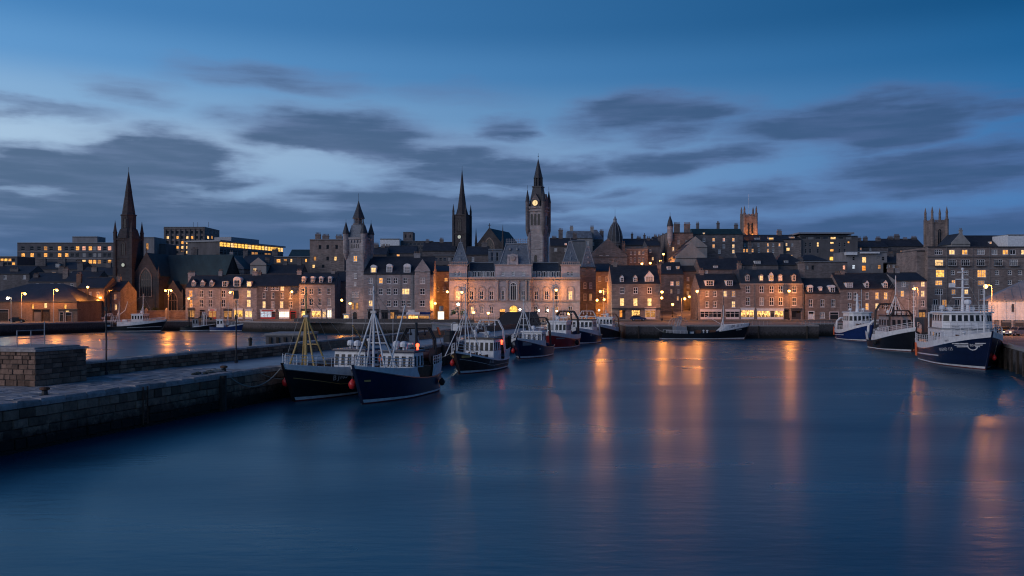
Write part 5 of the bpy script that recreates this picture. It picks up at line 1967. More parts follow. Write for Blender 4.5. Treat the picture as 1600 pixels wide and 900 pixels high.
    for dx, dz in ((-1.8, 34.5), (1.8, 34.5)):
        L = bpy.data.lights.new('flood_lamp', 'POINT')
        L.energy = 620
        L.color = (1, .34, .07)
        L.shadow_soft_size = .3
        lo = bpy.data.objects.new('flood_lamp', L)
        lo.location = (dx, -6.0, dz)
        link(lo, t)
        mm = MB()
        mm.box(dx - .2, -6.25, dz - .55, dx + .2, -6.0, dz - .2)
        mm.build('flood_lamp_case', M['iron'], t)
    square_tower('pinnacled_tower', 'grey-brown square church tower with four tall pinnacles on the right skyline', 1462.5, 330, 5.6, 38.9, 43.9, 'sandstone', tw=.64)


towers()

# ------------------------------------------------------------------ the town climbing behind
def rlits(n, p, kinds='wwpod', seed=0):
    r = random.Random(seed)
    return ''.join(r.choice(kinds) if r.random() < p else '-' for _ in range(n))


def back_town():
    H = 'house'
    G = 'buildings of the town behind'
    def b(name, label, *a, cat=H, **k):
        return house(name, label, cat, *a, group=G, **k)
    cols = [36, 50, 61, 71, 80, 93, 104, 113, 121, 131, 141, 147.5, 155, 164, 171]
    b('modern_flats', 'long flat-roofed modern flats with scattered lit windows left of the dark church', 27, 184, 379.5, 379, 385, 16, 'concrete_dark', 'lead',
      [(388, 6, 7, cols, '---d-w--wkwnk-k', 'grey'), (398.5, 6, 6.5, cols, 'ww-w-ww--n-nn--', 'grey'), (409, 6, 6.5, cols[8:], '-pwwd-w', 'grey'), (420, 6, 7, cols[9:], '--w-ww', 'grey')],
      gable='flat', bands=[(393.5, 1.2, .2, 'concrete'), (404, 1.2, .2, 'concrete')], cat='flats')
    b('roof_penthouse', 'pale box-shaped plant room on the roof of the modern flats', 113, 152, 370, 370, 393, 8, 'concrete', 'lead', gable='flat', z0=32, cat='plant room')
    b('low_flats', 'low dark flats with a strip of yellow windows at the left picture edge', -40, 27, 401, 401, 370, 14, 'concrete_dark', 'lead', [(406, 5, 4, [3, 9, 15, 21], 'wyw-', 'bare'), (412, 5, 4, [3, 9, 15, 21], 'd--w', 'bare')], gable='flat', cat='flats')
    b('old_house', 'dark-roofed old house with broad pale chimney gable above the warehouse', -20, 46, 428, 416, 318, 12, 'granite_dark', 'slate', [(433, 5, 6, [8, 38], '-n')], [], [(23, 420, 13, 2), (2, 410, 8)])
    b('old_house', 'low slate house with a small lit window above the warehouse ridge', 44, 100, 440, 427, 300, 12, 'granite_dark', 'slate', [(445, 5, 5, [58, 81, 92], '-p-')], [], [(57, 429, 8, 3), (97, 418, 9)])
    b('old_house', 'tall-chimneyed old house between the warehouse and the modern flats', 55, 126, 421, 410, 340, 12, 'granite_dark', 'slate', [(428, 6, 6, [66, 84, 112], '-d-')], [(87, 415, 6, 6, 'n', 'f')], [(64, 404, 16, 3), (97, 404, 12, 3), (124, 408, 8)])
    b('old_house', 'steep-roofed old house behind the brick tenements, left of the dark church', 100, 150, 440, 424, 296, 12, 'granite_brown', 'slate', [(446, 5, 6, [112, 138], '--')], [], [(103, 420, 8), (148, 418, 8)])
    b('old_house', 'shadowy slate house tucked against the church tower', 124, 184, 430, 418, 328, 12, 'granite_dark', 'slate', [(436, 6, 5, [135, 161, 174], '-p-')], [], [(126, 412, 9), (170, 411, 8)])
    b('brick_tenement', 'dark reddish tenement with lamp-lit wall beside the warehouse', 121, 163, 450, 434, 272, 12, 'brick', 'slate', [(460, 4, 8, [130, 141, 153], '---'), (478, 4, 9, [130, 141, 153], '--d')], [], [(124, 428, 7)], shops=[(134, 142, 488, 'door', 'timber', 'timber')])
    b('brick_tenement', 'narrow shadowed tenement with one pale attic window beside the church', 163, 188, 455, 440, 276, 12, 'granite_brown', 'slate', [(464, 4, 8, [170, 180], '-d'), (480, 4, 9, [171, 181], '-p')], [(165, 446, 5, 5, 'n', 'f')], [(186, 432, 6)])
    b('flat_block', 'plain grey flat-roofed block rising behind the church roof', 221, 241, 371, 371, 350, 12, 'concrete', 'lead', [(385, 4, 10, [230], 'd', 'bare')], gable='flat', cat='office block')
    b('flat_block', 'dark flat-topped block between the church and the square hotel', 240, 258, 381, 381, 355, 12, 'concrete_dark', 'lead', gable='flat', cat='office block')
    cols = [262 + 7.6 * i for i in range(8)]
    t, off = b('square_hotel', 'tall square brown hotel block with regular rows of lit windows', 256, 320, 355, 355, 380, 19, 'granite_brown', 'lead',
               [(363, 3.6, 4.5, cols, '--------', 'bare'), (371, 3.6, 4.5, cols, 'p-w-pw--', 'bare'), (379, 3.6, 4.5, cols, '---wp-w-', 'bare'), (386.5, 3.6, 4.5, cols, '--wppwdd', 'bare'), (394, 3.6, 4.5, cols, '-w-wpw-w', 'bare')],
               gable='flat', bands=[(357.5, 1.2, .3, 'granite_dark')], cat='hotel')
    for i in range(9):
        m = MB()
        x = X(258.2 + 7.6 * i, 380)
        m.box(x - .35, 379.6, 6, x + .35, 379.99, Z(358.5, 380))
        m.build('pilaster', M['granite_dark'], t, off)
    for (py, ls) in ((364, '--'), (371, 'pd'), (379, '-w'), (386.5, 'pp'), (394, 'wd')):
        for i, dy in enumerate((4, 9, 14)):
            put_window(t, off, (X(320, 380) + .06, 380 + dy, Z(py, 380 + dy)), PI / 2, 2.2, 1.3, 'bare', (ls + '-')[i])
    for px in (302, 309, 326):
        m = MB()
        m.tube((X(px, 385), 385, Z(355, 385)), (X(px, 385), 385, Z(347, 385)), .08)
        m.build('aerial', M['iron'], t, off)
    # glazed office seen at an angle
    p0, p1 = Vector((X(343.5, 335), 335, 0)), Vector((X(443, 374), 374, 0))
    t = thing('glazed_office', 'long modern office with one bright yellow band of lit windows', 'office block', (p0.x, p0.y, 0))
    d = (p1 - p0).normalized()
    Ln = (p1 - p0).length
    t.rotation_euler = (0, 0, math.atan2(d.y, d.x))
    zt = Z(375, 335)
    m = MB()
    m.box(-.6, -.7, zt - .55, Ln + .6, 16, zt)
    m.box(12, 4, zt, 30, 12, zt + 2.1)
    m.build('roof_slab', M['lead'], t)
    m = MB()
    m.box(0, .35, 4, Ln, 15, zt - .6)
    m.build('wall', M['concrete_dark'], t)
    m = MB()
    m.box(0, .05, zt - 3.2, Ln, .35, zt - 2.5)
    m.box(0, .05, zt - 6.4, Ln, .35, zt - 5.4)
    m.box(0, .1, 4, Ln, .35, zt - 8.2)
    m.build('spandrel', M['concrete'], t)
    n = 19
    for i in range(n):
        for zc, h, lit in ((zt - 1.55, 1.75, 'W' if i % 5 != 3 else 'p'), (zt - 4.3, 1.9, 'd' if i in (9, 10, 13, 14) else '-'), (zt - 7.3, 1.6, 'w' if i in (3, 4) else '-')):
            put_window(t, (0, 0, 0), ((i + .5) * Ln / n, .2, zc), 0, Ln / n - .1, h, 'grey', 'y' if lit == 'W' else lit)
    b('old_house', 'broad crow-gabled grey house under the glazed office', 344, 381, 420, 400, 312, 12, 'granite', 'slate', [(424, 5, 7, [357], '-')], [], [(362, 394, 5, 1)], gable='front')
    b('old_house', 'small pale gable with one bright square window under the glazed office', 391, 416, 414, 404, 300, 12, 'harl', 'slate', [(422, 6, 6, [398], 'p')], [], [], gable='front')
    b('old_house', 'dark slate house behind the small white dormers', 286, 346, 420, 404, 322, 12, 'granite_dark', 'slate', [(428, 4, 8, [330], 'p'), (428, 4, 7, [300, 316], '--')], [(318, 412, 6, 5, 'n', 'f')], [(284, 393, 8), (304, 389, 10), (341, 399, 7)])
    b('old_house', 'slate-roofed house with twin chimneys below the glazed office', 376, 432, 413, 399, 327, 12, 'granite_dark', 'slate_blue', [(420, 4, 5, [422], '-')], [], [(384, 392, 7), (430, 390, 9)])
    b('modern_house', 'flat-roofed dark modern house with two orange windows', 428, 486, 401.5, 401.5, 322, 12, 'concrete_dark', 'lead', [(407.5, 7, 6, [435, 445.5], 'ww', 'grey'), (407, 3, 5, [455, 470, 478], 'p-w', 'bare'), (418, 4, 5, [434], 'p', 'bare')], gable='flat')
    b('copper_roofed_hall', 'hall with low green copper roof left of the brown block', 450, 486, 402, 391, 345, 12, 'granite_dark', 'copper', gable='side')
    b('old_house', 'low gabled stone house behind the row of plain tenements', 416, 470, 430, 414, 300, 12, 'granite_dark', 'slate', [(435, 4, 5, [430, 452], '--')], [], [(418, 405, 7), (446, 408, 7), (468, 405, 7)])
    b('brown_block', 'tall plain brown block with chimneys left of the turreted tower', 484, 538, 374.5, 374.5, 312, 16, 'granite_brown', 'lead', [(386, 4, 6, [500, 512, 526], '---', 'bare'), (404, 4, 6, [492, 512, 524], 'd-p', 'bare'), (416, 4, 5, [490, 505], 'p-', 'bare')], (), [(497, 366, 8), (509, 368, 10), (530, 369, 10)], gable='flat', cat='block')
    b('old_house', 'dark house between the turreted tower and the tall grey tenement', 574, 604, 398, 387, 300, 12, 'granite_dark', 'slate', [(404, 4, 5, [590], '-')], [], [(588, 382, 7), (599, 384, 6)])
    b('white_gallery', 'plain white windowless box of a modern gallery on the hill', 594, 624, 373.5, 373.5, 345, 12, 'white', 'lead', gable='flat', cat='gallery')
    b('modern_offices', 'low dark modern offices with strip windows beside the white gallery', 622, 676, 377, 377, 350, 12, 'concrete_dark', 'lead', [(381.5, 5.4, 3.4, [630, 636, 642, 648, 654, 660, 666], 'bb-b-b-', 'grey'), (388, 5.4, 3.4, [618 + 8, 636, 642, 648, 654, 660, 666], 'w--b---', 'grey')], gable='flat', cat='office block')
    b('square_keep', 'small dark battlemented square keep behind the modern offices', 630, 645, 363, 363, 365, 8, 'granite_dark', 'lead', [(369, 2, 5, [634, 641], '--', 'bare')], gable='flat', cat='tower')
    b('old_house', 'dark slate house with wide chimney above the tall grey tenement', 604, 650, 396, 385, 305, 12, 'granite_dark', 'slate', [(400, 5, 6, [622], 'w')], [], [(606, 384, 6), (646, 388, 9)])
    b('glazed_hall', 'low glass-walled hall between the tall tenement and the needle spire', 677, 712, 399, 399, 300, 12, 'concrete_dark', 'lead', [(405, 5, 6, [682, 688.5, 695, 701.5, 708], 'b-bn-', 'grey'), (417, 5, 6, [682, 695, 701], '--d', 'bare')], gable='flat', cat='hall')
    b('old_house', 'dark roofs and chimneys left of the needle-spired church', 660, 712, 392, 379, 325, 12, 'granite_dark', 'slate', (), [], [(668, 376, 6), (690, 374, 6)])
    b('alley_house', 'tall dark house closing the alley left of the town hall', 676, 704, 424, 416, 268, 12, 'granite_brown', 'slate', [(437, 5, 6, [697], 'w'), (452, 4, 8, [684, 694], '--')], cat=H)
    b('grey_mansard_house', 'pale grey box-roofed house behind the left wing of the town hall', 763, 785, 390, 390, 276, 12, 'slate_grey', 'lead', [(401, 4, 14, [769, 777], 'b-', 'grey')], gable='flat')
    b('old_house', 'dark stone house with one bright window behind the town hall', 728, 764, 398, 386, 285, 12, 'granite_dark', 'slate', [(405, 4, 7, [739], 'n')], [], [(757, 379, 9)])
    b('old_house', 'dark chimneyed house right of the clock tower', 860, 902, 384, 373, 315, 12, 'granite_dark', 'slate', [(390, 5, 5, [868, 884], 'n-')], [(884, 382, 4, 4, 'k', 'f')], [(876, 359, 6.5), (866, 371, 7), (898, 366, 6)])
    b('french_roofed_house', 'grey house with tall French roof and chimneys on the skyline', 886, 926, 372, 361, 330, 13, 'harl', 'slate_grey', [(380, 4, 6, [893, 905, 918], '--n')], [], [(893, 355, 5), (925, 355, 5)], gable='mansard')
    b('grey_block', 'plain grey harled wall rising behind the right pavilion of the town hall', 894, 914, 376, 375, 300, 12, 'harl', 'lead', gable='flat')
    b('old_house', 'dark round-ended house beside the French-roofed house', 922, 942, 374, 359, 338, 12, 'granite_dark', 'slate_grey', [(381, 3, 5, [927], 'n')], [], [(940, 361, 6)], gable='hip')
    b('gabled_hall', 'broad dark gable with two bright yellow windows above the waterfront', 920, 980, 401, 374, 292, 14, 'granite_dark', 'slate', [(394.5, 4.2, 8.5, [939, 949], 'pp', 'sash')], (), [(974, 380, 5, 6)], gable='front', cat='hall')
    b('alley_house', 'reddish lamp-lit house in the alley right of the town hall', 929, 958, 424, 413, 268, 14, 'granite_brown', 'slate', [(436, 4, 8, [937, 948], '--'), (455, 4, 9, [944, 950], 'd-')], [], [(955, 408, 6)])
    b('skyline_house', 'dark pinnacled building right of the domed hall on the skyline', 968, 1022, 383, 374, 335, 12, 'granite_dark', 'slate', [(390, 3, 5, [976, 990, 1000, 1012], '-nn-')], [], [(987.6, 365, 3), (1007, 367, 3), (998, 371, 6)])
    b('bank_building', 'pinkish stone building with tall windows lit from the street on the hill', 979, 1012, 388, 387, 305, 12, 'sandstone', 'lead', [(395, 3, 6, [986, 992, 999, 1005], '--d-'), (406, 3, 8, [986, 992, 999, 1005], '----')], gable='flat', bands=[(389.5, 1, .2, 'stone_trim')])
    b('alley_house', 'narrow dark blue-grey house at the top of the steep street', 1011, 1032, 384, 376, 310, 12, 'granite_dark', 'slate', [(392, 3, 5, [1016], '-'), (404, 3, 5, [1020], 'p')], [], [(1013, 372, 5), (1030, 369, 4)])
    b('skyline_house', 'brown chimneyed house glowing faintly at the top of the street', 1022, 1046, 380, 371, 345, 12, 'granite_brown', 'slate', [(378.5 + 5, 3, 4, [1027, 1033], 'dd')], [], [(1024, 368, 4), (1036, 367, 4)])
    t, off = b('turreted_house', 'tall brown house with slender conical corner turret and massed chimneys', 1043, 1083, 364, 363, 312, 15, 'sandstone', 'slate', [(389, 3, 6, [1052], 'p'), (378, 3, 6, [1060, 1072], '--')], (), [(1057.5, 350, 9), (1073.5, 350, 9, 3)], gable='flat')
    x = X(1047, 311)
    m = MB()
    m.lathe(x, 311, [(.2, 28), (1.0, 30.5), (1.0, 35), (1.15, 35.1)], 10)
    tu = m.build('turret', M['granite'], t, off)
    m = MB()
    m.lathe(x, 311, [(1.15, 35.1), (.8, 36.8), (.05, 39)], 10)
    m.tube((x, 311, 38.8), (x, 311, 40), .05)
    m.build('turret_roof', M['slate'], tu, off)
    m = MB()
    m.box(x - .3, 309.95, 32.9, x + .3, 310.05, 34.2)
    m.build('window', M['net_curtain'], tu, off)
    b('long_block', 'long dark building with green-black mansard roof and scattered orange windows', 1081, 1161, 366, 357.5, 318, 15, 'granite_dark', 'copper',
      [(374.5, 4, 5.5, [1100, 1115, 1131, 1146], '-wkw'), (384.5, 4, 6, [1100, 1115, 1131, 1146], '-w-p'), (393, 4, 6, [1100, 1124, 1146], '-np')], [(1100, 365.5, 4, 4, 'p', 'f')], [(1090, 349, 4), (1122, 348, 4), (1150, 351, 5)], gable='mansard')
    b('white_gable_house', 'pale grey gabled house stepped below the turreted house', 1068, 1105, 386, 371, 302, 12, 'harl', 'slate', gable='front')
    b('white_gable_house', 'wide pale harled gable above the steep street', 1055, 1104, 403, 381, 288, 12, 'harl', 'slate', [(400, 8, 8, [1079], '-', 'grid'), (403.5, 3, 3, [1095], 'p', 'bare')], gable='front')
    b('street_house', 'dark house with lit skylights facing the steep street', 1033, 1068, 428, 411, 280, 12, 'granite_dark', 'slate', [(443, 5.5, 7, [1050, 1059], 'kd', 'sash4'), (455, 3, 6, [1049, 1060], 'd-'), (466, 3, 7, [1059], 'w')], [(1047, 419, 6, 6, 'n', 'f'), (1061.5, 418, 5, 5, 'd', 'f')], [(1034, 408, 6)])
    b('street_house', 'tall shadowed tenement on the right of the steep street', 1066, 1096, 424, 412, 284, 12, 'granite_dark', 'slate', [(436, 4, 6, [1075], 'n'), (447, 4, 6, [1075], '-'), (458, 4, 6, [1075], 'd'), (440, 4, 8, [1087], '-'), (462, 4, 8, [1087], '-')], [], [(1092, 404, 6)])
    b('old_house', 'broad dark slate roof behind the white shop house', 1094, 1160, 421, 404, 278, 12, 'granite_dark', 'slate', [(425, 4, 5, [1104, 1148], '-p')], [(1119, 417, 7, 4, 'n', 'f')], [(1126, 404, 7), (1098, 412, 6)])
    b('old_house', 'dark slate house with tall thin chimney behind the blue mansard', 1156, 1216, 414, 396, 284, 12, 'granite_dark', 'slate', [], [(1184, 410, 10, 5, 'n', 'f')], [(1171.5, 380, 5), (1158, 406, 5)])
    b('old_house', 'dark hipped house behind the right end of the blue mansard', 1212, 1258, 414, 397, 290, 12, 'granite_dark', 'slate', [], [(1230, 409, 6, 4, '-', 'f')], [(1250, 404, 8)], gable='hip')
    b('lit_terrace', 'terrace with many small orange windows behind the floodlit tower', 1160, 1224, 377, 368, 325, 14, 'granite_brown', 'slate', [(382.5, 3, 5, [1164, 1174, 1185, 1200, 1208, 1218], '---w-w'), (391.5, 3.4, 6, [1163, 1167.5, 1176, 1186, 1200, 1208], 'w w w-w'.replace(' ', '')), (400, 3, 5, [1176, 1200], '--')], [(1207, 372.5, 9, 3.5, 'y', 'f'), (1185, 373, 8, 3.5, 'n', 'f')], [(1162, 366, 5)], cat='terrace')
    b('lit_terrace', 'brown end house of the orange-windowed terrace with one very bright window', 1222, 1252, 374, 368, 327, 14, 'granite_brown', 'slate', [(382, 3, 5, [1229, 1238], 'p-'), (389.5, 5, 5, [1231.5], 'p', 'bare'), (400, 3, 4, [1237], 'w')], [(1240, 371, 8, 3, 'd', 'f')], [(1217.5, 361, 7), (1250, 366, 5)])
    t, off = b('dark_office', 'large dark flat-roofed office with lit roof terrace and stair windows', 1250, 1340, 369, 369, 328, 16, 'concrete_dark', 'lead',
      [(382, 4, 7, [1259, 1266, 1278, 1312, 1320], '--p--', 'grey'), (392, 4, 7, [1259, 1266, 1278, 1312, 1320], '-----', 'grey'), (379.5, 5.5, 3, [1300], 'p', 'bare'), (391, 5.5, 4, [1300], 'w', 'bare'), (404, 6, 6, [1299.5], 'y', 'bare'), (407, 5, 4, [1312], 'p', 'bare'), (378.5, 3, 3, [1326], 'w', 'bare'),
       (372, 9, 4.2, [1256, 1267, 1278, 1290, 1302, 1314, 1326], '-n-bp-n', 'grey')], gable='flat', cat='office block')
    m = MB()
    m.box(X(1248, 326), 326, Z(366, 328), X(1335, 326), 342, Z(363.6, 328))
    m.box(X(1252, 334), 334, Z(369, 334), X(1330, 334), 342, Z(364.5, 334))
    m.build('roof_canopy', M['lead'], t, off)
    b('grey_block', 'plain grey flat-roofed block behind the low house', 1254, 1324, 409, 408, 284, 14, 'granite_dark', 'lead', [(418, 4, 7, [1262, 1270, 1319], 'n-k', 'bare')], gable='flat')
    b('old_house', 'dark hip-roofed house in front of the large dark office', 1252, 1292, 407, 398, 300, 12, 'granite_dark', 'slate', [], [], [], gable='hip')
    t, off = b('white_roofed_house', 'modern house with white roof edges and one brilliant orange balcony window', 1322, 1386, 394, 394, 296, 12, 'concrete', 'lead', [(404, 4, 6, [1334, 1372, 1380], '-n-', 'grey'), (417, 5, 7, [1334], 'c', 'grey'), (406, 6, 9, [1350.5], 'p', 'bare'), (419, 6, 8, [1350], 'o', 'bare'), (417, 5, 7, [1362, 1374], 'nd', 'grey')], gable='flat')
    m = MB()
    m.box(X(1321, 295), 294.6, Z(398.5, 295), X(1339, 295), 295.9, Z(394.2, 295))
    m.box(X(1345, 295), 294.6, Z(396, 295), X(1374, 295), 295.9, Z(393.6, 295))
    m.build('roof_edge', M['white'], t, off)
    b('skyline_house', 'dark chimneyed roofs left of the pinnacled church tower', 1338, 1388, 386, 377, 340, 12, 'granite_dark', 'slate', [(389, 3, 4, [1345, 1360], 'd-')], [], [(1342, 372, 6), (1352, 371, 6), (1372, 372, 7)])
    b('skyline_house', 'dark gabled house with one lit window below the pinnacled tower', 1384, 1444, 385, 374, 345, 12, 'granite_dark', 'slate', [(393.5, 4, 5, [1409, 1425], 'dw')], [], [(1391, 371, 8), (1401, 368, 8), (1414, 373, 7), (1428, 371, 8)])
    b('old_house', 'low dark terrace with pale window strips behind the long-roofed house', 1380, 1436, 411, 401, 296, 12, 'granite_dark', 'slate', [(416, 5, 4, [1388, 1396, 1406, 1420], 'n-w-')], [], [(1392, 396, 7), (1432, 398, 7)])
    b('gabled_hall', 'plain grey gable end behind the top of the apartment block', 1487, 1516, 381, 365, 310, 10, 'harl', 'slate', gable='front', chims=[(1501, 359, 4, 2)], cat='hall')
    b('long_roof', 'long dark roof behind the top of the apartment block', 1514, 1580, 386, 369, 312, 14, 'granite_dark', 'slate', [], [(1552, 379, 4, 4, 'w', 'f')])
    b('roof_penthouse', 'white cladding box on the skyline behind the right end of the apartments', 1575, 1660, 367, 367, 306, 10, 'white', 'lead', gable='flat', z0=18, cat='plant room')


back_town()


# ------------------------------------------------------------------ street lamps
def lamp(px, py, Y, label, kind='arm', zb=None, col='s', E=600, side=1, light=True):
    x, z = X(px, Y), Z(py, Y)
    zb = gz(x, Y) if zb is None else zb
    sod = col == 's'
    c = (1, .31, .042) if sod else (1, .8, .55)
    t = thing('street_lamp', label, 'street lamp', (x, Y, zb), 0, 'street lamps')
    h = z - zb
    heads = []
    if kind == 'arm':
        m = MB()
        m.lathe(side * .95, 0, [(.14, 0), (.14, 1.0), (.09, 1.05), (.06, h + .25)], 8)
        m.build('post', M['galv'], t)
        m = MB()
        m.path([(side * .95, 0, h + .22), (side * .5, 0, h + .33), (0, 0, h + .28)], .045)
        m.build('arm', M['galv'], t)
        heads = [(0, 0, h)]
    elif kind == 'long':
        m = MB()
        m.lathe(side * 1.05, 0, [(.16, 0), (.16, 1.3), (.1, 1.35), (.07, h - .3)], 8)
        m.build('post', M['galv'], t)
        m = MB()
        m.path([(side * 1.05, 0, h - .35), (side * .9, 0, h + .2), (0, 0, h + .28)], .06)
        m.build('arm', M['galv'], t)
        heads = [(0, 0, h)]
    elif kind == 'twin':
        m = MB()
        m.lathe(0, 0, [(.15, 0), (.15, 1.1), (.09, 1.2), (.06, h + .2)], 8)
        m.build('post', M['galv'], t)
        m = MB()
        m.path([(-.9, 0, h + .28), (0, 0, h + .2), (.9, 0, h + .28)], .045)
        m.build('arm', M['galv'], t)
        heads = [(-.9, 0, h), (.9, 0, h)]
    elif kind == 'wall':
        m = MB()
        m.path([(0, .9, h + .2), (0, .3, h + .35), (0, 0, h + .28)], .05)
        m.box(-.1, .85, h - .1, .1, .95, h + .35)
        m.build('bracket', M['iron'], t)
        heads = [(0, 0, h)]
    elif kind == 'globe':
        m = MB()
        m.lathe(0, 0, [(.2, 0), (.2, .5), (.08, .7), (.06, h - .3), (.14, h - .25)], 8)
        m.build('post', M['iron'], t)
        heads = [(0, 0, h)]
    for hx, hy, hz in heads:
        m = MB()
        if kind == 'globe':
            m.lathe(hx, hy, [(.3, hz + .22), (.18, hz + .36), (.02, hz + .42)], 8)
        else:
            m.loft([[(hx - .38, hy - .16, hz + .12), (hx + .38, hy - .16, hz + .12), (hx + .38, hy + .16, hz + .12), (hx - .38, hy + .16, hz + .12)],
                    [(hx - .3, hy - .1, hz + .3), (hx + .3, hy - .1, hz + .3), (hx + .3, hy + .1, hz + .3), (hx - .3, hy + .1, hz + .3)]])
        hd = m.build('lamp_head', M['iron'], t)
        m = MB()
        m.ball((hx, hy, hz), .36 if kind != 'globe' else (.37 if sod else .24), 10, 6)
        bu = m.build('bulb', M['bulb_sodium' if sod else 'bulb_white'], hd, smooth=True)
        bu.visible_shadow = True
    if light:
        L = bpy.data.lights.new('lamp_light', 'POINT')
        L.energy = E
        L.color = c
        L.shadow_soft_size = .22
        lo = bpy.data.objects.new('lamp_light', L)
        lo.location = (0, -.85, h - .15)
        link(lo, t)
    return t


def lamps():
    lamp(12, 466, 243, 'whitish street lamp before the warehouse at the far left', col='w', E=350, side=1)
    lamp(39, 459, 253, 'orange street lamp leaning over the middle of the warehouse roof', E=1890, side=-1)
    lamp(89, 453.5, 254, 'bright orange street lamp at the hipped end of the warehouse', E=2728, side=-1)
    lamp(102, 455, 268, 'small orange street lamp above the warehouse end', kind='globe', E=733)
    lamp(137, 448.5, 264, 'orange street lamp on a dark post before the reddish tenement', kind='globe', E=1890)
    lamp(157, 465, 272, 'small low orange lamp before the narrow tenement by the church', kind='globe', E=375)
    lamp(175, 453.5, 277, 'bright orange street lamp just left of the church tower', E=2310, side=-1)
    lamp(263, 454, 288, 'twin-headed orange street lamp before the church window', kind='twin', E=3360)
    lamp(295, 466.5, 279, 'orange street lamp at the left corner of the first tenement', kind='globe', E=630)
    lamp(359.5, 457, 278, 'orange street lamp before the tenement with the big arched dormer', E=945, side=1)
    lamp(456, 456, 279, 'bright orange street lamp where the plain and the pale tenement meet', kind='wall', E=1890)
    lamp(534, 469, 264, 'orange lamp in the dark alley left of the turreted tower', kind='wall', E=1300)
    lamp(547, 474, 254, 'orange lamp low at the foot of the turreted tower', kind='globe', E=250)
    lamp(680, 474, 256, 'orange lamp at the right corner of the tall grey tenement', kind='wall', E=1350)
    lamp(699, 456, 262, 'orange lamp high in the alley left of the town hall', kind='wall', E=1575)
    lamp(721.6, 456.5, 247, 'orange lamp against the left pavilion of the town hall', kind='globe', E=1000)
    lamp(716, 475.5, 147, 'white lamp on a dark post with hanging baskets, on the pier root', kind='globe', zb=3.0, col='w', E=90)
    lamp(812.5, 483.5, 205, 'brilliant white lamp beside the dark tarpaulin shed', kind='globe', zb=3.1, col='w', E=320)
    lamp(869, 453, 247.5, 'orange lamp against the right wing of the town hall', kind='globe', E=1000)
    lamp(842, 485, 240, 'low white lamp before the town hall, left of three', kind='globe', col='w', E=110)
    lamp(856, 485, 239, 'low white lamp before the town hall, middle of three', kind='globe', col='w', E=110)
    lamp(870, 486, 240, 'low white lamp before the town hall, right of three', kind='globe', col='w', E=110)
    lamp(740, 488, 244, 'low orange lamp before the left wing of the town hall', kind='globe', E=280)
    lamp(763, 489, 244, 'low orange lamp left of the town hall doors', kind='globe', E=220)
    lamp(889, 490, 243, 'low orange lamp before the right pavilion of the town hall', kind='globe', E=260)
    lamp(938, 455.5, 252, 'orange street lamp at the mouth of the alley right of the town hall', E=2025, side=1)
    lamp(933, 469, 263, 'orange lamp deeper in the alley, left of its pair', kind='wall', E=1350)
    lamp(944, 468, 264, 'orange lamp deeper in the alley, right of its pair', kind='wall', E=1350)
    lamp(936, 484.5, 240, 'white lamp low at the mouth of the alley', kind='globe', col='w', E=300)
    lamp(1034.4, 456, 236, 'bright orange lamp at the right corner of the brown three-dormer house', kind='globe', E=1250)
    lamp(1034, 465.5, 242, 'smaller orange lamp just under the corner lamp of the brown house', kind='wall', E=600)
    lamp(1051, 475.5, 262, 'small orange lamp on the left of the steep street', kind='globe', E=525)
    lamp(1070, 467, 270, 'orange street lamp halfway up the steep street', E=1050, side=-1)
    lamp(1077, 463.5, 282, 'orange street lamp highest in the steep street', kind='globe', E=750)
    lamp(1089.4, 455, 236.5, 'bright orange lamp at the left corner of the white shop house', kind='globe', E=1700)
    lamp(1233, 454.5, 237, 'bright orange lamp before the wide house with the blue mansard', E=1700, side=.6, kind='globe')
    lamp(1428.3, 451, 233, 'orange street lamp before the pale narrow house, right side', E=1500, side=1, kind='long')
    lamp(1540, 447.5, 150, 'tall orange street lamp with long arm beside the white market shed', kind='long', zb=3.2, E=2250, side=1)
    lamp(1690, 452, 140, 'orange street lamp over the right quay beyond the parked cars', kind='long', zb=3.2, E=1950, side=1)
    lamp(1036.7, 397, 300, 'glowing orange street lamp at the top of the steep street', kind='globe', E=1050)
    lamp(1032, 408, 292, 'orange lamp below the glow at the top of the steep street', kind='globe', E=450)
    for px, py, Y, lab in ((1003, 412, 290, 'tiny orange lamp on the hill street, left of the glow'), (1016, 411, 292, 'tiny orange lamp on the hill street, between the pink stone building and the glow'), (1043, 411, 294, 'tiny orange lamp at the foot of the turreted house')):
        lamp(px, py, Y, lab, kind='globe', E=240)
    lamp(991, 416, 284, 'tiny orange lamp below the pinkish stone building', kind='globe', E=240)


lamps()

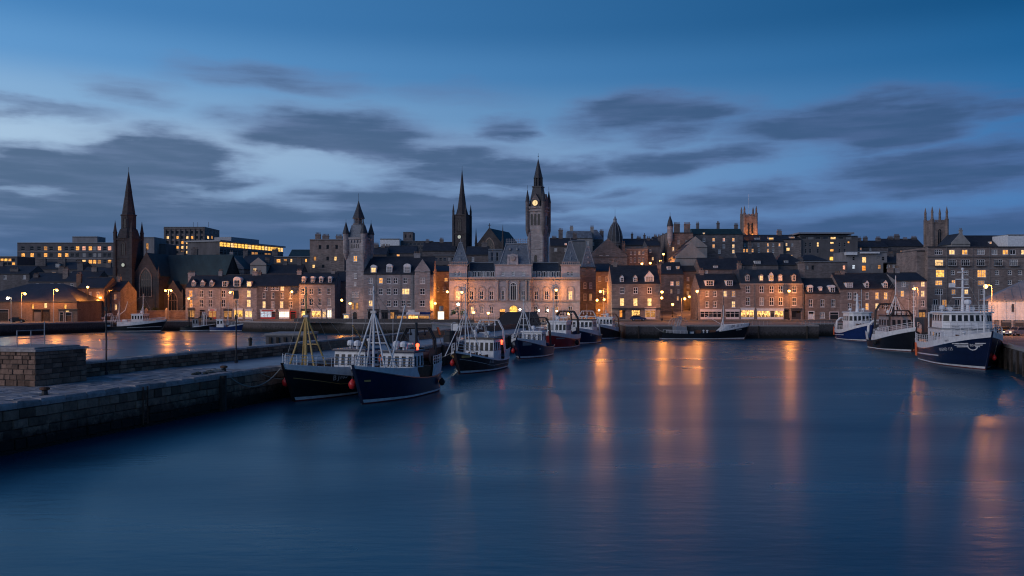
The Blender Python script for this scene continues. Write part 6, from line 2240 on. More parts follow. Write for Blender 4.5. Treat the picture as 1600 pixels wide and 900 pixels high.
# ------------------------------------------------------------------ boats (local axes: x forward with the stem at 0, y to port, z up from the water)
class Hull:
    T = [0, .05, .12, .22, .34, .46, .55, .63, .71, .78, .84, .89, .93, .96, .985, 1]

    def __init__(s, L, B, hb, hs, rake=1.6, full=2.6, pw=1.9):
        s.L, s.B, s.hb, s.hs, s.rake, s.full, s.pw = L, B, hb, hs, rake, full, pw

    def sheer(s, t):
        u = max(0, (t - .3) / .7)
        return s.hs + (s.hb - s.hs) * u ** s.pw + .18 * max(0, (.2 - t) / .2)

    def P(s, t, z, side=1, o=0.0):
        k = z / s.sheer(t)
        u = max(0, (t - .45) / .55)
        bs = s.B / 2 * max(0, 1 - u ** s.full) ** .85
        bw = s.B / 2 * .9 * max(0, 1 - min(1, u * 1.02) ** 1.75)
        kk = min(1.35, max(0, k)) ** .8
        b = bw + (bs - bw) * min(1, kk) + max(0, k - 1) * .25 * (1 if t < .999 else .12)
        if k < 0: b *= max(.3, 1 + k * .8)
        b *= 1 - .2 * max(0, (.22 - t) / .22) ** 2
        x = -s.L * (1 - t) + s.rake * max(-.2, k) * u ** 2.2
        return (x + (o * .8 if t > .985 else 0), side * (b + o), z)

    def tx(s, x):
        return 1 + x / s.L

    def band(s, za, zb, t0=0.0, t1=1.0, o=0.0, n=3, sides=(1, -1), mb=None):
        mb = mb or MB()
        ts = [t0] + [t for t in s.T if t0 < t < t1] + [t1]
        for sd_ in sides:
            rings = []
            for t in ts:
                a, b = za(t), zb(t)
                rings.append([s.P(t, a + (b - a) * i / n, sd_, o) for i in range(n + 1)])
            if sd_ < 0: rings = rings[::-1]
            mb.loft(rings, False, False, closed=False)
        return mb


def text_mesh(body, size, extr=.01):
    c = bpy.data.curves.new('lettering', 'FONT')
    c.body = body
    c.size = size
    c.align_x = 'LEFT'
    c.resolution_u = 2
    o = bpy.data.objects.new('lettering', c)
    me = bpy.data.meshes.new_from_object(o)
    bpy.data.objects.remove(o)
    return me


def hull_text(H, parent, body, size, t0, z0, side, mat, slope=0.0, name='lettering'):
    me = text_mesh(body, size)
    for v in me.vertices:
        t = t0 + (-side) * v.co.x / H.L
        z = z0 + v.co.y + slope * v.co.x
        v.co = H.P(t, z, side, .03)
    me.materials.clear()
    me.materials.append(M[mat])
    o = bpy.data.objects.new(name, me)
    return link(o, parent)


def flat_text(parent, body, size, mat, loc, rot, name='lettering'):
    me = text_mesh(body, size)
    me.materials.clear()
    me.materials.append(M[mat])
    o = bpy.data.objects.new(name, me)
    o.location = loc
    o.rotation_euler = rot
    return link(o, parent)


def win_box(parent, x, y, z, w, h, rz, lit='-', fr='dark_frame'):
    o = put_window(parent, (0, 0, 0), (x, y, z), rz, w, h, 'bare', lit)
    return o


def wheelhouse(t, x0, x1, hw, z0, z1, nf=4, ns=3, roof='hull_navy', wall='white', over=.2, lit='', rake=.25, low=.45, curved=False):
    """x1 = front; windows in a band round the upper half"""
    m = MB()
    if curved:
        base = [(x0, -hw), (x1 - .9, -hw), (x1 - .25, -hw * .7), (x1, 0), (x1 - .25, hw * .7), (x1 - .9, hw), (x0, hw)]
    else:
        base = [(x0, -hw), (x1, -hw), (x1, hw), (x0, hw)]
    top = [(x - (rake if x > (x0 + x1) / 2 else 0), y * .97) for x, y in base]
    m.loft([[(x, y, z0) for x, y in base], [(x, y, z1) for x, y in top]])
    wh = m.build('wheelhouse', M[wall], t)
    m = MB()
    rb = [(x + (over if x > (x0 + x1) / 2 else -over * .6), y * (1 + over / hw)) for x, y in top]
    m.loft([[(x, y, z1) for x, y in rb], [(x, y, z1 + .12) for x, y in rb], [(x * .98 + .02 * (x0 + x1) / 2, y * .93, z1 + .22) for x, y in rb]])
    m.build('wheelhouse_roof', M[roof], wh)
    zc = z0 + (z1 - z0) * .68
    h = min(1.15, (z1 - z0) * .42)
    # front
    edges = list(zip(base, base[1:]))[1:-1] if not curved else list(zip(base, base[1:]))[1:-1]
    fr_edges = [e for e in edges]
    i = 0
    k = (zc - z0) / (z1 - z0)
    for (ax, ay), (bx, by) in fr_edges:
        n = nf if not curved else max(1, round(nf * math.hypot(bx - ax, by - ay) / (2 * hw)))
        d = Vector((bx - ax, by - ay, 0))
        ln = d.length
        d.normalize()
        nn = Vector((d.y, -d.x, 0))
        for q in range(n):
            c = Vector((ax, ay, 0)) + d * (ln * (q + .5) / n)
            c.x -= rake * k
            c += nn * .035
            wo = put_window(wh, (0, 0, 0), (c.x, c.y, zc), math.atan2(d.y, d.x), ln / n * .74, h, 'bare', lit[i] if i < len(lit) else '-')
            wo.rotation_euler = (-math.atan(rake / (z1 - z0)), 0, math.atan2(d.y, d.x))
            i += 1
    sl = (x1 - (.9 if curved else 0)) - x0 - rake
    for sd_ in (-1, 1):
        for q in range(ns):
            x = x0 + sl * (q + .5) / ns
            put_window(wh, (0, 0, 0), (x, sd_ * (hw * .985 + .03), zc), 0 if sd_ < 0 else PI, sl / ns * .72, h, 'bare', '-')
    return wh


def rails(t, H, t0, t1, ztop, hgt=.95, n=10, bars=3, mat='white', sides=(1, -1), inset=-.08, name='rail'):
    for sd_ in sides:
        m = MB()
        pts = []
        for i in range(n + 1):
            tt = t0 + (t1 - t0) * i / n
            p = Vector(H.P(tt, ztop(tt), sd_, inset))
            pts.append(p)
            m.tube(p, p + Vector((0, 0, hgt)), .03, n=5)
        for b in range(bars):
            z = Vector((0, 0, hgt * (b + 1) / bars))
            m.path([tuple(p + z) for p in pts], .024 if b < bars - 1 else .034)
        m.build(name, M[mat], t)


def tripod(t, x, z0, za, zt, spread, back, mat='white', bar=None, r=.09, legs=4):
    m = MB()
    m.tube((x, 0, z0), (x, 0, zt), r * 1.25, r * .6, 7)
    mast = m.build('mast', M[mat], t)
    for sd_ in (-1, 1):
        for bx in ((back, -back * .5) if legs == 4 else (back,)):
            mm = MB()
            mm.tube((x - bx, sd_ * spread, z0 - .2), (x, sd_ * .06, za), r * .8, r * .6, 6)
            mm.build('mast_leg', M[mat], t)
    if bar:
        mm = MB()
        f = (bar - z0) / (za - z0)
        mm.tube((x - back * (1 - f), -spread * (1 - f), bar), (x - back * (1 - f), spread * (1 - f), bar), r * .6)
        mm.tube((x - back * (1 - f) * .5, -spread * .45 * (1 - f), bar + 1), (x - back * (1 - f) * .5, spread * .45 * (1 - f), bar + 1), r * .5)
        mm.build('crossbar', M[mat], t)
    mm = MB()
    mm.box(x - .12, -.25, za - .1, x + .12, .25, za + .12)
    mm.ball((x, 0, zt), .1)
    mm.build('mast_fitting', M['galv'], mast)
    for (ex, ey, ez) in ((1.4 if x > -4 else x + 2.6, 0, z0 + .6), (x - 6.5, 1.2, z0 + 1.2), (x - 6.5, -1.2, z0 + 1.2)):
        mm = MB()
        mm.tube((x, 0, zt - .4), (ex, ey, ez), .018, n=4)
        mm.build('stay', M['rope'], mast)
    return mast


def gantry(t, x, hw, z0, z1, mat='iron', r=.12, lean=0.0, name='gantry'):
    m = MB()
    pts = [(x, -hw, z0), (x + lean, -hw * .92, z0 + (z1 - z0) * .75), (x + lean, -hw * .6, z1), (x + lean, hw * .6, z1), (x + lean, hw * .92, z0 + (z1 - z0) * .75), (x, hw, z0)]
    m.path(pts, r, 7)
    m.path([(p[0] - .5, p[1], p[2]) for p in pts], r * .7, 6)
    for q in (-.4, 0, .4):
        m.tube((x + lean, hw * q, z1), (x + lean - .1, hw * q, z1 - .5), .05)
        m.ball((x + lean - .1, hw * q, z1 - .6), .16, 6, 4)
    return m.build(name, M[mat], t)


def deck_gear(t, spots, seed=0):
    r = random.Random(seed)
    for (x, y, z, kind) in spots:
        m = MB()
        if kind == 'winch':
            m.box(x - .5, y - .9, z, x + .5, y - .75, z + .9)
            m.box(x - .5, y + .75, z, x + .5, y + .9, z + .9)
            m.tube((x, y - .75, z + .5), (x, y + .75, z + .5), .32, n=10)
            m.tube((x, y - .1, z + .5), (x, y + .1, z + .5), .5, n=10)
            m.build('winch', M['rust'], t)
        elif kind == 'net':
            for i in range(7):
                m.ball((x + r.uniform(-.6, .6), y + r.uniform(-.6, .6), z + r.uniform(.1, .5)), r.uniform(.3, .55), 7, 5, .75)
            m.build('net_heap', M['net'], t)
        elif kind == 'drum':
            m.tube((x, y - 1.0, z + .8), (x, y + 1.0, z + .8), .55, n=12)
            for q in (-1.05, 1.05):
                m.tube((x, y + q - .05, z + .8), (x, y + q + .05, z + .8), .85, n=14)
                m.box(x - .15, y + q * 1.08 - .05, z, x + .15, y + q * 1.08 + .05, z + .8)
            m.build('net_drum', M['hull_brown'], t)
        elif kind == 'box':
            m.box(x - .45, y - .35, z, x + .45, y + .35, z + .55)
            m.box(x - .48, y - .38, z + .5, x + .48, y + .38, z + .6)
            m.build('fish_box', M[r.choice(['orange', 'hull_blue', 'white', 'rust'])], t)
        elif kind == 'dome':
            m.lathe(x, y, [(.12, z), (.12, z + .3), (.36, z + .32), (.38, z + .6), (.28, z + .8), (.02, z + .88)], 10)
            m.build('radar_dome', M['white'], t, smooth=False)
        elif kind == 'radar':
            m.tube((x, y, z), (x, y, z + .5), .06)
            m.box(x - .08, y - .65, z + .5, x + .08, y + .65, z + .66)
            m.build('radar_scanner', M['white'], t)
        elif kind == 'vent':
            m.lathe(x, y, [(.16, z), (.16, z + .7), (.26, z + .75), (.26, z + .95), (.05, z + 1.02)], 8)
            m.build('vent', M['white'], t)
        elif kind == 'funnel':
            m.lathe(x, y, [(.4, z), (.34, z + 1.6), (.38, z + 1.65), (.3, z + 1.75)], 10)
            m.build('funnel', M['hull_black'], t)
        elif kind == 'red':
            m.lathe(x, y, [(.1, z), (.1, z + .25), (.17, z + .3), (.17, z + .55), (.02, z + .62)], 8)
            m.build('red_lamp', M['bulb_red'], t)
        elif kind == 'ring':
            m.loft([m.ngon(0, 0, 0, .36, 12), m.ngon(0, 0, .1, .36, 12), m.ngon(0, 0, .1, .2, 12), m.ngon(0, 0, 0, .2, 12)], False, False)
            o = m.build('lifebuoy', M['orange'], t, loc=(x, y, z))
            o.rotation_euler = (PI / 2, 0, 0)
        elif kind == 'raft':
            m.tube((x - .6, y, z + .35), (x + .6, y, z + .35), .32, n=10)
            m.build('life_raft', M['white'], t)
        elif kind == 'aerial':
            m.tube((x, y, z), (x, y, z + 3.2), .03, .015, 5)
            m.build('aerial', M['white'], t)


def fender(t, H, tt, z, side, r=.32, mat='buoy_red', drop=1.0):
    p = Vector(H.P(tt, z, side, r + .02))
    m = MB()
    m.lathe(p.x, p.y, [(.03, z - r * 1.3), (r * .7, z - r), (r, z - r * .2), (r * .9, z + r * .4), (r * .35, z + r * 1.05), (.08, z + r * 1.3)], 10)
    f = m.build('buoy_fender', M[mat], t, smooth=True)
    m = MB()
    q = H.P(tt, H.sheer(tt), side, .05)
    m.tube((p.x, p.y, z + r * 1.2), q, .02)
    m.build('lanyard', M['rope'], f)


def boat(name, label, bow, sdir, L, B, hb, hs, hull='hull_black', bul=(.45, .8, .55), bulmat='white', deckz=None, stripe='white', cap=None, group='moored fishing boats',
         rake=1.6, full=2.6, pw=1.9, cat='fishing boat', aft_bul=.0):
    """bow = stem at the waterline (x, y); sdir = direction from stem to stern"""
    d = -Vector((sdir[0], sdir[1], 0)).normalized()
    t = thing(name, label, cat, (bow[0], bow[1], 0), math.atan2(d.y, d.x), group)
    H = Hull(L, B, hb, hs, rake, full, pw)
    sh = H.sheer
    m = H.band(lambda q: -.7, lambda q: .13, n=2)
    tr = lambda mb, za, zb, o=0: mb.add([H.P(0, za, 1, o), H.P(0, zb, 1, o), H.P(0, zb, -1, o), H.P(0, za, -1, o)], [(0, 1, 2, 3)])
    tr(m, -.7, .13)
    m.build('antifouling', M['antifoul'], t)
    m = H.band(lambda q: .13, lambda q: .3 + .12 * max(0, (q - .6) / .4), o=.012, n=1)
    tr(m, .13, .3)
    m.build('boot_stripe', M[stripe], t)
    m = H.band(lambda q: .3 + .12 * max(0, (q - .6) / .4) - .02, sh, n=6)
    tr(m, .28, sh(0))
    h = m.build('hull', M[hull], t, smooth=True)
    for p in h.data.polygons:
        if len(p.vertices) == 4 and abs(p.normal.x) > .97: p.use_smooth = False
    # bulwark band
    bb, bm, tend = bul
    if bm:
        bt = lambda q: sh(q) + bm + (bb - bm) * max(0, (q - tend) / (1 - tend))
        m = H.band(sh, bt, tend, 1, n=2)
        # raking after end of the band
        for sd_ in (1, -1):
            a, b, c = H.P(tend, sh(tend), sd_), H.P(tend, bt(tend), sd_), H.P(tend - .07, sh(tend - .07) + .02, sd_)
            m.add([a, b, c], [(0, 1, 2)])
        b_ = m.build('bulwark', M[bulmat], t, smooth=False)
        md = b_.modifiers.new('thickness', 'SOLIDIFY')
        md.thickness = .07
        md.offset = 0
    else:
        bt = sh
    if aft_bul:
        m = H.band(sh, lambda q: sh(q) + aft_bul, 0, tend - .08, n=1)
        a_ = m.build('stern_bulwark', M[bulmat], t)
        md = a_.modifiers.new('thickness', 'SOLIDIFY')
        md.thickness = .06
    # deck
    dz = deckz if deckz is not None else -.25
    m = MB()
    ts = H.T
    vs = [H.P(q, sh(q) + dz, 1, -.05) for q in ts] + [H.P(q, sh(q) + dz, -1, -.05) for q in ts]
    n = len(ts)
    m.add(vs, [(i, i + 1, n + i + 1, n + i) for i in range(n - 1)])
    m.build('deck', M['deck_green'], t)
    # rubbing strake / rail cap
    m = MB()
    for sd_ in (1, -1):
        m.path([H.P(q, sh(q), sd_, .03) for q in ts], .06, 5)
    m.build('rubbing_strake', M[cap or hull], t)
    m = MB()
    m.loft([[(x - .12, -.11, z), (x + .1, -.09, z), (x + .1, .09, z), (x - .12, .11, z)] for x, z in ((H.P(1, .1)[0], .1), (H.P(1, sh(1) * .5)[0] + .02, sh(1) * .5), (H.P(1, sh(1) + bb)[0] + .03, sh(1) + bb + .1))])
    m.build('stem_post', M[hull], t)
    return t, H, bt


def eyebrow(H, t, mat, z, t0, t1, side, w=.07, drop=.0, name='gold_line'):
    m = H.band(lambda q: z(q), lambda q: z(q) + w, t0, t1, o=.015, n=1, sides=(side,))
    m.build(name, M[mat], t)


def boats_left():
    # 1
    t, H, bt = boat('fishing_boat', 'black fishing trawler with yellow tripod mast and letters BJ105, nearest the pier', (-19.4, 79), (.33, .94), 16, 5.2, 3.0, 1.55, 'hull_black', (.5, .95, .56))
    rails(t, H, .60, .99, bt, .9, 9)
    tripod(t, -1.9, 3.0, 7.6, 10.2, 1.35, 1.5, 'mast_yellow', 5.0, .12)
    wheelhouse(t, -12.6, -9.6, 1.75, 1.4, 4.0, 5, 3)
    deck_gear(t, [(-10.3, .6, 4.2, 'dome'), (-10.9, -.5, 4.2, 'dome'), (-11.5, 0, 4.2, 'radar'), (-12, 1, 4.2, 'vent'), (-12.2, -1, 4.2, 'aerial'), (-7.2, .9, 1.5, 'winch'), (-8.3, -1.1, 1.4, 'net'), (-8.4, 1.3, 1.4, 'box'), (-3.2, .5, 2.2, 'winch'), (-6, 1.4, 1.5, 'box'), (-14, 0, 1.4, 'net')], 1)
    gantry(t, -14.6, 2.0, 1.5, 5.0, 'iron')
    m = MB()
    m.tube((-12.3, .6, 4.2), (-7.6, 1.6, 6.6), .07)
    m.build('derrick', M['mast_yellow'], t)
    hull_text(H, t, 'B J105', .66, .77, 1.68, 1, 'white', .06)
    eyebrow(H, t, 'mast_yellow', lambda q: 1.2 + 1.05 * max(0, q - .7) / .3, .62, .975, 1, .05)
    eyebrow(H, t, 'mast_yellow', lambda q: 1.2 + 1.05 * max(0, q - .7) / .3, .8, .975, -1, .05)
    fender(t, H, .93, 1.7, -1, .34)
    # 2
    t, H, bt = boat('fishing_boat', 'navy blue trawler with white tripod mast and white aft shelter, second in the pier row', (-13, 77), (.3, .954), 13.5, 4.9, 3.2, 1.7, 'hull_navy', (.28, .95, .56))
    rails(t, H, .58, .99, bt, .85, 10)
    tripod(t, -2.2, 3.1, 8.0, 10.4, 1.5, 1.6, 'white', 5.2, .1)
    m = MB()
    m.tube((-3.4, .9, 2.6), (-3.9, 2.3, 8.6), .08, .06)
    m.build('boom', M['white'], t)
    wheelhouse(t, -9.4, -6.9, 1.75, 1.6, 4.1, 5, 3)
    m = H.band(lambda q: H.sheer(q), lambda q: H.sheer(q) + 1.15, .05, .26, n=1)
    sh_ = m.build('aft_shelter', M['white'], t)
    md = sh_.modifiers.new('thickness', 'SOLIDIFY')
    md.thickness = .07
    rails(t, H, .05, .26, lambda q: H.sheer(q) + 1.15, .8, 5, name='aft_rail')
    m = MB()
    m.box(-10.9, -2.1, 1.5, -9.4, 2.1, 2.7)
    m.build('deckhouse', M['rust'], t)
    m = H.band(lambda q: H.sheer(q), lambda q: H.sheer(q) + 1.0, .27, .5, n=1, o=-.25)
    m.build('side_screen', M['rust'], t)
    deck_gear(t, [(-7.8, .4, 4.3, 'dome'), (-8.6, -.7, 4.3, 'dome'), (-8.9, .2, 4.3, 'radar'), (-9.2, 1.2, 4.3, 'red'), (-9, -1.3, 4.3, 'aerial'), (-11.2, .8, 2.8, 'drum'), (-12.2, -.8, 1.6, 'net'), (-4, .2, 2.0, 'winch'), (-5.4, 1.2, 1.7, 'box'), (-5.4, -1.1, 1.7, 'net'), (-1.9, .9, 3.9, 'ring')], 2)
    gantry(t, -11.9, 1.9, 1.8, 6.3, 'iron')
    m = MB()
    m.tube((-9.6, .9, 4.2), (-9.6, .9, 6.9), .15, .14, 8)
    m.build('exhaust', M['hull_black'], t)
    fender(t, H, .955, 1.75, -1, .36)
    fender(t, H, .1, 1.0, 1, .3, 'tyre')
    for sd_ in (1, -1):
        m = H.band(lambda q: 2.0, lambda q: 2.16, .93, .965, o=.02, n=1, sides=(sd_,))
        m.build('name_board', M['mast_yellow'], t)
    # 3
    t, H, bt = boat('fishing_boat', 'black and brown trawler with broad white wheelhouse and red lamp, third in the pier row', (-6.4, 108.5), (.3, .954), 13.5, 5.2, 2.75, 1.25, 'hull_brown', (.2, .12, .4), cap='white')
    rails(t, H, .66, .99, bt, 1.0, 7, sides=(-1,))
    rails(t, H, .84, .99, bt, 1.0, 3, sides=(1,))
    tripod(t, -2.0, 2.4, 7.6, 11.0, 1.7, -2.6, 'white', None, .07)
    wheelhouse(t, -10.2, -7.0, 2.0, 1.1, 4.0, 6, 4, roof='hull_brown')
    m = H.band(lambda q: H.sheer(q), lambda q: H.sheer(q) + 1.35, .04, .27, n=1, o=-.03, sides=(1,))
    sh_ = m.build('side_shelter', M['white'], t)
    md = sh_.modifiers.new('thickness', 'SOLIDIFY')
    md.thickness = .06
    deck_gear(t, [(-8, .9, 4.2, 'dome'), (-9.1, 0, 4.2, 'radar'), (-8.4, -1, 4.2, 'vent'), (-10.4, 2.0, 3.2, 'red'), (-4.8, .8, 1.3, 'net'), (-5.3, -.8, 1.3, 'net'), (-5.9, .6, 1.2, 'winch'), (-3.6, 0, 1.6, 'winch'), (-12.2, 0, 1.2, 'drum'), (-9.8, 1.2, 4.2, 'aerial')], 3)
    gantry(t, -11.6, 2.1, 1.4, 6.4, 'white', .07, .6)
    gantry(t, -6.6, 1.0, 4.2, 6.0, 'galv', .05, -.2, 'lamp_frame')
    hull_text(H, t, 'B.105', .5, .66, 1.1, 1, 'white', .03)
    eyebrow(H, t, 'line_white', lambda q: .75 + 1.2 * max(0, q - .6) / .4, .1, .98, 1, .04, name='painted_line')
    for sd_ in (1, -1):
        m = H.band(lambda q: 2.05, lambda q: 2.35, .9, .965, o=.02, n=1, sides=(sd_,))
        m.build('name_board', M['mast_yellow'], t)
    fender(t, H, .95, 1.4, -1, .34)
    # 4
    t, H, bt = boat('fishing_boat', 'dark blue trawler with slim white tripod and white bow flare, fourth in the pier row', (1.2, 137), (.3, .954), 13, 5.2, 3.0, 1.5, 'hull_navy', (.35, .9, .6))
    rails(t, H, .62, .98, bt, .7, 7)
    tripod(t, -2.0, 3.0, 7.6, 9.4, 1.7, 1.4, 'white', 5.2, .08)
    wheelhouse(t, -9.2, -6.4, 1.7, 1.4, 3.9, 4, 3, roof='white')
    deck_gear(t, [(-7.6, 0, 4.1, 'dome'), (-8.4, .9, 4.1, 'radar'), (-5, .8, 1.6, 'net'), (-4, -.5, 2, 'winch'), (-10.8, 0, 1.4, 'drum'), (-11.8, 1, 1.4, 'box'), (-8.8, -1, 4.1, 'aerial')], 4)
    gantry(t, -10.4, 2.1, 1.5, 6.2, 'iron')
    for sd_ in (1, -1):
        m = H.band(lambda q: 2.1, lambda q: 2.75, .85, .955, o=.02, n=1, sides=(sd_,))
        m.build('name_board', M['lead'], t)
    hull_text(H, t, '105', .4, .72, 1.25, 1, 'white', .03)
    fender(t, H, .9, 1.2, -1, .34)
    # 5
    t, H, bt = boat('fishing_boat', 'dark red fishing boat with white bulwark and black arched gantry, moored along the pier', (7.3, 164), (.3, .954), 14, 5.4, 2.65, 1.6, 'hull_red', (.7, 1.0, .1))
    wheelhouse(t, -7.6, -3.6, 1.9, 1.9, 5.0, 5, 4, roof='white')
    tripod(t, -1.4, 2.4, 7.5, 12.0, .5, .8, 'white', None, .06, 2)
    deck_gear(t, [(-5, 0, 5.2, 'dome'), (-6, .8, 5.2, 'radar'), (-6.6, -.8, 5.2, 'vent'), (-7, .4, 5.2, 'aerial'), (-9, .5, 1.6, 'drum'), (-10.5, 1, 1.6, 'orange' and 'box'), (-11.2, -.6, 1.6, 'net'), (-9.8, -1.2, 1.6, 'box')], 5)
    gantry(t, -11.6, 2.4, 1.7, 6.9, 'iron', .2)
    gantry(t, -9.0, 1.6, 4.4, 6.9, 'rust', .1)
    fender(t, H, .45, 1.0, 1, .4, 'tyre')
    m = H.band(lambda q: 1.9, lambda q: 2.15, .8, .93, o=.02, n=1, sides=(1,))
    m.build('name_board', M['lead'], t)
    # 6
    t, H, bt = boat('fishing_boat', 'navy and brown trawler with low wide dark-roofed wheelhouse beyond the red boat', (13.7, 183), (.3, .954), 13, 5.4, 2.9, 1.5, 'hull_navy', (.6, 1.1, .5))
    wheelhouse(t, -7.4, -3.4, 2.2, 2.2, 4.9, 5, 4, roof='hull_black')
    gantry(t, -10.5, 2.3, 1.5, 5.6, 'white', .12, .5)
    gantry(t, -8.6, 2.0, 2.5, 6.8, 'white', .07, .4, 'lamp_frame')
    deck_gear(t, [(-5, .6, 5.1, 'dome'), (-6, -.6, 5.1, 'radar'), (-7, .2, 5.1, 'aerial'), (-9, 0, 1.5, 'drum'), (-9.4, 1.4, 1.5, 'box')], 6)
    rails(t, H, .55, .98, bt, .7, 6)
    hull_text(H, t, 'BJ 106', .55, .78, 1.7, 1, 'white', .04)
    # 7
    t, H, bt = boat('fishing_boat', 'small dark trawler with white wheelhouse at the far end of the pier row', (20.7, 205.5), (.3, .954), 12.5, 5.2, 3.0, 1.6, 'hull_brown', (.6, 1.1, .45))
    wheelhouse(t, -6.6, -3.4, 1.9, 2.2, 5.0, 5, 3, roof='white')
    gantry(t, -10.4, 2.2, 1.6, 5.8, 'rust', .12)
    tripod(t, -5.4, 5.2, 6.6, 8.4, .6, .6, 'white', None, .06, 2)
    deck_gear(t, [(-4.2, .6, 5.2, 'dome'), (-6, -.7, 5.2, 'radar'), (-8.5, .5, 1.6, 'drum'), (-9.5, -.8, 1.6, 'net')], 7)
    rails(t, H, .5, .98, bt, .7, 6)
    hull_text(H, t, 'BJ 5', .5, .62, 2.5, 1, 'hull_navy', .02)
    # 8 coaster lying along the far quay
    t, H, bt = boat('cargo_boat', 'long low black coaster with white bow flare lying along the far quay', (X(1163, 207.4), 207.4), (-1, .0), 19.6, 5.0, 3.0, 1.35, 'hull_black', (.85, 1.35, .75), rake=1.0, cat='coaster', group='moored coasters')
    m = MB()
    m.box(-16.4, -2.3, 1.2, -13.9, 2.2, 3.1)
    m.build('deck_box', M['lead'], t)
    gantry(t, -15.8, 1.8, 2.4, 5.4, 'steel', .12, .8)
    for k in range(5):
        m = MB()
        a = -17 + k * .75
        m.path([(a + 1.0 * math.cos(PI * (.15 + q * .2)), -1.6 + k * .7, 3.0 + 2.0 * math.sin(PI * (.15 + q * .2))) for q in range(5)], .07)
        m.build('hose_arm', M['steel'], t)
    tripod(t, -4.9, 1.6, 5.2, 7.9, .5, .9, 'white', None, .12, 2)
    m = MB()
    m.tube((-4.9, 0, 3.2), (-9, .2, 5.6), .06)
    m.build('derrick', M['white'], t)
    deck_gear(t, [(-10.8, 0, 1.2, 'winch'), (-9.4, .6, 1.2, 'vent'), (-8.8, -.6, 1.2, 'vent'), (-7.4, 0, 1.2, 'winch'), (-6.4, .6, 1.2, 'box'), (-12.4, -.4, 1.2, 'box'), (-17.6, 0, 1.2, 'net'), (-18.5, .8, 1.2, 'net')], 8)
    rails(t, H, .05, .3, lambda q: H.sheer(q), .7, 6)
    hull_text(H, t, 'BISSEN', .95, .795, 2.75, -1, 'hull_navy', .14)
    hull_text(H, t, 'BISSEN', .42, .86, 2.05, -1, 'white', .16)


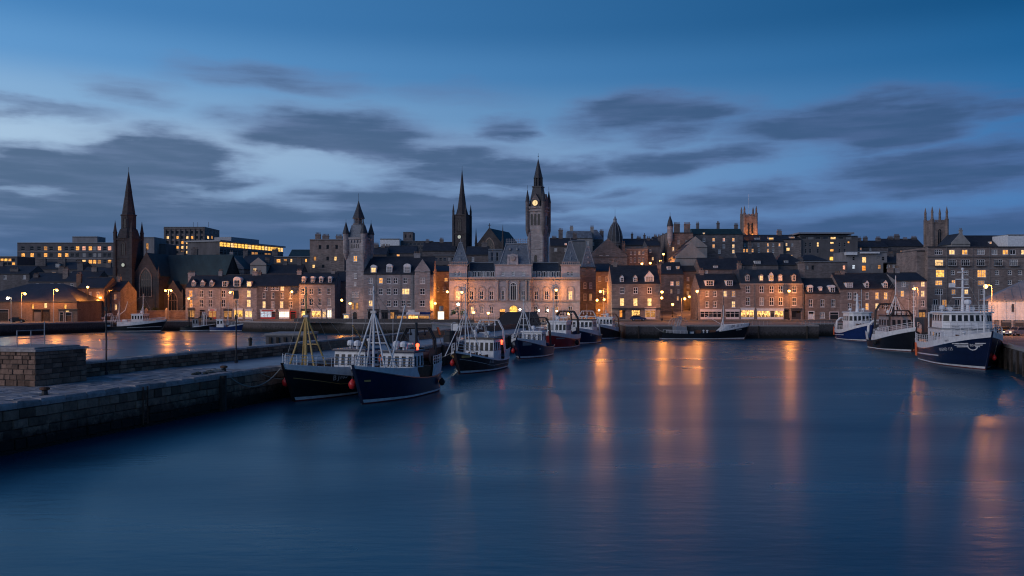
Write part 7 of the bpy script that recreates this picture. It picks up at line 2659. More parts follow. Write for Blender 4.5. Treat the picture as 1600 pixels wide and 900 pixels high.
def boats_right():
    # R1
    t, H, bt = boat('trawler', 'large blue and white trawler with tall white mast and winged emblem on its bow', (61.7, 115.5), (.19, .98), 22, 8.0, 4.3, 2.0, 'hull_navy', (.75, 1.05, .0), rake=2.2, pw=1.6, full=3.0, group='trawlers on the right quay', cat='trawler')
    rails(t, H, .02, .99, bt, 1.0, 22, 3)
    wheelhouse(t, -13.0, -6.8, 3.25, 5.2, 7.3, 8, 4, roof='white', over=.3, rake=.25, curved=True)
    m = MB()
    m.loft([[(x, y, z) for x, y in ((-13.6, -3.55), (-7.0, -3.55), (-6.2, -2.4), (-5.9, 0), (-6.2, 2.4), (-7.0, 3.55), (-13.6, 3.55))] for z in (2.4, 5.2)])
    lh = m.build('lower_house', M['off_white'], t)
    m = MB()
    m.loft([[(x, y, z) for x, y in ((-13.7, -3.7), (-6.9, -3.7), (-6.0, -2.5), (-5.65, 0), (-6.0, 2.5), (-6.9, 3.7), (-13.7, 3.7))] for z in (5.08, 5.2)])
    m.build('bridge_deck', M['lead'], lh)
    for x in (-12.4, -11.0, -9.4, -8.0):
        put_window(lh, (0, 0, 0), (x, -3.58, 4.3), 0, .6, .6, 'bare', 'd' if x == -11 else '-')
    m = MB()
    m.box(-10.5, -3.62, 2.6, -9.9, -3.56, 4.5)
    m.build('door', M['lead'], lh)
    for y in (-1.6, 0, 1.6):
        put_window(lh, (0, 0, 0), (-5.98 if y == 0 else -6.12, y, 4.25), PI / 2, .55, .55, 'bare', '-')
    m = MB()
    for q in range(9):
        y = -3.4 + q * .85
        xx = -5.8 - (abs(y) / 3.6) ** 2 * 1.0
        m.tube((xx, y, 5.2), (xx, y, 6.0), .025)
    for z in (5.6, 6.0):
        m.path([(-5.8 - (abs(y) / 3.6) ** 2 * 1.0, y, z) for y in (-3.4, -1.7, 0, 1.7, 3.4)], .022)
    m.build('bridge_rail', M['galv'], lh)
    flat_text(lh, 'BREND', .34, 'hull_navy', (-6.6, -2.3, 5.36), (PI / 2, 0, R(62)))
    for a, b_ in (((-10.5, .2, 13), (-2.6, .6, 11)), ((-10.5, .2, 13), (1.5, 0, 5.6)), ((-10.5, .2, 12), (-18, 2, 4.2)), ((-10.5, .2, 12), (-18, -2, 4.2)), ((-2.6, .6, 11), (2, 0, 5.2))):
        m = MB()
        m.tube(a, b_, .022, n=4)
        m.build('stay', M['rope'], t)
    m = MB()
    m.box(-16.2, -2.6, 2.2, -13.4, 2.6, 5.0)
    dh = m.build('deckhouse', M['white'], t)
    for q in (-15.4, -14.2):
        put_window(dh, (0, 0, 0), (q, -2.63, 4.2), 0, .7, .7, 'bare', '-')
    m = MB()
    for sd_ in (-1, 1):
        for x in (-13, -11.8, -10.6, -9.4, -8.2, -7.0):
            m.tube((x, sd_ * 3.2, 7.5), (x, sd_ * 3.2, 8.4), .03)
        for z in (7.8, 8.1, 8.4):
            m.tube((-13, sd_ * 3.2, z), (-7, sd_ * 3.2, z), .025)
    for y in [-3.2 + .64 * q for q in range(11)]:
        m.tube((-7.0, y, 7.5), (-7.0, y, 8.4), .03)
    for z in (7.8, 8.1, 8.4):
        m.tube((-7, -3.2, z), (-7, 3.2, z), .025)
    m.build('top_rail', M['white'], t)
    m = MB()
    m.lathe(-10.5, .2, [(.26, 7.5), (.22, 9.0), (.18, 10.2), (.14, 12.2), (.1, 13.4)], 8)
    mast = m.build('mast', M['white'], t)
    m = MB()
    for z, w in ((9.4, 1.3), (10.8, 1.0), (12.0, .9), (13.0, .7)):
        m.box(-10.7, .2 - w, z, -10.3, .2 + w * .8, z + .12)
    m.box(-10.3, -1.7, 10.9, -10.0, -.9, 11.5)
    m.ball((-10.5, .2, 13.5), .22)
    m.lathe(-9.6, .6, [(.3, 7.5), (.2, 8.4), (.45, 8.6), (.5, 8.9), (.4, 9.1), (.05, 9.2)], 9)
    m.build('mast_platform', M['white'], mast)
    m = MB()
    m.tube((-2.6, .6, 4.6), (-2.6, .6, 11.2), .13, .08, 7)
    m.build('foremast', M['white'], t)
    m = MB()
    for y in (-3.3, -2.4):
        m.tube((-14.4, y, 3), (-14.4, y, 7.2), .12)
    m.tube((-14.4, -3.4, 7.2), (-14.4, 3.4, 7.2), .14)
    for y in (3.3, 2.4):
        m.tube((-14.4, y, 3), (-14.4, y, 7.2), .12)
    m.build('stern_frame', M['white'], t)
    deck_gear(t, [(-12.4, -2, 7.5, 'dome'), (-12, 1.8, 7.5, 'raft'), (-12.6, -1, 7.5, 'raft'), (-17.5, -1.5, 2.0, 'net'), (-18, 1.3, 2.0, 'drum'), (-19.6, -2, 1.9, 'box'), (-18.8, -2.4, 1.9, 'box'), (-16.8, -2.9, 1.9, 'box'),
                  (-4.4, -1.4, 3.5, 'winch'), (-4, 1.4, 3.5, 'winch'), (-5.2, -2.3, 3.4, 'vent'), (-3, -1.8, 3.9, 'vent'), (-11, -2.6, 7.5, 'aerial'), (-11.4, 2.6, 7.5, 'aerial')], 9)
    hull_text(H, t, 'BREND 115', .62, .655, 2.0, -1, 'white', .1)
    hull_text(H, t, 'BREND', .36, .735, 3.42, -1, 'hull_navy', .1)
    z = lambda q: .8 + 1.4 * max(0, q - .3)
    m = H.band(lambda q: 1.0 + .45 * q, lambda q: 1.16 + .45 * q, .0, .62, o=.02, n=1, sides=(-1,))
    m.build('painted_line', M['white'], t)
    for k in range(3):
        for ta, tb in ((.80 + .015 * k, .905), (.94, .985 - .012 * k)):
            m = H.band(lambda q: 3.25 - .22 * k + 1.6 * (q - .85), lambda q: 3.36 - .22 * k + 1.6 * (q - .85), ta, tb, o=.02, n=1, sides=(-1,))
            m.build('emblem_wing', M['white'], t)
    hull_text(H, t, 'BSV', .45, .912, 3.02, -1, 'white', .05)
    me = MB()
    for a0, a1 in [(PI + PI * q / 8, PI + PI * (q + 1) / 8) for q in range(8)]:
        c = lambda a, r: H.P(.925 + r * math.cos(a) / H.L, 3.1 + r * math.sin(a), -1, .02)
        me.quad(c(a0, .62), c(a1, .62), c(a1, .5), c(a0, .5))
    me.build('emblem_shield', M['white'], t)
    for tt in (.12, .16):
        p = H.P(tt, 1.5, -1, .12)
        m = MB()
        m.tube((p[0], p[1], .7), (p[0], p[1] - .05, 2.7), .12, n=8)
        m.build('fender', M['orange'], t)
    fender(t, H, .95, 1.6, 1, .3)
    # R2
    t, H, bt = boat('trawler', 'black trawler crowded with dark rigging and white stern gallows, between two blue trawlers', (70.3, 156), (.05, 1), 15, 6.8, 3.7, 1.6, 'hull_black', (.75, 1.15, .38), rake=1.8, pw=1.7, group='trawlers on the right quay', cat='trawler')
    rails(t, H, .4, .99, bt, .9, 12)
    wheelhouse(t, -9.6, -5.6, 2.3, 2.6, 6.2, 5, 3, roof='hull_black', wall='lead')
    m = MB()
    m.box(-10.6, -2.6, 1.6, -5.2, 2.6, 3.4)
    m.build('deckhouse', M['white'], t)
    m = H.band(lambda q: H.sheer(q), lambda q: H.sheer(q) + 1.5, .02, .2, n=1)
    g_ = m.build('stern_bulwark', M['white'], t)
    md = g_.modifiers.new('thickness', 'SOLIDIFY')
    md.thickness = .08
    gantry(t, -13.6, 2.9, 1.8, 5.2, 'white', .2)
    gantry(t, -11.2, 2.4, 3.0, 8.4, 'iron', .16)
    gantry(t, -4.6, 2.2, 3.0, 7.2, 'iron', .12)
    tripod(t, -7.4, 6.3, 10.0, 13.6, 1.2, 1.0, 'white', 8.0, .11)
    m = MB()
    m.tube((-1.6, 1.0, 4.0), (-1.6, 1.0, 11.8), .12, .07, 7)
    m.build('foremast', M['white'], t)
    for k, (a, b_) in enumerate((((-7.4, 0, 10), (-1.6, 1, 9)), ((-7.4, 0, 12.5), (-13.6, 0, 5.2)), ((-7.4, 0, 10), (-4.6, 2.2, 5)), ((-7.4, 0, 10), (-4.6, -2.2, 5)))):
        m = MB()
        m.tube(a, b_, .03, n=4)
        m.build('stay', M['iron'], t)
    deck_gear(t, [(-8.4, 1, 6.4, 'dome'), (-8.8, -.8, 6.4, 'dome'), (-6.6, .6, 6.4, 'radar'), (-9.2, 0, 6.4, 'funnel'), (-3.2, -1, 2.6, 'winch'), (-3.4, 1.2, 2.6, 'net'), (-12.2, -1, 1.6, 'drum'), (-12.4, 1.2, 1.6, 'net'), (-10.4, -1.8, 3.4, 'raft'), (-5.6, -1.9, 3.4, 'vent'), (-6, 1.8, 6.4, 'aerial'), (-9.4, -2, 3.4, 'ring')], 10)
    hull_text(H, t, 'BJ 107', .5, .66, 2.6, -1, 'white', .1)
    fender(t, H, .5, 1.3, -1, .35, 'tyre')
    # R3
    t, H, bt = boat('trawler', 'bright blue trawler with domed white wheelhouse, farthest of the trawlers on the right', (79, 196), (.0, 1), 14.5, 6.2, 3.7, 1.5, 'hull_blue', (.6, 1.0, .0), rake=1.6, pw=1.7, group='trawlers on the right quay', cat='trawler')
    rails(t, H, .1, .99, bt, .9, 14)
    wheelhouse(t, -8.8, -4.2, 2.6, 2.4, 6.3, 7, 3, roof='white', over=.3, curved=True)
    m = MB()
    m.lathe(-7, 0, [(.4, 6.5), (.3, 8), (.2, 10.6)], 8)
    for z, w in ((8, 1), (9, .8), (10, .6)):
        m.box(-7.1, -w, z, -6.9, w, z + .1)
    m.build('mast', M['white'], t)
    m = MB()
    m.tube((-9.6, 2, 5), (-9.6, 2, 11.6), .07, .05)
    m.build('aerial_mast', M['white'], t)
    gantry(t, -13.2, 2.5, 1.8, 5.0, 'white', .2)
    deck_gear(t, [(-6, 1, 6.5, 'dome'), (-8, -1.2, 6.5, 'dome'), (-8.2, 1.3, 6.5, 'radar'), (-11, -1, 1.6, 'net'), (-11.6, 1, 1.6, 'drum'), (-2.6, -1, 3.0, 'winch')], 11)
    m = H.band(lambda q: .95 + .4 * q, lambda q: 1.08 + .4 * q, 0, .5, o=.02, n=1, sides=(-1,))
    m.build('painted_line', M['white'], t)
    hull_text(H, t, 'BJ 108', .42, .4, 1.75, -1, 'white', .04)
    m = MB()
    p = H.P(.1, 2.0, -1, .15)
    m.tube((p[0], p[1], 1.0), (p[0], p[1], 2.9), .13, n=8)
    m.build('fender', M['orange'], t)


def boats_basin():
    # left basin
    t, H, bt = boat('fishing_boat', 'black fishing boat with white upperworks lying before the dark church', (X(251, 259), 259), (-1, .05), 19.5, 5.6, 3.0, 1.5, 'hull_black', (.6, 1.1, .62), group='boats in the inner basin')
    wheelhouse(t, -7.8, -4.2, 2.0, 2.4, 5.0, 3, 4, roof='white')
    m = MB()
    m.box(-12, -2.2, 1.3, -7.8, 2.2, 2.9)
    m.build('deckhouse', M['white'], t)
    tripod(t, -5.2, 5.0, 7.5, 11.0, .7, .9, 'white', None, .1, 2)
    tripod(t, -12.4, 2.9, 6.4, 8.8, .7, .9, 'white', None, .1, 2)
    m = MB()
    m.path([(-12.2, 0, 5.0), (-10.6, 0, 6.2), (-9.8, 0, 8.8)], .08)
    m.build('derrick', M['white'], t)
    gantry(t, -15.2, 2.2, 1.5, 5.2, 'white', .1)
    gantry(t, -13.6, 1.8, 1.5, 4.6, 'galv', .08)
    deck_gear(t, [(-6, .8, 5.2, 'dome'), (-13.8, 0, 1.4, 'drum'), (-16, .6, 1.4, 'net'), (-10, -1.6, 2.9, 'raft'), (-17, -.5, 1.4, 'net'), (-14.6, -1.8, 1.4, 'box'), (-11, -1.6, 2.9, 'ring')], 12)
    rails(t, H, .2, .98, bt, .7, 9)
    m = H.band(lambda q: 1.1 + .8 * max(0, q - .5), lambda q: 1.2 + .8 * max(0, q - .5), .55, .98, o=.02, n=1, sides=(-1,))
    m.build('painted_line', M['white'], t)
    t, H, bt = boat('fishing_boat', 'small dark open boat with arched frame astern of the black fishing boat', (X(168, 258.5), 258.5), (-1, .1), 6.4, 2.4, 1.7, 1.0, 'hull_black', (.2, .3, .6), group='boats in the inner basin', rake=.7)
    wheelhouse(t, -3.4, -1.9, .9, .9, 2.7, 2, 2, roof='hull_black')
    gantry(t, -4.6, 1.0, 1.0, 2.9, 'galv', .06)
    deck_gear(t, [(-5.4, 0, .8, 'net')], 13)
    t, H, bt = boat('fishing_boat', 'bright blue fishing boat before the tenement with the arched dormer', (X(389, 262), 262), (-1, .03), 11.2, 4.0, 2.5, 1.2, 'hull_blue', (.35, .5, .55), group='boats in the inner basin', rake=1.2)
    wheelhouse(t, -9.2, -7.0, 1.4, 1.0, 3.4, 3, 2, roof='white')
    tripod(t, -3.4, 2.0, 5.0, 9.2, .6, .7, 'white', None, .08, 2)
    tripod(t, -6.2, 1.4, 5.0, 8.6, .5, .6, 'white', None, .08, 2)
    deck_gear(t, [(-5, .5, 1.2, 'net'), (-6, -.8, 1.2, 'box'), (-4.2, -.8, 1.2, 'box'), (-3, .4, 1.6, 'winch'), (-8, 0, 3.6, 'radar'), (-5.6, -1, 1.2, 'orange' and 'box')], 14)
    rails(t, H, .3, .98, bt, .7, 7)
    t, H, bt = boat('fishing_boat', 'dark workboat with a white A-frame left of the bright blue fishing boat', (X(331, 263.5), 263.5), (-1, .0), 9.0, 3.6, 2.0, 1.1, 'hull_black', (.2, .4, .5), group='boats in the inner basin', rake=1.0)
    wheelhouse(t, -5.4, -3.4, 1.2, 1.0, 3.6, 3, 2, roof='hull_black', wall='lead')
    gantry(t, -2.0, 1.2, 1.4, 5.6, 'white', .12)
    tripod(t, -6.6, 1.2, 6.0, 9.4, .5, .6, 'iron', None, .09, 2)
    deck_gear(t, [(-7.4, 0, 1, 'net'), (-3.0, .8, 1.2, 'box')], 15)


boats_left()
boats_right()
boats_basin()


# ------------------------------------------------------------------ ropes, sheds, cars and the rest
def rope(name, label, a, b, sag, r=.035, n=14):
    a, b = Vector(a), Vector(b)
    m = MB()
    pts = []
    for i in range(n + 1):
        q = i / n
        p = a.lerp(b, q)
        p.z -= sag * 4 * q * (1 - q)
        pts.append(tuple(p))
    m.path(pts, r, 5)
    o = m.build(name, M['rope'])
    return tag(o, label, 'rope', 'mooring ropes')


def car(label, x, y, z, rz, col, van=False, lights=False):
    t = thing('parked_van' if van else 'parked_car', label, 'van' if van else 'car', (x, y, z), rz, 'vehicles parked on the quays')
    L, W = (4.9, 1.9) if van else (4.2, 1.72)
    prof = [(-L / 2, .35), (-L / 2, .8), (-L / 2 + .1, .95), (L / 2 - 1.1, .98), (L / 2 - .15, .75), (L / 2, .55), (L / 2, .32)]
    if van:
        prof = [(-L / 2, .35), (-L / 2, 1.95), (-L / 2 + .12, 2.05), (L / 2 - 1.7, 2.05), (L / 2 - .95, 1.15), (L / 2 - .1, .95), (L / 2, .6), (L / 2, .32)]
    m = MB()
    m.loft([[(px * .985, y_, pz) for px, pz in prof] if abs(y_) > W / 2 - .05 else [(px, y_, pz) for px, pz in prof] for y_ in (-W / 2, -W / 2 + .12, W / 2 - .12, W / 2)])
    if not van:
        cab0 = [(-L / 2 + .35, -W / 2 + .04), (L / 2 - 1.25, -W / 2 + .04), (L / 2 - 1.25, W / 2 - .04), (-L / 2 + .35, W / 2 - .04)]
        cab1 = [(-L / 2 + .8, -W / 2 + .22), (L / 2 - 2.0, -W / 2 + .22), (L / 2 - 2.0, W / 2 - .22), (-L / 2 + .8, W / 2 - .22)]
        m.loft([[(a, b, .95) for a, b in cab0], [(a, b, 1.44) for a, b in cab1]])
    body = m.build('body', M[col], t)
    m = MB()
    if van:
        m.quad((L / 2 - 1.66, -.8, 2.0), (L / 2 - 1.66, .8, 2.0), (L / 2 - .97, .85, 1.19), (L / 2 - .97, -.85, 1.19))
        for s in (-1, 1):
            m.quad((L / 2 - 2.5, s * (W / 2 + .01), 1.3), (L / 2 - 1.3, s * (W / 2 + .01), 1.3), (L / 2 - 1.75, s * (W / 2 + .01), 1.9), (L / 2 - 2.5, s * (W / 2 + .01), 1.9))
        o_ = (.03, 0, .03)
    else:
        g = lambda k, i, u: tuple(Vector((cab0[i][0], cab0[i][1], .95)).lerp(Vector((cab1[i][0], cab1[i][1], 1.44)), u))
        for i in range(4):
            j = (i + 1) % 4
            a, b, c, d = (Vector(g(0, i, .12)), Vector(g(0, j, .12)), Vector(g(0, j, .88)), Vector(g(0, i, .88)))
            nrm = (b - a).cross(d - a).normalized() * .012
            a2, b2, c2, d2 = a.lerp(b, .06), b.lerp(a, .06), c.lerp(d, .06), d.lerp(c, .06)
            m.quad(*(tuple(v + nrm) for v in (a2, b2, c2, d2)))
    m.build('window', M['glass'], body)
    for sx in (-L / 2 + .8, L / 2 - .85):
        for sy in (-1, 1):
            w = MB()
            w.tube((sx, sy * (W / 2 - .2), .32), (sx, sy * (W / 2 + .01), .32), .32, n=12)
            wh = w.build('wheel', M['tyre'], t)
            w = MB()
            w.tube((sx, sy * (W / 2 + .005), .32), (sx, sy * (W / 2 + .025), .32), .19, n=10)
            w.build('rim', M['steel'], wh)
    for sy in (-1, 1):
        w = MB()
        w.box(L / 2 - .1, sy * .62 - .18, .58, L / 2 + .012, sy * .62 + .18, .72)
        w.build('headlight', M['glow_white' if lights else 'galv'], t)
        w = MB()
        w.box(-L / 2 - .012, sy * .66 - .14, .68, -L / 2 + .06, sy * .66 + .14, .86)
        w.build('tail_light', M['buoy_red'], t)
    w = MB()
    w.box(L / 2 - .02, -.26, .38, L / 2 + .014, .26, .5)
    w.build('number_plate', M['white'], t)
    return t


def details():
    rope('mooring_rope', 'pale mooring rope sagging from the pier edge to the black trawler bow', pp(22.8, .1, 3.0), (-20.6, 79.0, 3.0), 1.35, .045)
    rope('mooring_rope', 'thin dark mooring rope from the trawler bow with yellow mast to the pier', pp(27, .1, 3.0), (-18.4, 81.5, 2.8), .9, .03)
    rope('mooring_rope', 'mooring rope from the blue and white trawler bow to the right quay', (63.5, 113.5, 3.6), (66.2, 112, 3.3), .4, .04)
    rope('mooring_rope', 'mooring rope from the black coaster stern to the far quay', (X(1040, 207.4), 207.4, 1.6), (33.5, 211.3, 3.3), .3, .04)
    rope('mooring_rope', 'mooring rope between the black and brown trawler and the pier', (-7.6, 110, 2.5), pp(62, .2, 3.1), 1.0, .035)
    # dark tarpaulin-roofed shed at the root of the pier
    Y = 196
    t = thing('tarpaulin_shed', 'low black tarpaulin-roofed shed before the town hall', 'shed', (X(806, Y), Y, 3.0))
    x0, x1 = X(768, Y) - X(806, Y), X(846, Y) - X(806, Y)
    m = MB()
    m.box(x0 + .6, 0, -.2, x1 - .4, 7, .9)
    m.build('wall', M['concrete_dark'], t)
    m = MB()
    m.loft([[(x0, -.3, .75), (x1, -.3, .75), (x1, 7.3, .75), (x0, 7.3, .75)], [(x0 + 2.6, 1.6, 3.0), (x1 - .8, 1.6, 3.0), (x1 - .8, 5.4, 3.0), (x0 + 2.6, 5.4, 3.0)], [(x0 + 3.4, 3.2, 3.5), (x1 - 1.2, 3.2, 3.5), (x1 - 1.2, 3.8, 3.5), (x0 + 3.4, 3.8, 3.5)]])
    m.build('roof', M['tarp'], t)
    # pale ramp-roofed store behind the parapet
    Y = 168
    t = thing('pale_store', 'long low store with pale sloping flat roof behind the pier parapet', 'store', (X(707, Y), Y, 2.4))
    x0, x1 = X(675, Y) - X(707, Y), X(745, Y) - X(707, Y)
    m = MB()
    m.loft([[(x0, 0, -4), (x1, 0, -4), (x1, 5, -4), (x0, 5, -4)], [(x0, 0, 2.2), (x1, 0, 1.2), (x1, 5, 1.2), (x0, 5, 2.2)]])
    m.build('wall', M['lead'], t)
    m = MB()
    m.loft([[(x0 - .2, -.2, 2.21), (x1 + .2, -.2, 1.21), (x1 + .2, 5.2, 1.21), (x0 - .2, 5.2, 2.21)], [(x0 - .2, -.2, 2.5), (x1 + .2, -.2, 1.5), (x1 + .2, 5.2, 1.5), (x0 - .2, 5.2, 2.5)]])
    m.build('roof', M['kerb'], t)
    m = MB()
    m.box(2.2, -2.2, -3, 4.8, -.02, 1.0)
    m.box(2.0, -2.4, 1.0, 5.0, -.02, 1.15)
    m.build('porch', M['concrete'], t)
    # winch housing, sign board and gear on the outer pier
    t = thing('mooring_winch', 'dark drum-shaped winch housing with a bent white pipe on the pier', 'winch', (X(703, 128), 128, 3.0))
    m = MB()
    m.lathe(0, 0, [(.95, 0), (.95, 1.0), (.8, 1.05), (.8, 1.6), (.6, 1.7)], 12)
    m.build('housing', M['iron'], t)
    m = MB()
    m.path([(.3, 0, 1.7), (.3, 0, 2.5), (.45, 0, 2.8), (.8, 0, 2.85)], .1, 7)
    m.build('pipe', M['galv'], t)
    t = thing('notice_board', 'small white notice board on posts behind the pier parapet', 'sign', (X(712, 150), 150, 3.0))
    m = MB()
    for s in (-.55, .55):
        m.tube((s, 0, 0), (s, 0, 1.9), .05)
    m.build('post', M['galv'], t)
    m = MB()
    m.box(-.8, -.08, .95, .8, 0, 2.1)
    m.build('board', M['white'], t)
    for (px, py, Y, lean, col, lab) in ((645, 534, 112, .0, 'lead', 'upright grey steel hatch plate leaning on the pier, left of the pair'), (652, 534, 113, .5, 'lead', 'tilted grey steel hatch plate beside the upright one on the pier')):
        t = thing('hatch_plate', lab, 'plate', (X(px, Y), Y, 3.0), .2, 'hatch plates')
        m = MB()
        m.loft([[(-.45, y_, 0), (.45, y_, 0), (.45 - lean, y_ + .3, 2.4), (-.45 - lean, y_ + .3, 2.4)] for y_ in (0, .1)])
        m.build('plate', M[col], t)
        m = MB()
        m.tube((0, .8, 0), (-lean, .4, 1.6), .05)
        m.build('prop', M['galv'], t)
    t = thing('marker_flag', 'orange dan-buoy flag lying against the pier gear', 'flag', (X(690, 122), 122, 3.0), .3)
    m = MB()
    m.tube((0, 0, 0), (-.7, 0, 2.4), .035)
    m.build('staff', M['timber'], t)
    m = MB()
    m.loft([[(-.42, y_, 1.4), (-.08, y_, 1.3), (-.4, y_, 2.35), (-.72, y_, 2.4)] for y_ in (-.02, .02)])
    m.build('cloth', M['orange'], t)
    # bright advertising panel and kiosks on the promenade
    t = thing('advert_panel', 'glowing white advertising panel on a post beside the town hall', 'sign', (X(689, 238), 238, 3.3))
    m = MB()
    m.box(-.9, 0, .2, .9, .3, 2.9)
    m.box(-.2, .05, 0, .2, .25, .3)
    m.build('case', M['galv'], t)
    m = MB()
    m.quad((-.8, -.01, .35), (.8, -.01, .35), (.8, -.01, 2.8), (-.8, -.01, 2.8))
    m.build('screen', M['glow_white'], t)
    t = thing('vent_box', 'small grey vent box above the glowing advertising panel', 'box', (X(689.5, 241), 241, 3.3))
    m = MB()
    m.lathe(0, 0, [(.12, 0), (.12, 2.9), (.6, 2.95), (.6, 4.2), (.3, 4.3)], 8)
    m.build('body', M['kerb'], t)

    def stall(px, Y, label, col, lit='s', w=3.2):
        t = thing('market_stall', label, 'stall', (X(px, Y), Y, gz(X(px, Y), Y)), 0, 'stalls on the promenade')
        m = MB()
        for sx in (-1, 1):
            for sy in (0, 1.8):
                m.tube((sx * w / 2, sy, 0), (sx * w / 2, sy, 2.2), .05)
        m.build('frame', M['galv'], t)
        m = MB()
        m.loft([[(-w / 2 - .3, -.4, 2.1), (w / 2 + .3, -.4, 2.1), (w / 2 + .3, 2.2, 2.1), (-w / 2 - .3, 2.2, 2.1)], [(-w / 2 - .2, .6, 2.75), (w / 2 + .2, .6, 2.75), (w / 2 + .2, 1.2, 2.75), (-w / 2 - .2, 1.2, 2.75)]])
        m.build('canopy', M[col], t)
        m = MB()
        m.box(-w / 2 + .1, 0, 0, w / 2 - .1, .7, .95)
        m.build('counter', M['timber'], t)
        m = MB()
        m.box(-w / 2 + .3, .9, 1.0, w / 2 - .3, 1.0, 1.7)
        m.build('lit_back', M[LIT[lit]], t)
    stall(645, 246, 'small market stall with white canopy before the tall grey tenement', 'white')
    stall(662, 247, 'small market stall with blue canopy before the tall grey tenement', 'hull_blue', 'd')
    stall(627, 247, 'dark canopied stall left of the white-canopied stall', 'tarp', 'd')

    def shrub(px, Y, h, label, cat='shrub'):
        x = X(px, Y)
        t = thing('shrub', label, cat, (x, Y, gz(x, Y)), 0, 'shrubs in the churchyard')
        r = random.Random(px)
        m = MB()
        for k in range(5):
            a = r.uniform(0, 6.3)
            m.tube((0, 0, 0), (math.cos(a) * h * .25, math.sin(a) * h * .25, h * .7), .06, .02, 5)
        m.build('trunk', M['bark'], t)
        m = MB()
        for k in range(420):
            a, e, q = r.uniform(0, 6.3), r.uniform(-.6, 1.4), r.uniform(.35, 1)
            p = Vector((math.cos(a) * math.cos(e) * h * .45 * q, math.sin(a) * math.cos(e) * h * .4 * q, h * .6 + math.sin(e) * h * .4 * q))
            u = Vector((r.uniform(-1, 1), r.uniform(-1, 1), r.uniform(-1, 1))).normalized() * .17
            v = u.cross(Vector((r.uniform(-1, 1), r.uniform(-1, 1), r.uniform(-1, 1)))).normalized() * .12
            m.quad(tuple(p - u), tuple(p - v), tuple(p + u), tuple(p + v))
        m.build('crown', M['leaf'], t)
    shrub(208, 294, 3.6, 'dark shrub behind the churchyard wall at the tower foot')
    shrub(224, 294, 4.4, 'rounded shrub lit orange under the church window')
    shrub(243, 294, 4.0, 'shrub right of the church window behind the wall')
    # hanging baskets on the white lamp's post
    t = thing('flower_baskets', 'pair of hanging flower baskets high on the dark lamp post', 'hanging baskets', (X(716, 147), 147, 6.6))
    m = MB()
    m.path([(-.85, -.02, .9), (-.4, 0, 1.05), (0, 0, 1.0), (.4, 0, 1.05), (.85, -.02, .9)], .03)
    m.build('bracket', M['iron'], t)
    r = random.Random(3)
    for s in (-.8, .8):
        m = MB()
        for k in range(90):
            p = Vector((s + r.gauss(0, .22), r.gauss(0, .22), .45 + r.gauss(0, .2)))
            u = Vector((r.uniform(-1, 1), r.uniform(-1, 1), r.uniform(-1, 1))).normalized() * .12
            v = u.cross(Vector((r.uniform(-1, 1), r.uniform(-1, 1), .3))).normalized() * .09
            m.quad(tuple(p - u), tuple(p - v), tuple(p + u), tuple(p + v))
        m.build('basket', M['leaf'], t)
    # vehicles
    car('dark car parked before the warehouse doors at the far left', X(28, 246), 246, 3.02, 0.1, 'car_black')
    car('silver car facing the harbour beside the white market shed', X(1588, 147), 147, 3.22, PI + .35, 'car_silver', lights=True)
    car('black car at the corner of the white market shed, left of the silver car', X(1561, 149), 149, 3.22, PI + .1, 'car_black')
    car('dark red car parked below the pale narrow house, right side', X(1436, 214), 224.5 + 3, gz(X(1436, 214), 227), .2, 'car_red')
    car('dark blue car parked before the brown three-dormer house', X(1000, 231), 234.5, gz(38, 234.5) + .02, 0, 'car_blue')
    car('white van parked by the churchyard wall', X(150, 272), 272, 3.02, .05, 'white', van=True)
    car('black car parked before the tenement with the plain dormers', X(322, 275), 275, 3.02, .0, 'car_black')
    # quay-side odds and ends
    t = thing('dark_container', 'tall dark steel container on the quay behind the blue and white trawler', 'container', (X(1447, 168), 168, 3.2), .2)
    m = MB()
    m.box(-1.2, -1.2, 0, 1.2, 4.0, 2.6)
    for k in range(8):
        m.box(-1.1 + k * .3, -1.26, .1, -.98 + k * .3, -1.2, 2.5)
        m.box(-1.26, -1.1 + k * .6, .1, -1.2, -.9 + k * .6, 2.5)
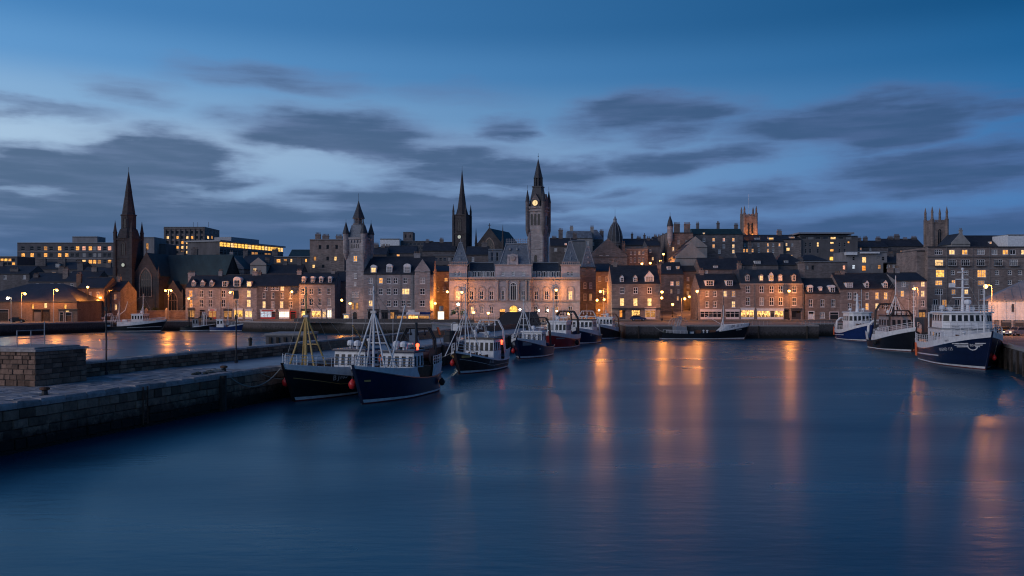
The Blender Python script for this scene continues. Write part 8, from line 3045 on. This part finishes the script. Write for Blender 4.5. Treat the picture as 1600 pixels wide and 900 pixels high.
    m.build('body', M['concrete_dark'], t)
    for i, (x, y, lab) in enumerate(((64.2, 108.6, 'rusty quay bollard beside the bow of the blue and white trawler'), (61.2, 101.3, 'rusty quay bollard at the right picture edge'))):
        t = thing('bollard', lab, 'bollard', (x, y, 3.3))
        m = MB()
        m.lathe(0, 0, [(.34, 0), (.3, .1), (.2, .3), (.22, .5), (.34, .55), (.34, .68), (.1, .78)], 10)
        m.build('post', M['rust'], t)
    for k, (px, lab) in enumerate(((1180, 'low white quay railing before the brightly lit shops'), (1275, 'low pale railing before the low house'))):
        Yq = 213.5
        x0 = X(px - 22, Yq)
        z = gz(x0, Yq)
        t = thing('railing', lab, 'railing', (x0, Yq, z), 0, 'railings on the far quay')
        m = MB()
        n = 9
        for i in range(n):
            m.tube((i * .9, 0, 0), (i * .9, 0, .9), .035)
        for h in (.45, .9):
            m.tube((0, 0, h), ((n - 1) * .9, 0, h), .03)
        m.build('rails', M['galv'], t)
    # quay parapet wall of the inner basin
    x0, x1 = -60, -9
    t = thing('quay_parapet', 'long dark parapet wall on the inner quay below the turreted tower', 'wall', (x0, 252, 3.05))
    m = MB()
    c = [(x, coast(x) + 1.2) for x in (-62, -52, -46, -40, -25, -10)]
    for a, b_ in zip(c, c[1:]):
        m.loft([[(p[0] - x0, p[1] - 252, z) for p in (a, b_)] + [(p[0] - x0, p[1] - 252 + .5, z) for p in (b_, a)] for z in (-.3, 1.0)])
    m.build('stonework', M['quay_stone'], t)
    # small navigation lamp post on the inner quay
    t = thing('white_kiosk', 'small bright white kiosk at the foot of the turreted tower', 'kiosk', (X(541, 250), 250, 3.1))
    m = MB()
    m.box(-.8, 0, 0, .8, 1.6, 2.1)
    m.box(-1.0, -.2, 2.1, 1.0, 1.8, 2.25)
    m.build('body', M['white'], t)
    m = MB()
    m.quad((-.6, -.01, 1.0), (.6, -.01, 1.0), (.6, -.01, 1.8), (-.6, -.01, 1.8))
    m.build('window', M['glow_pale'], t)


details()
bpy.context.view_layer.update()
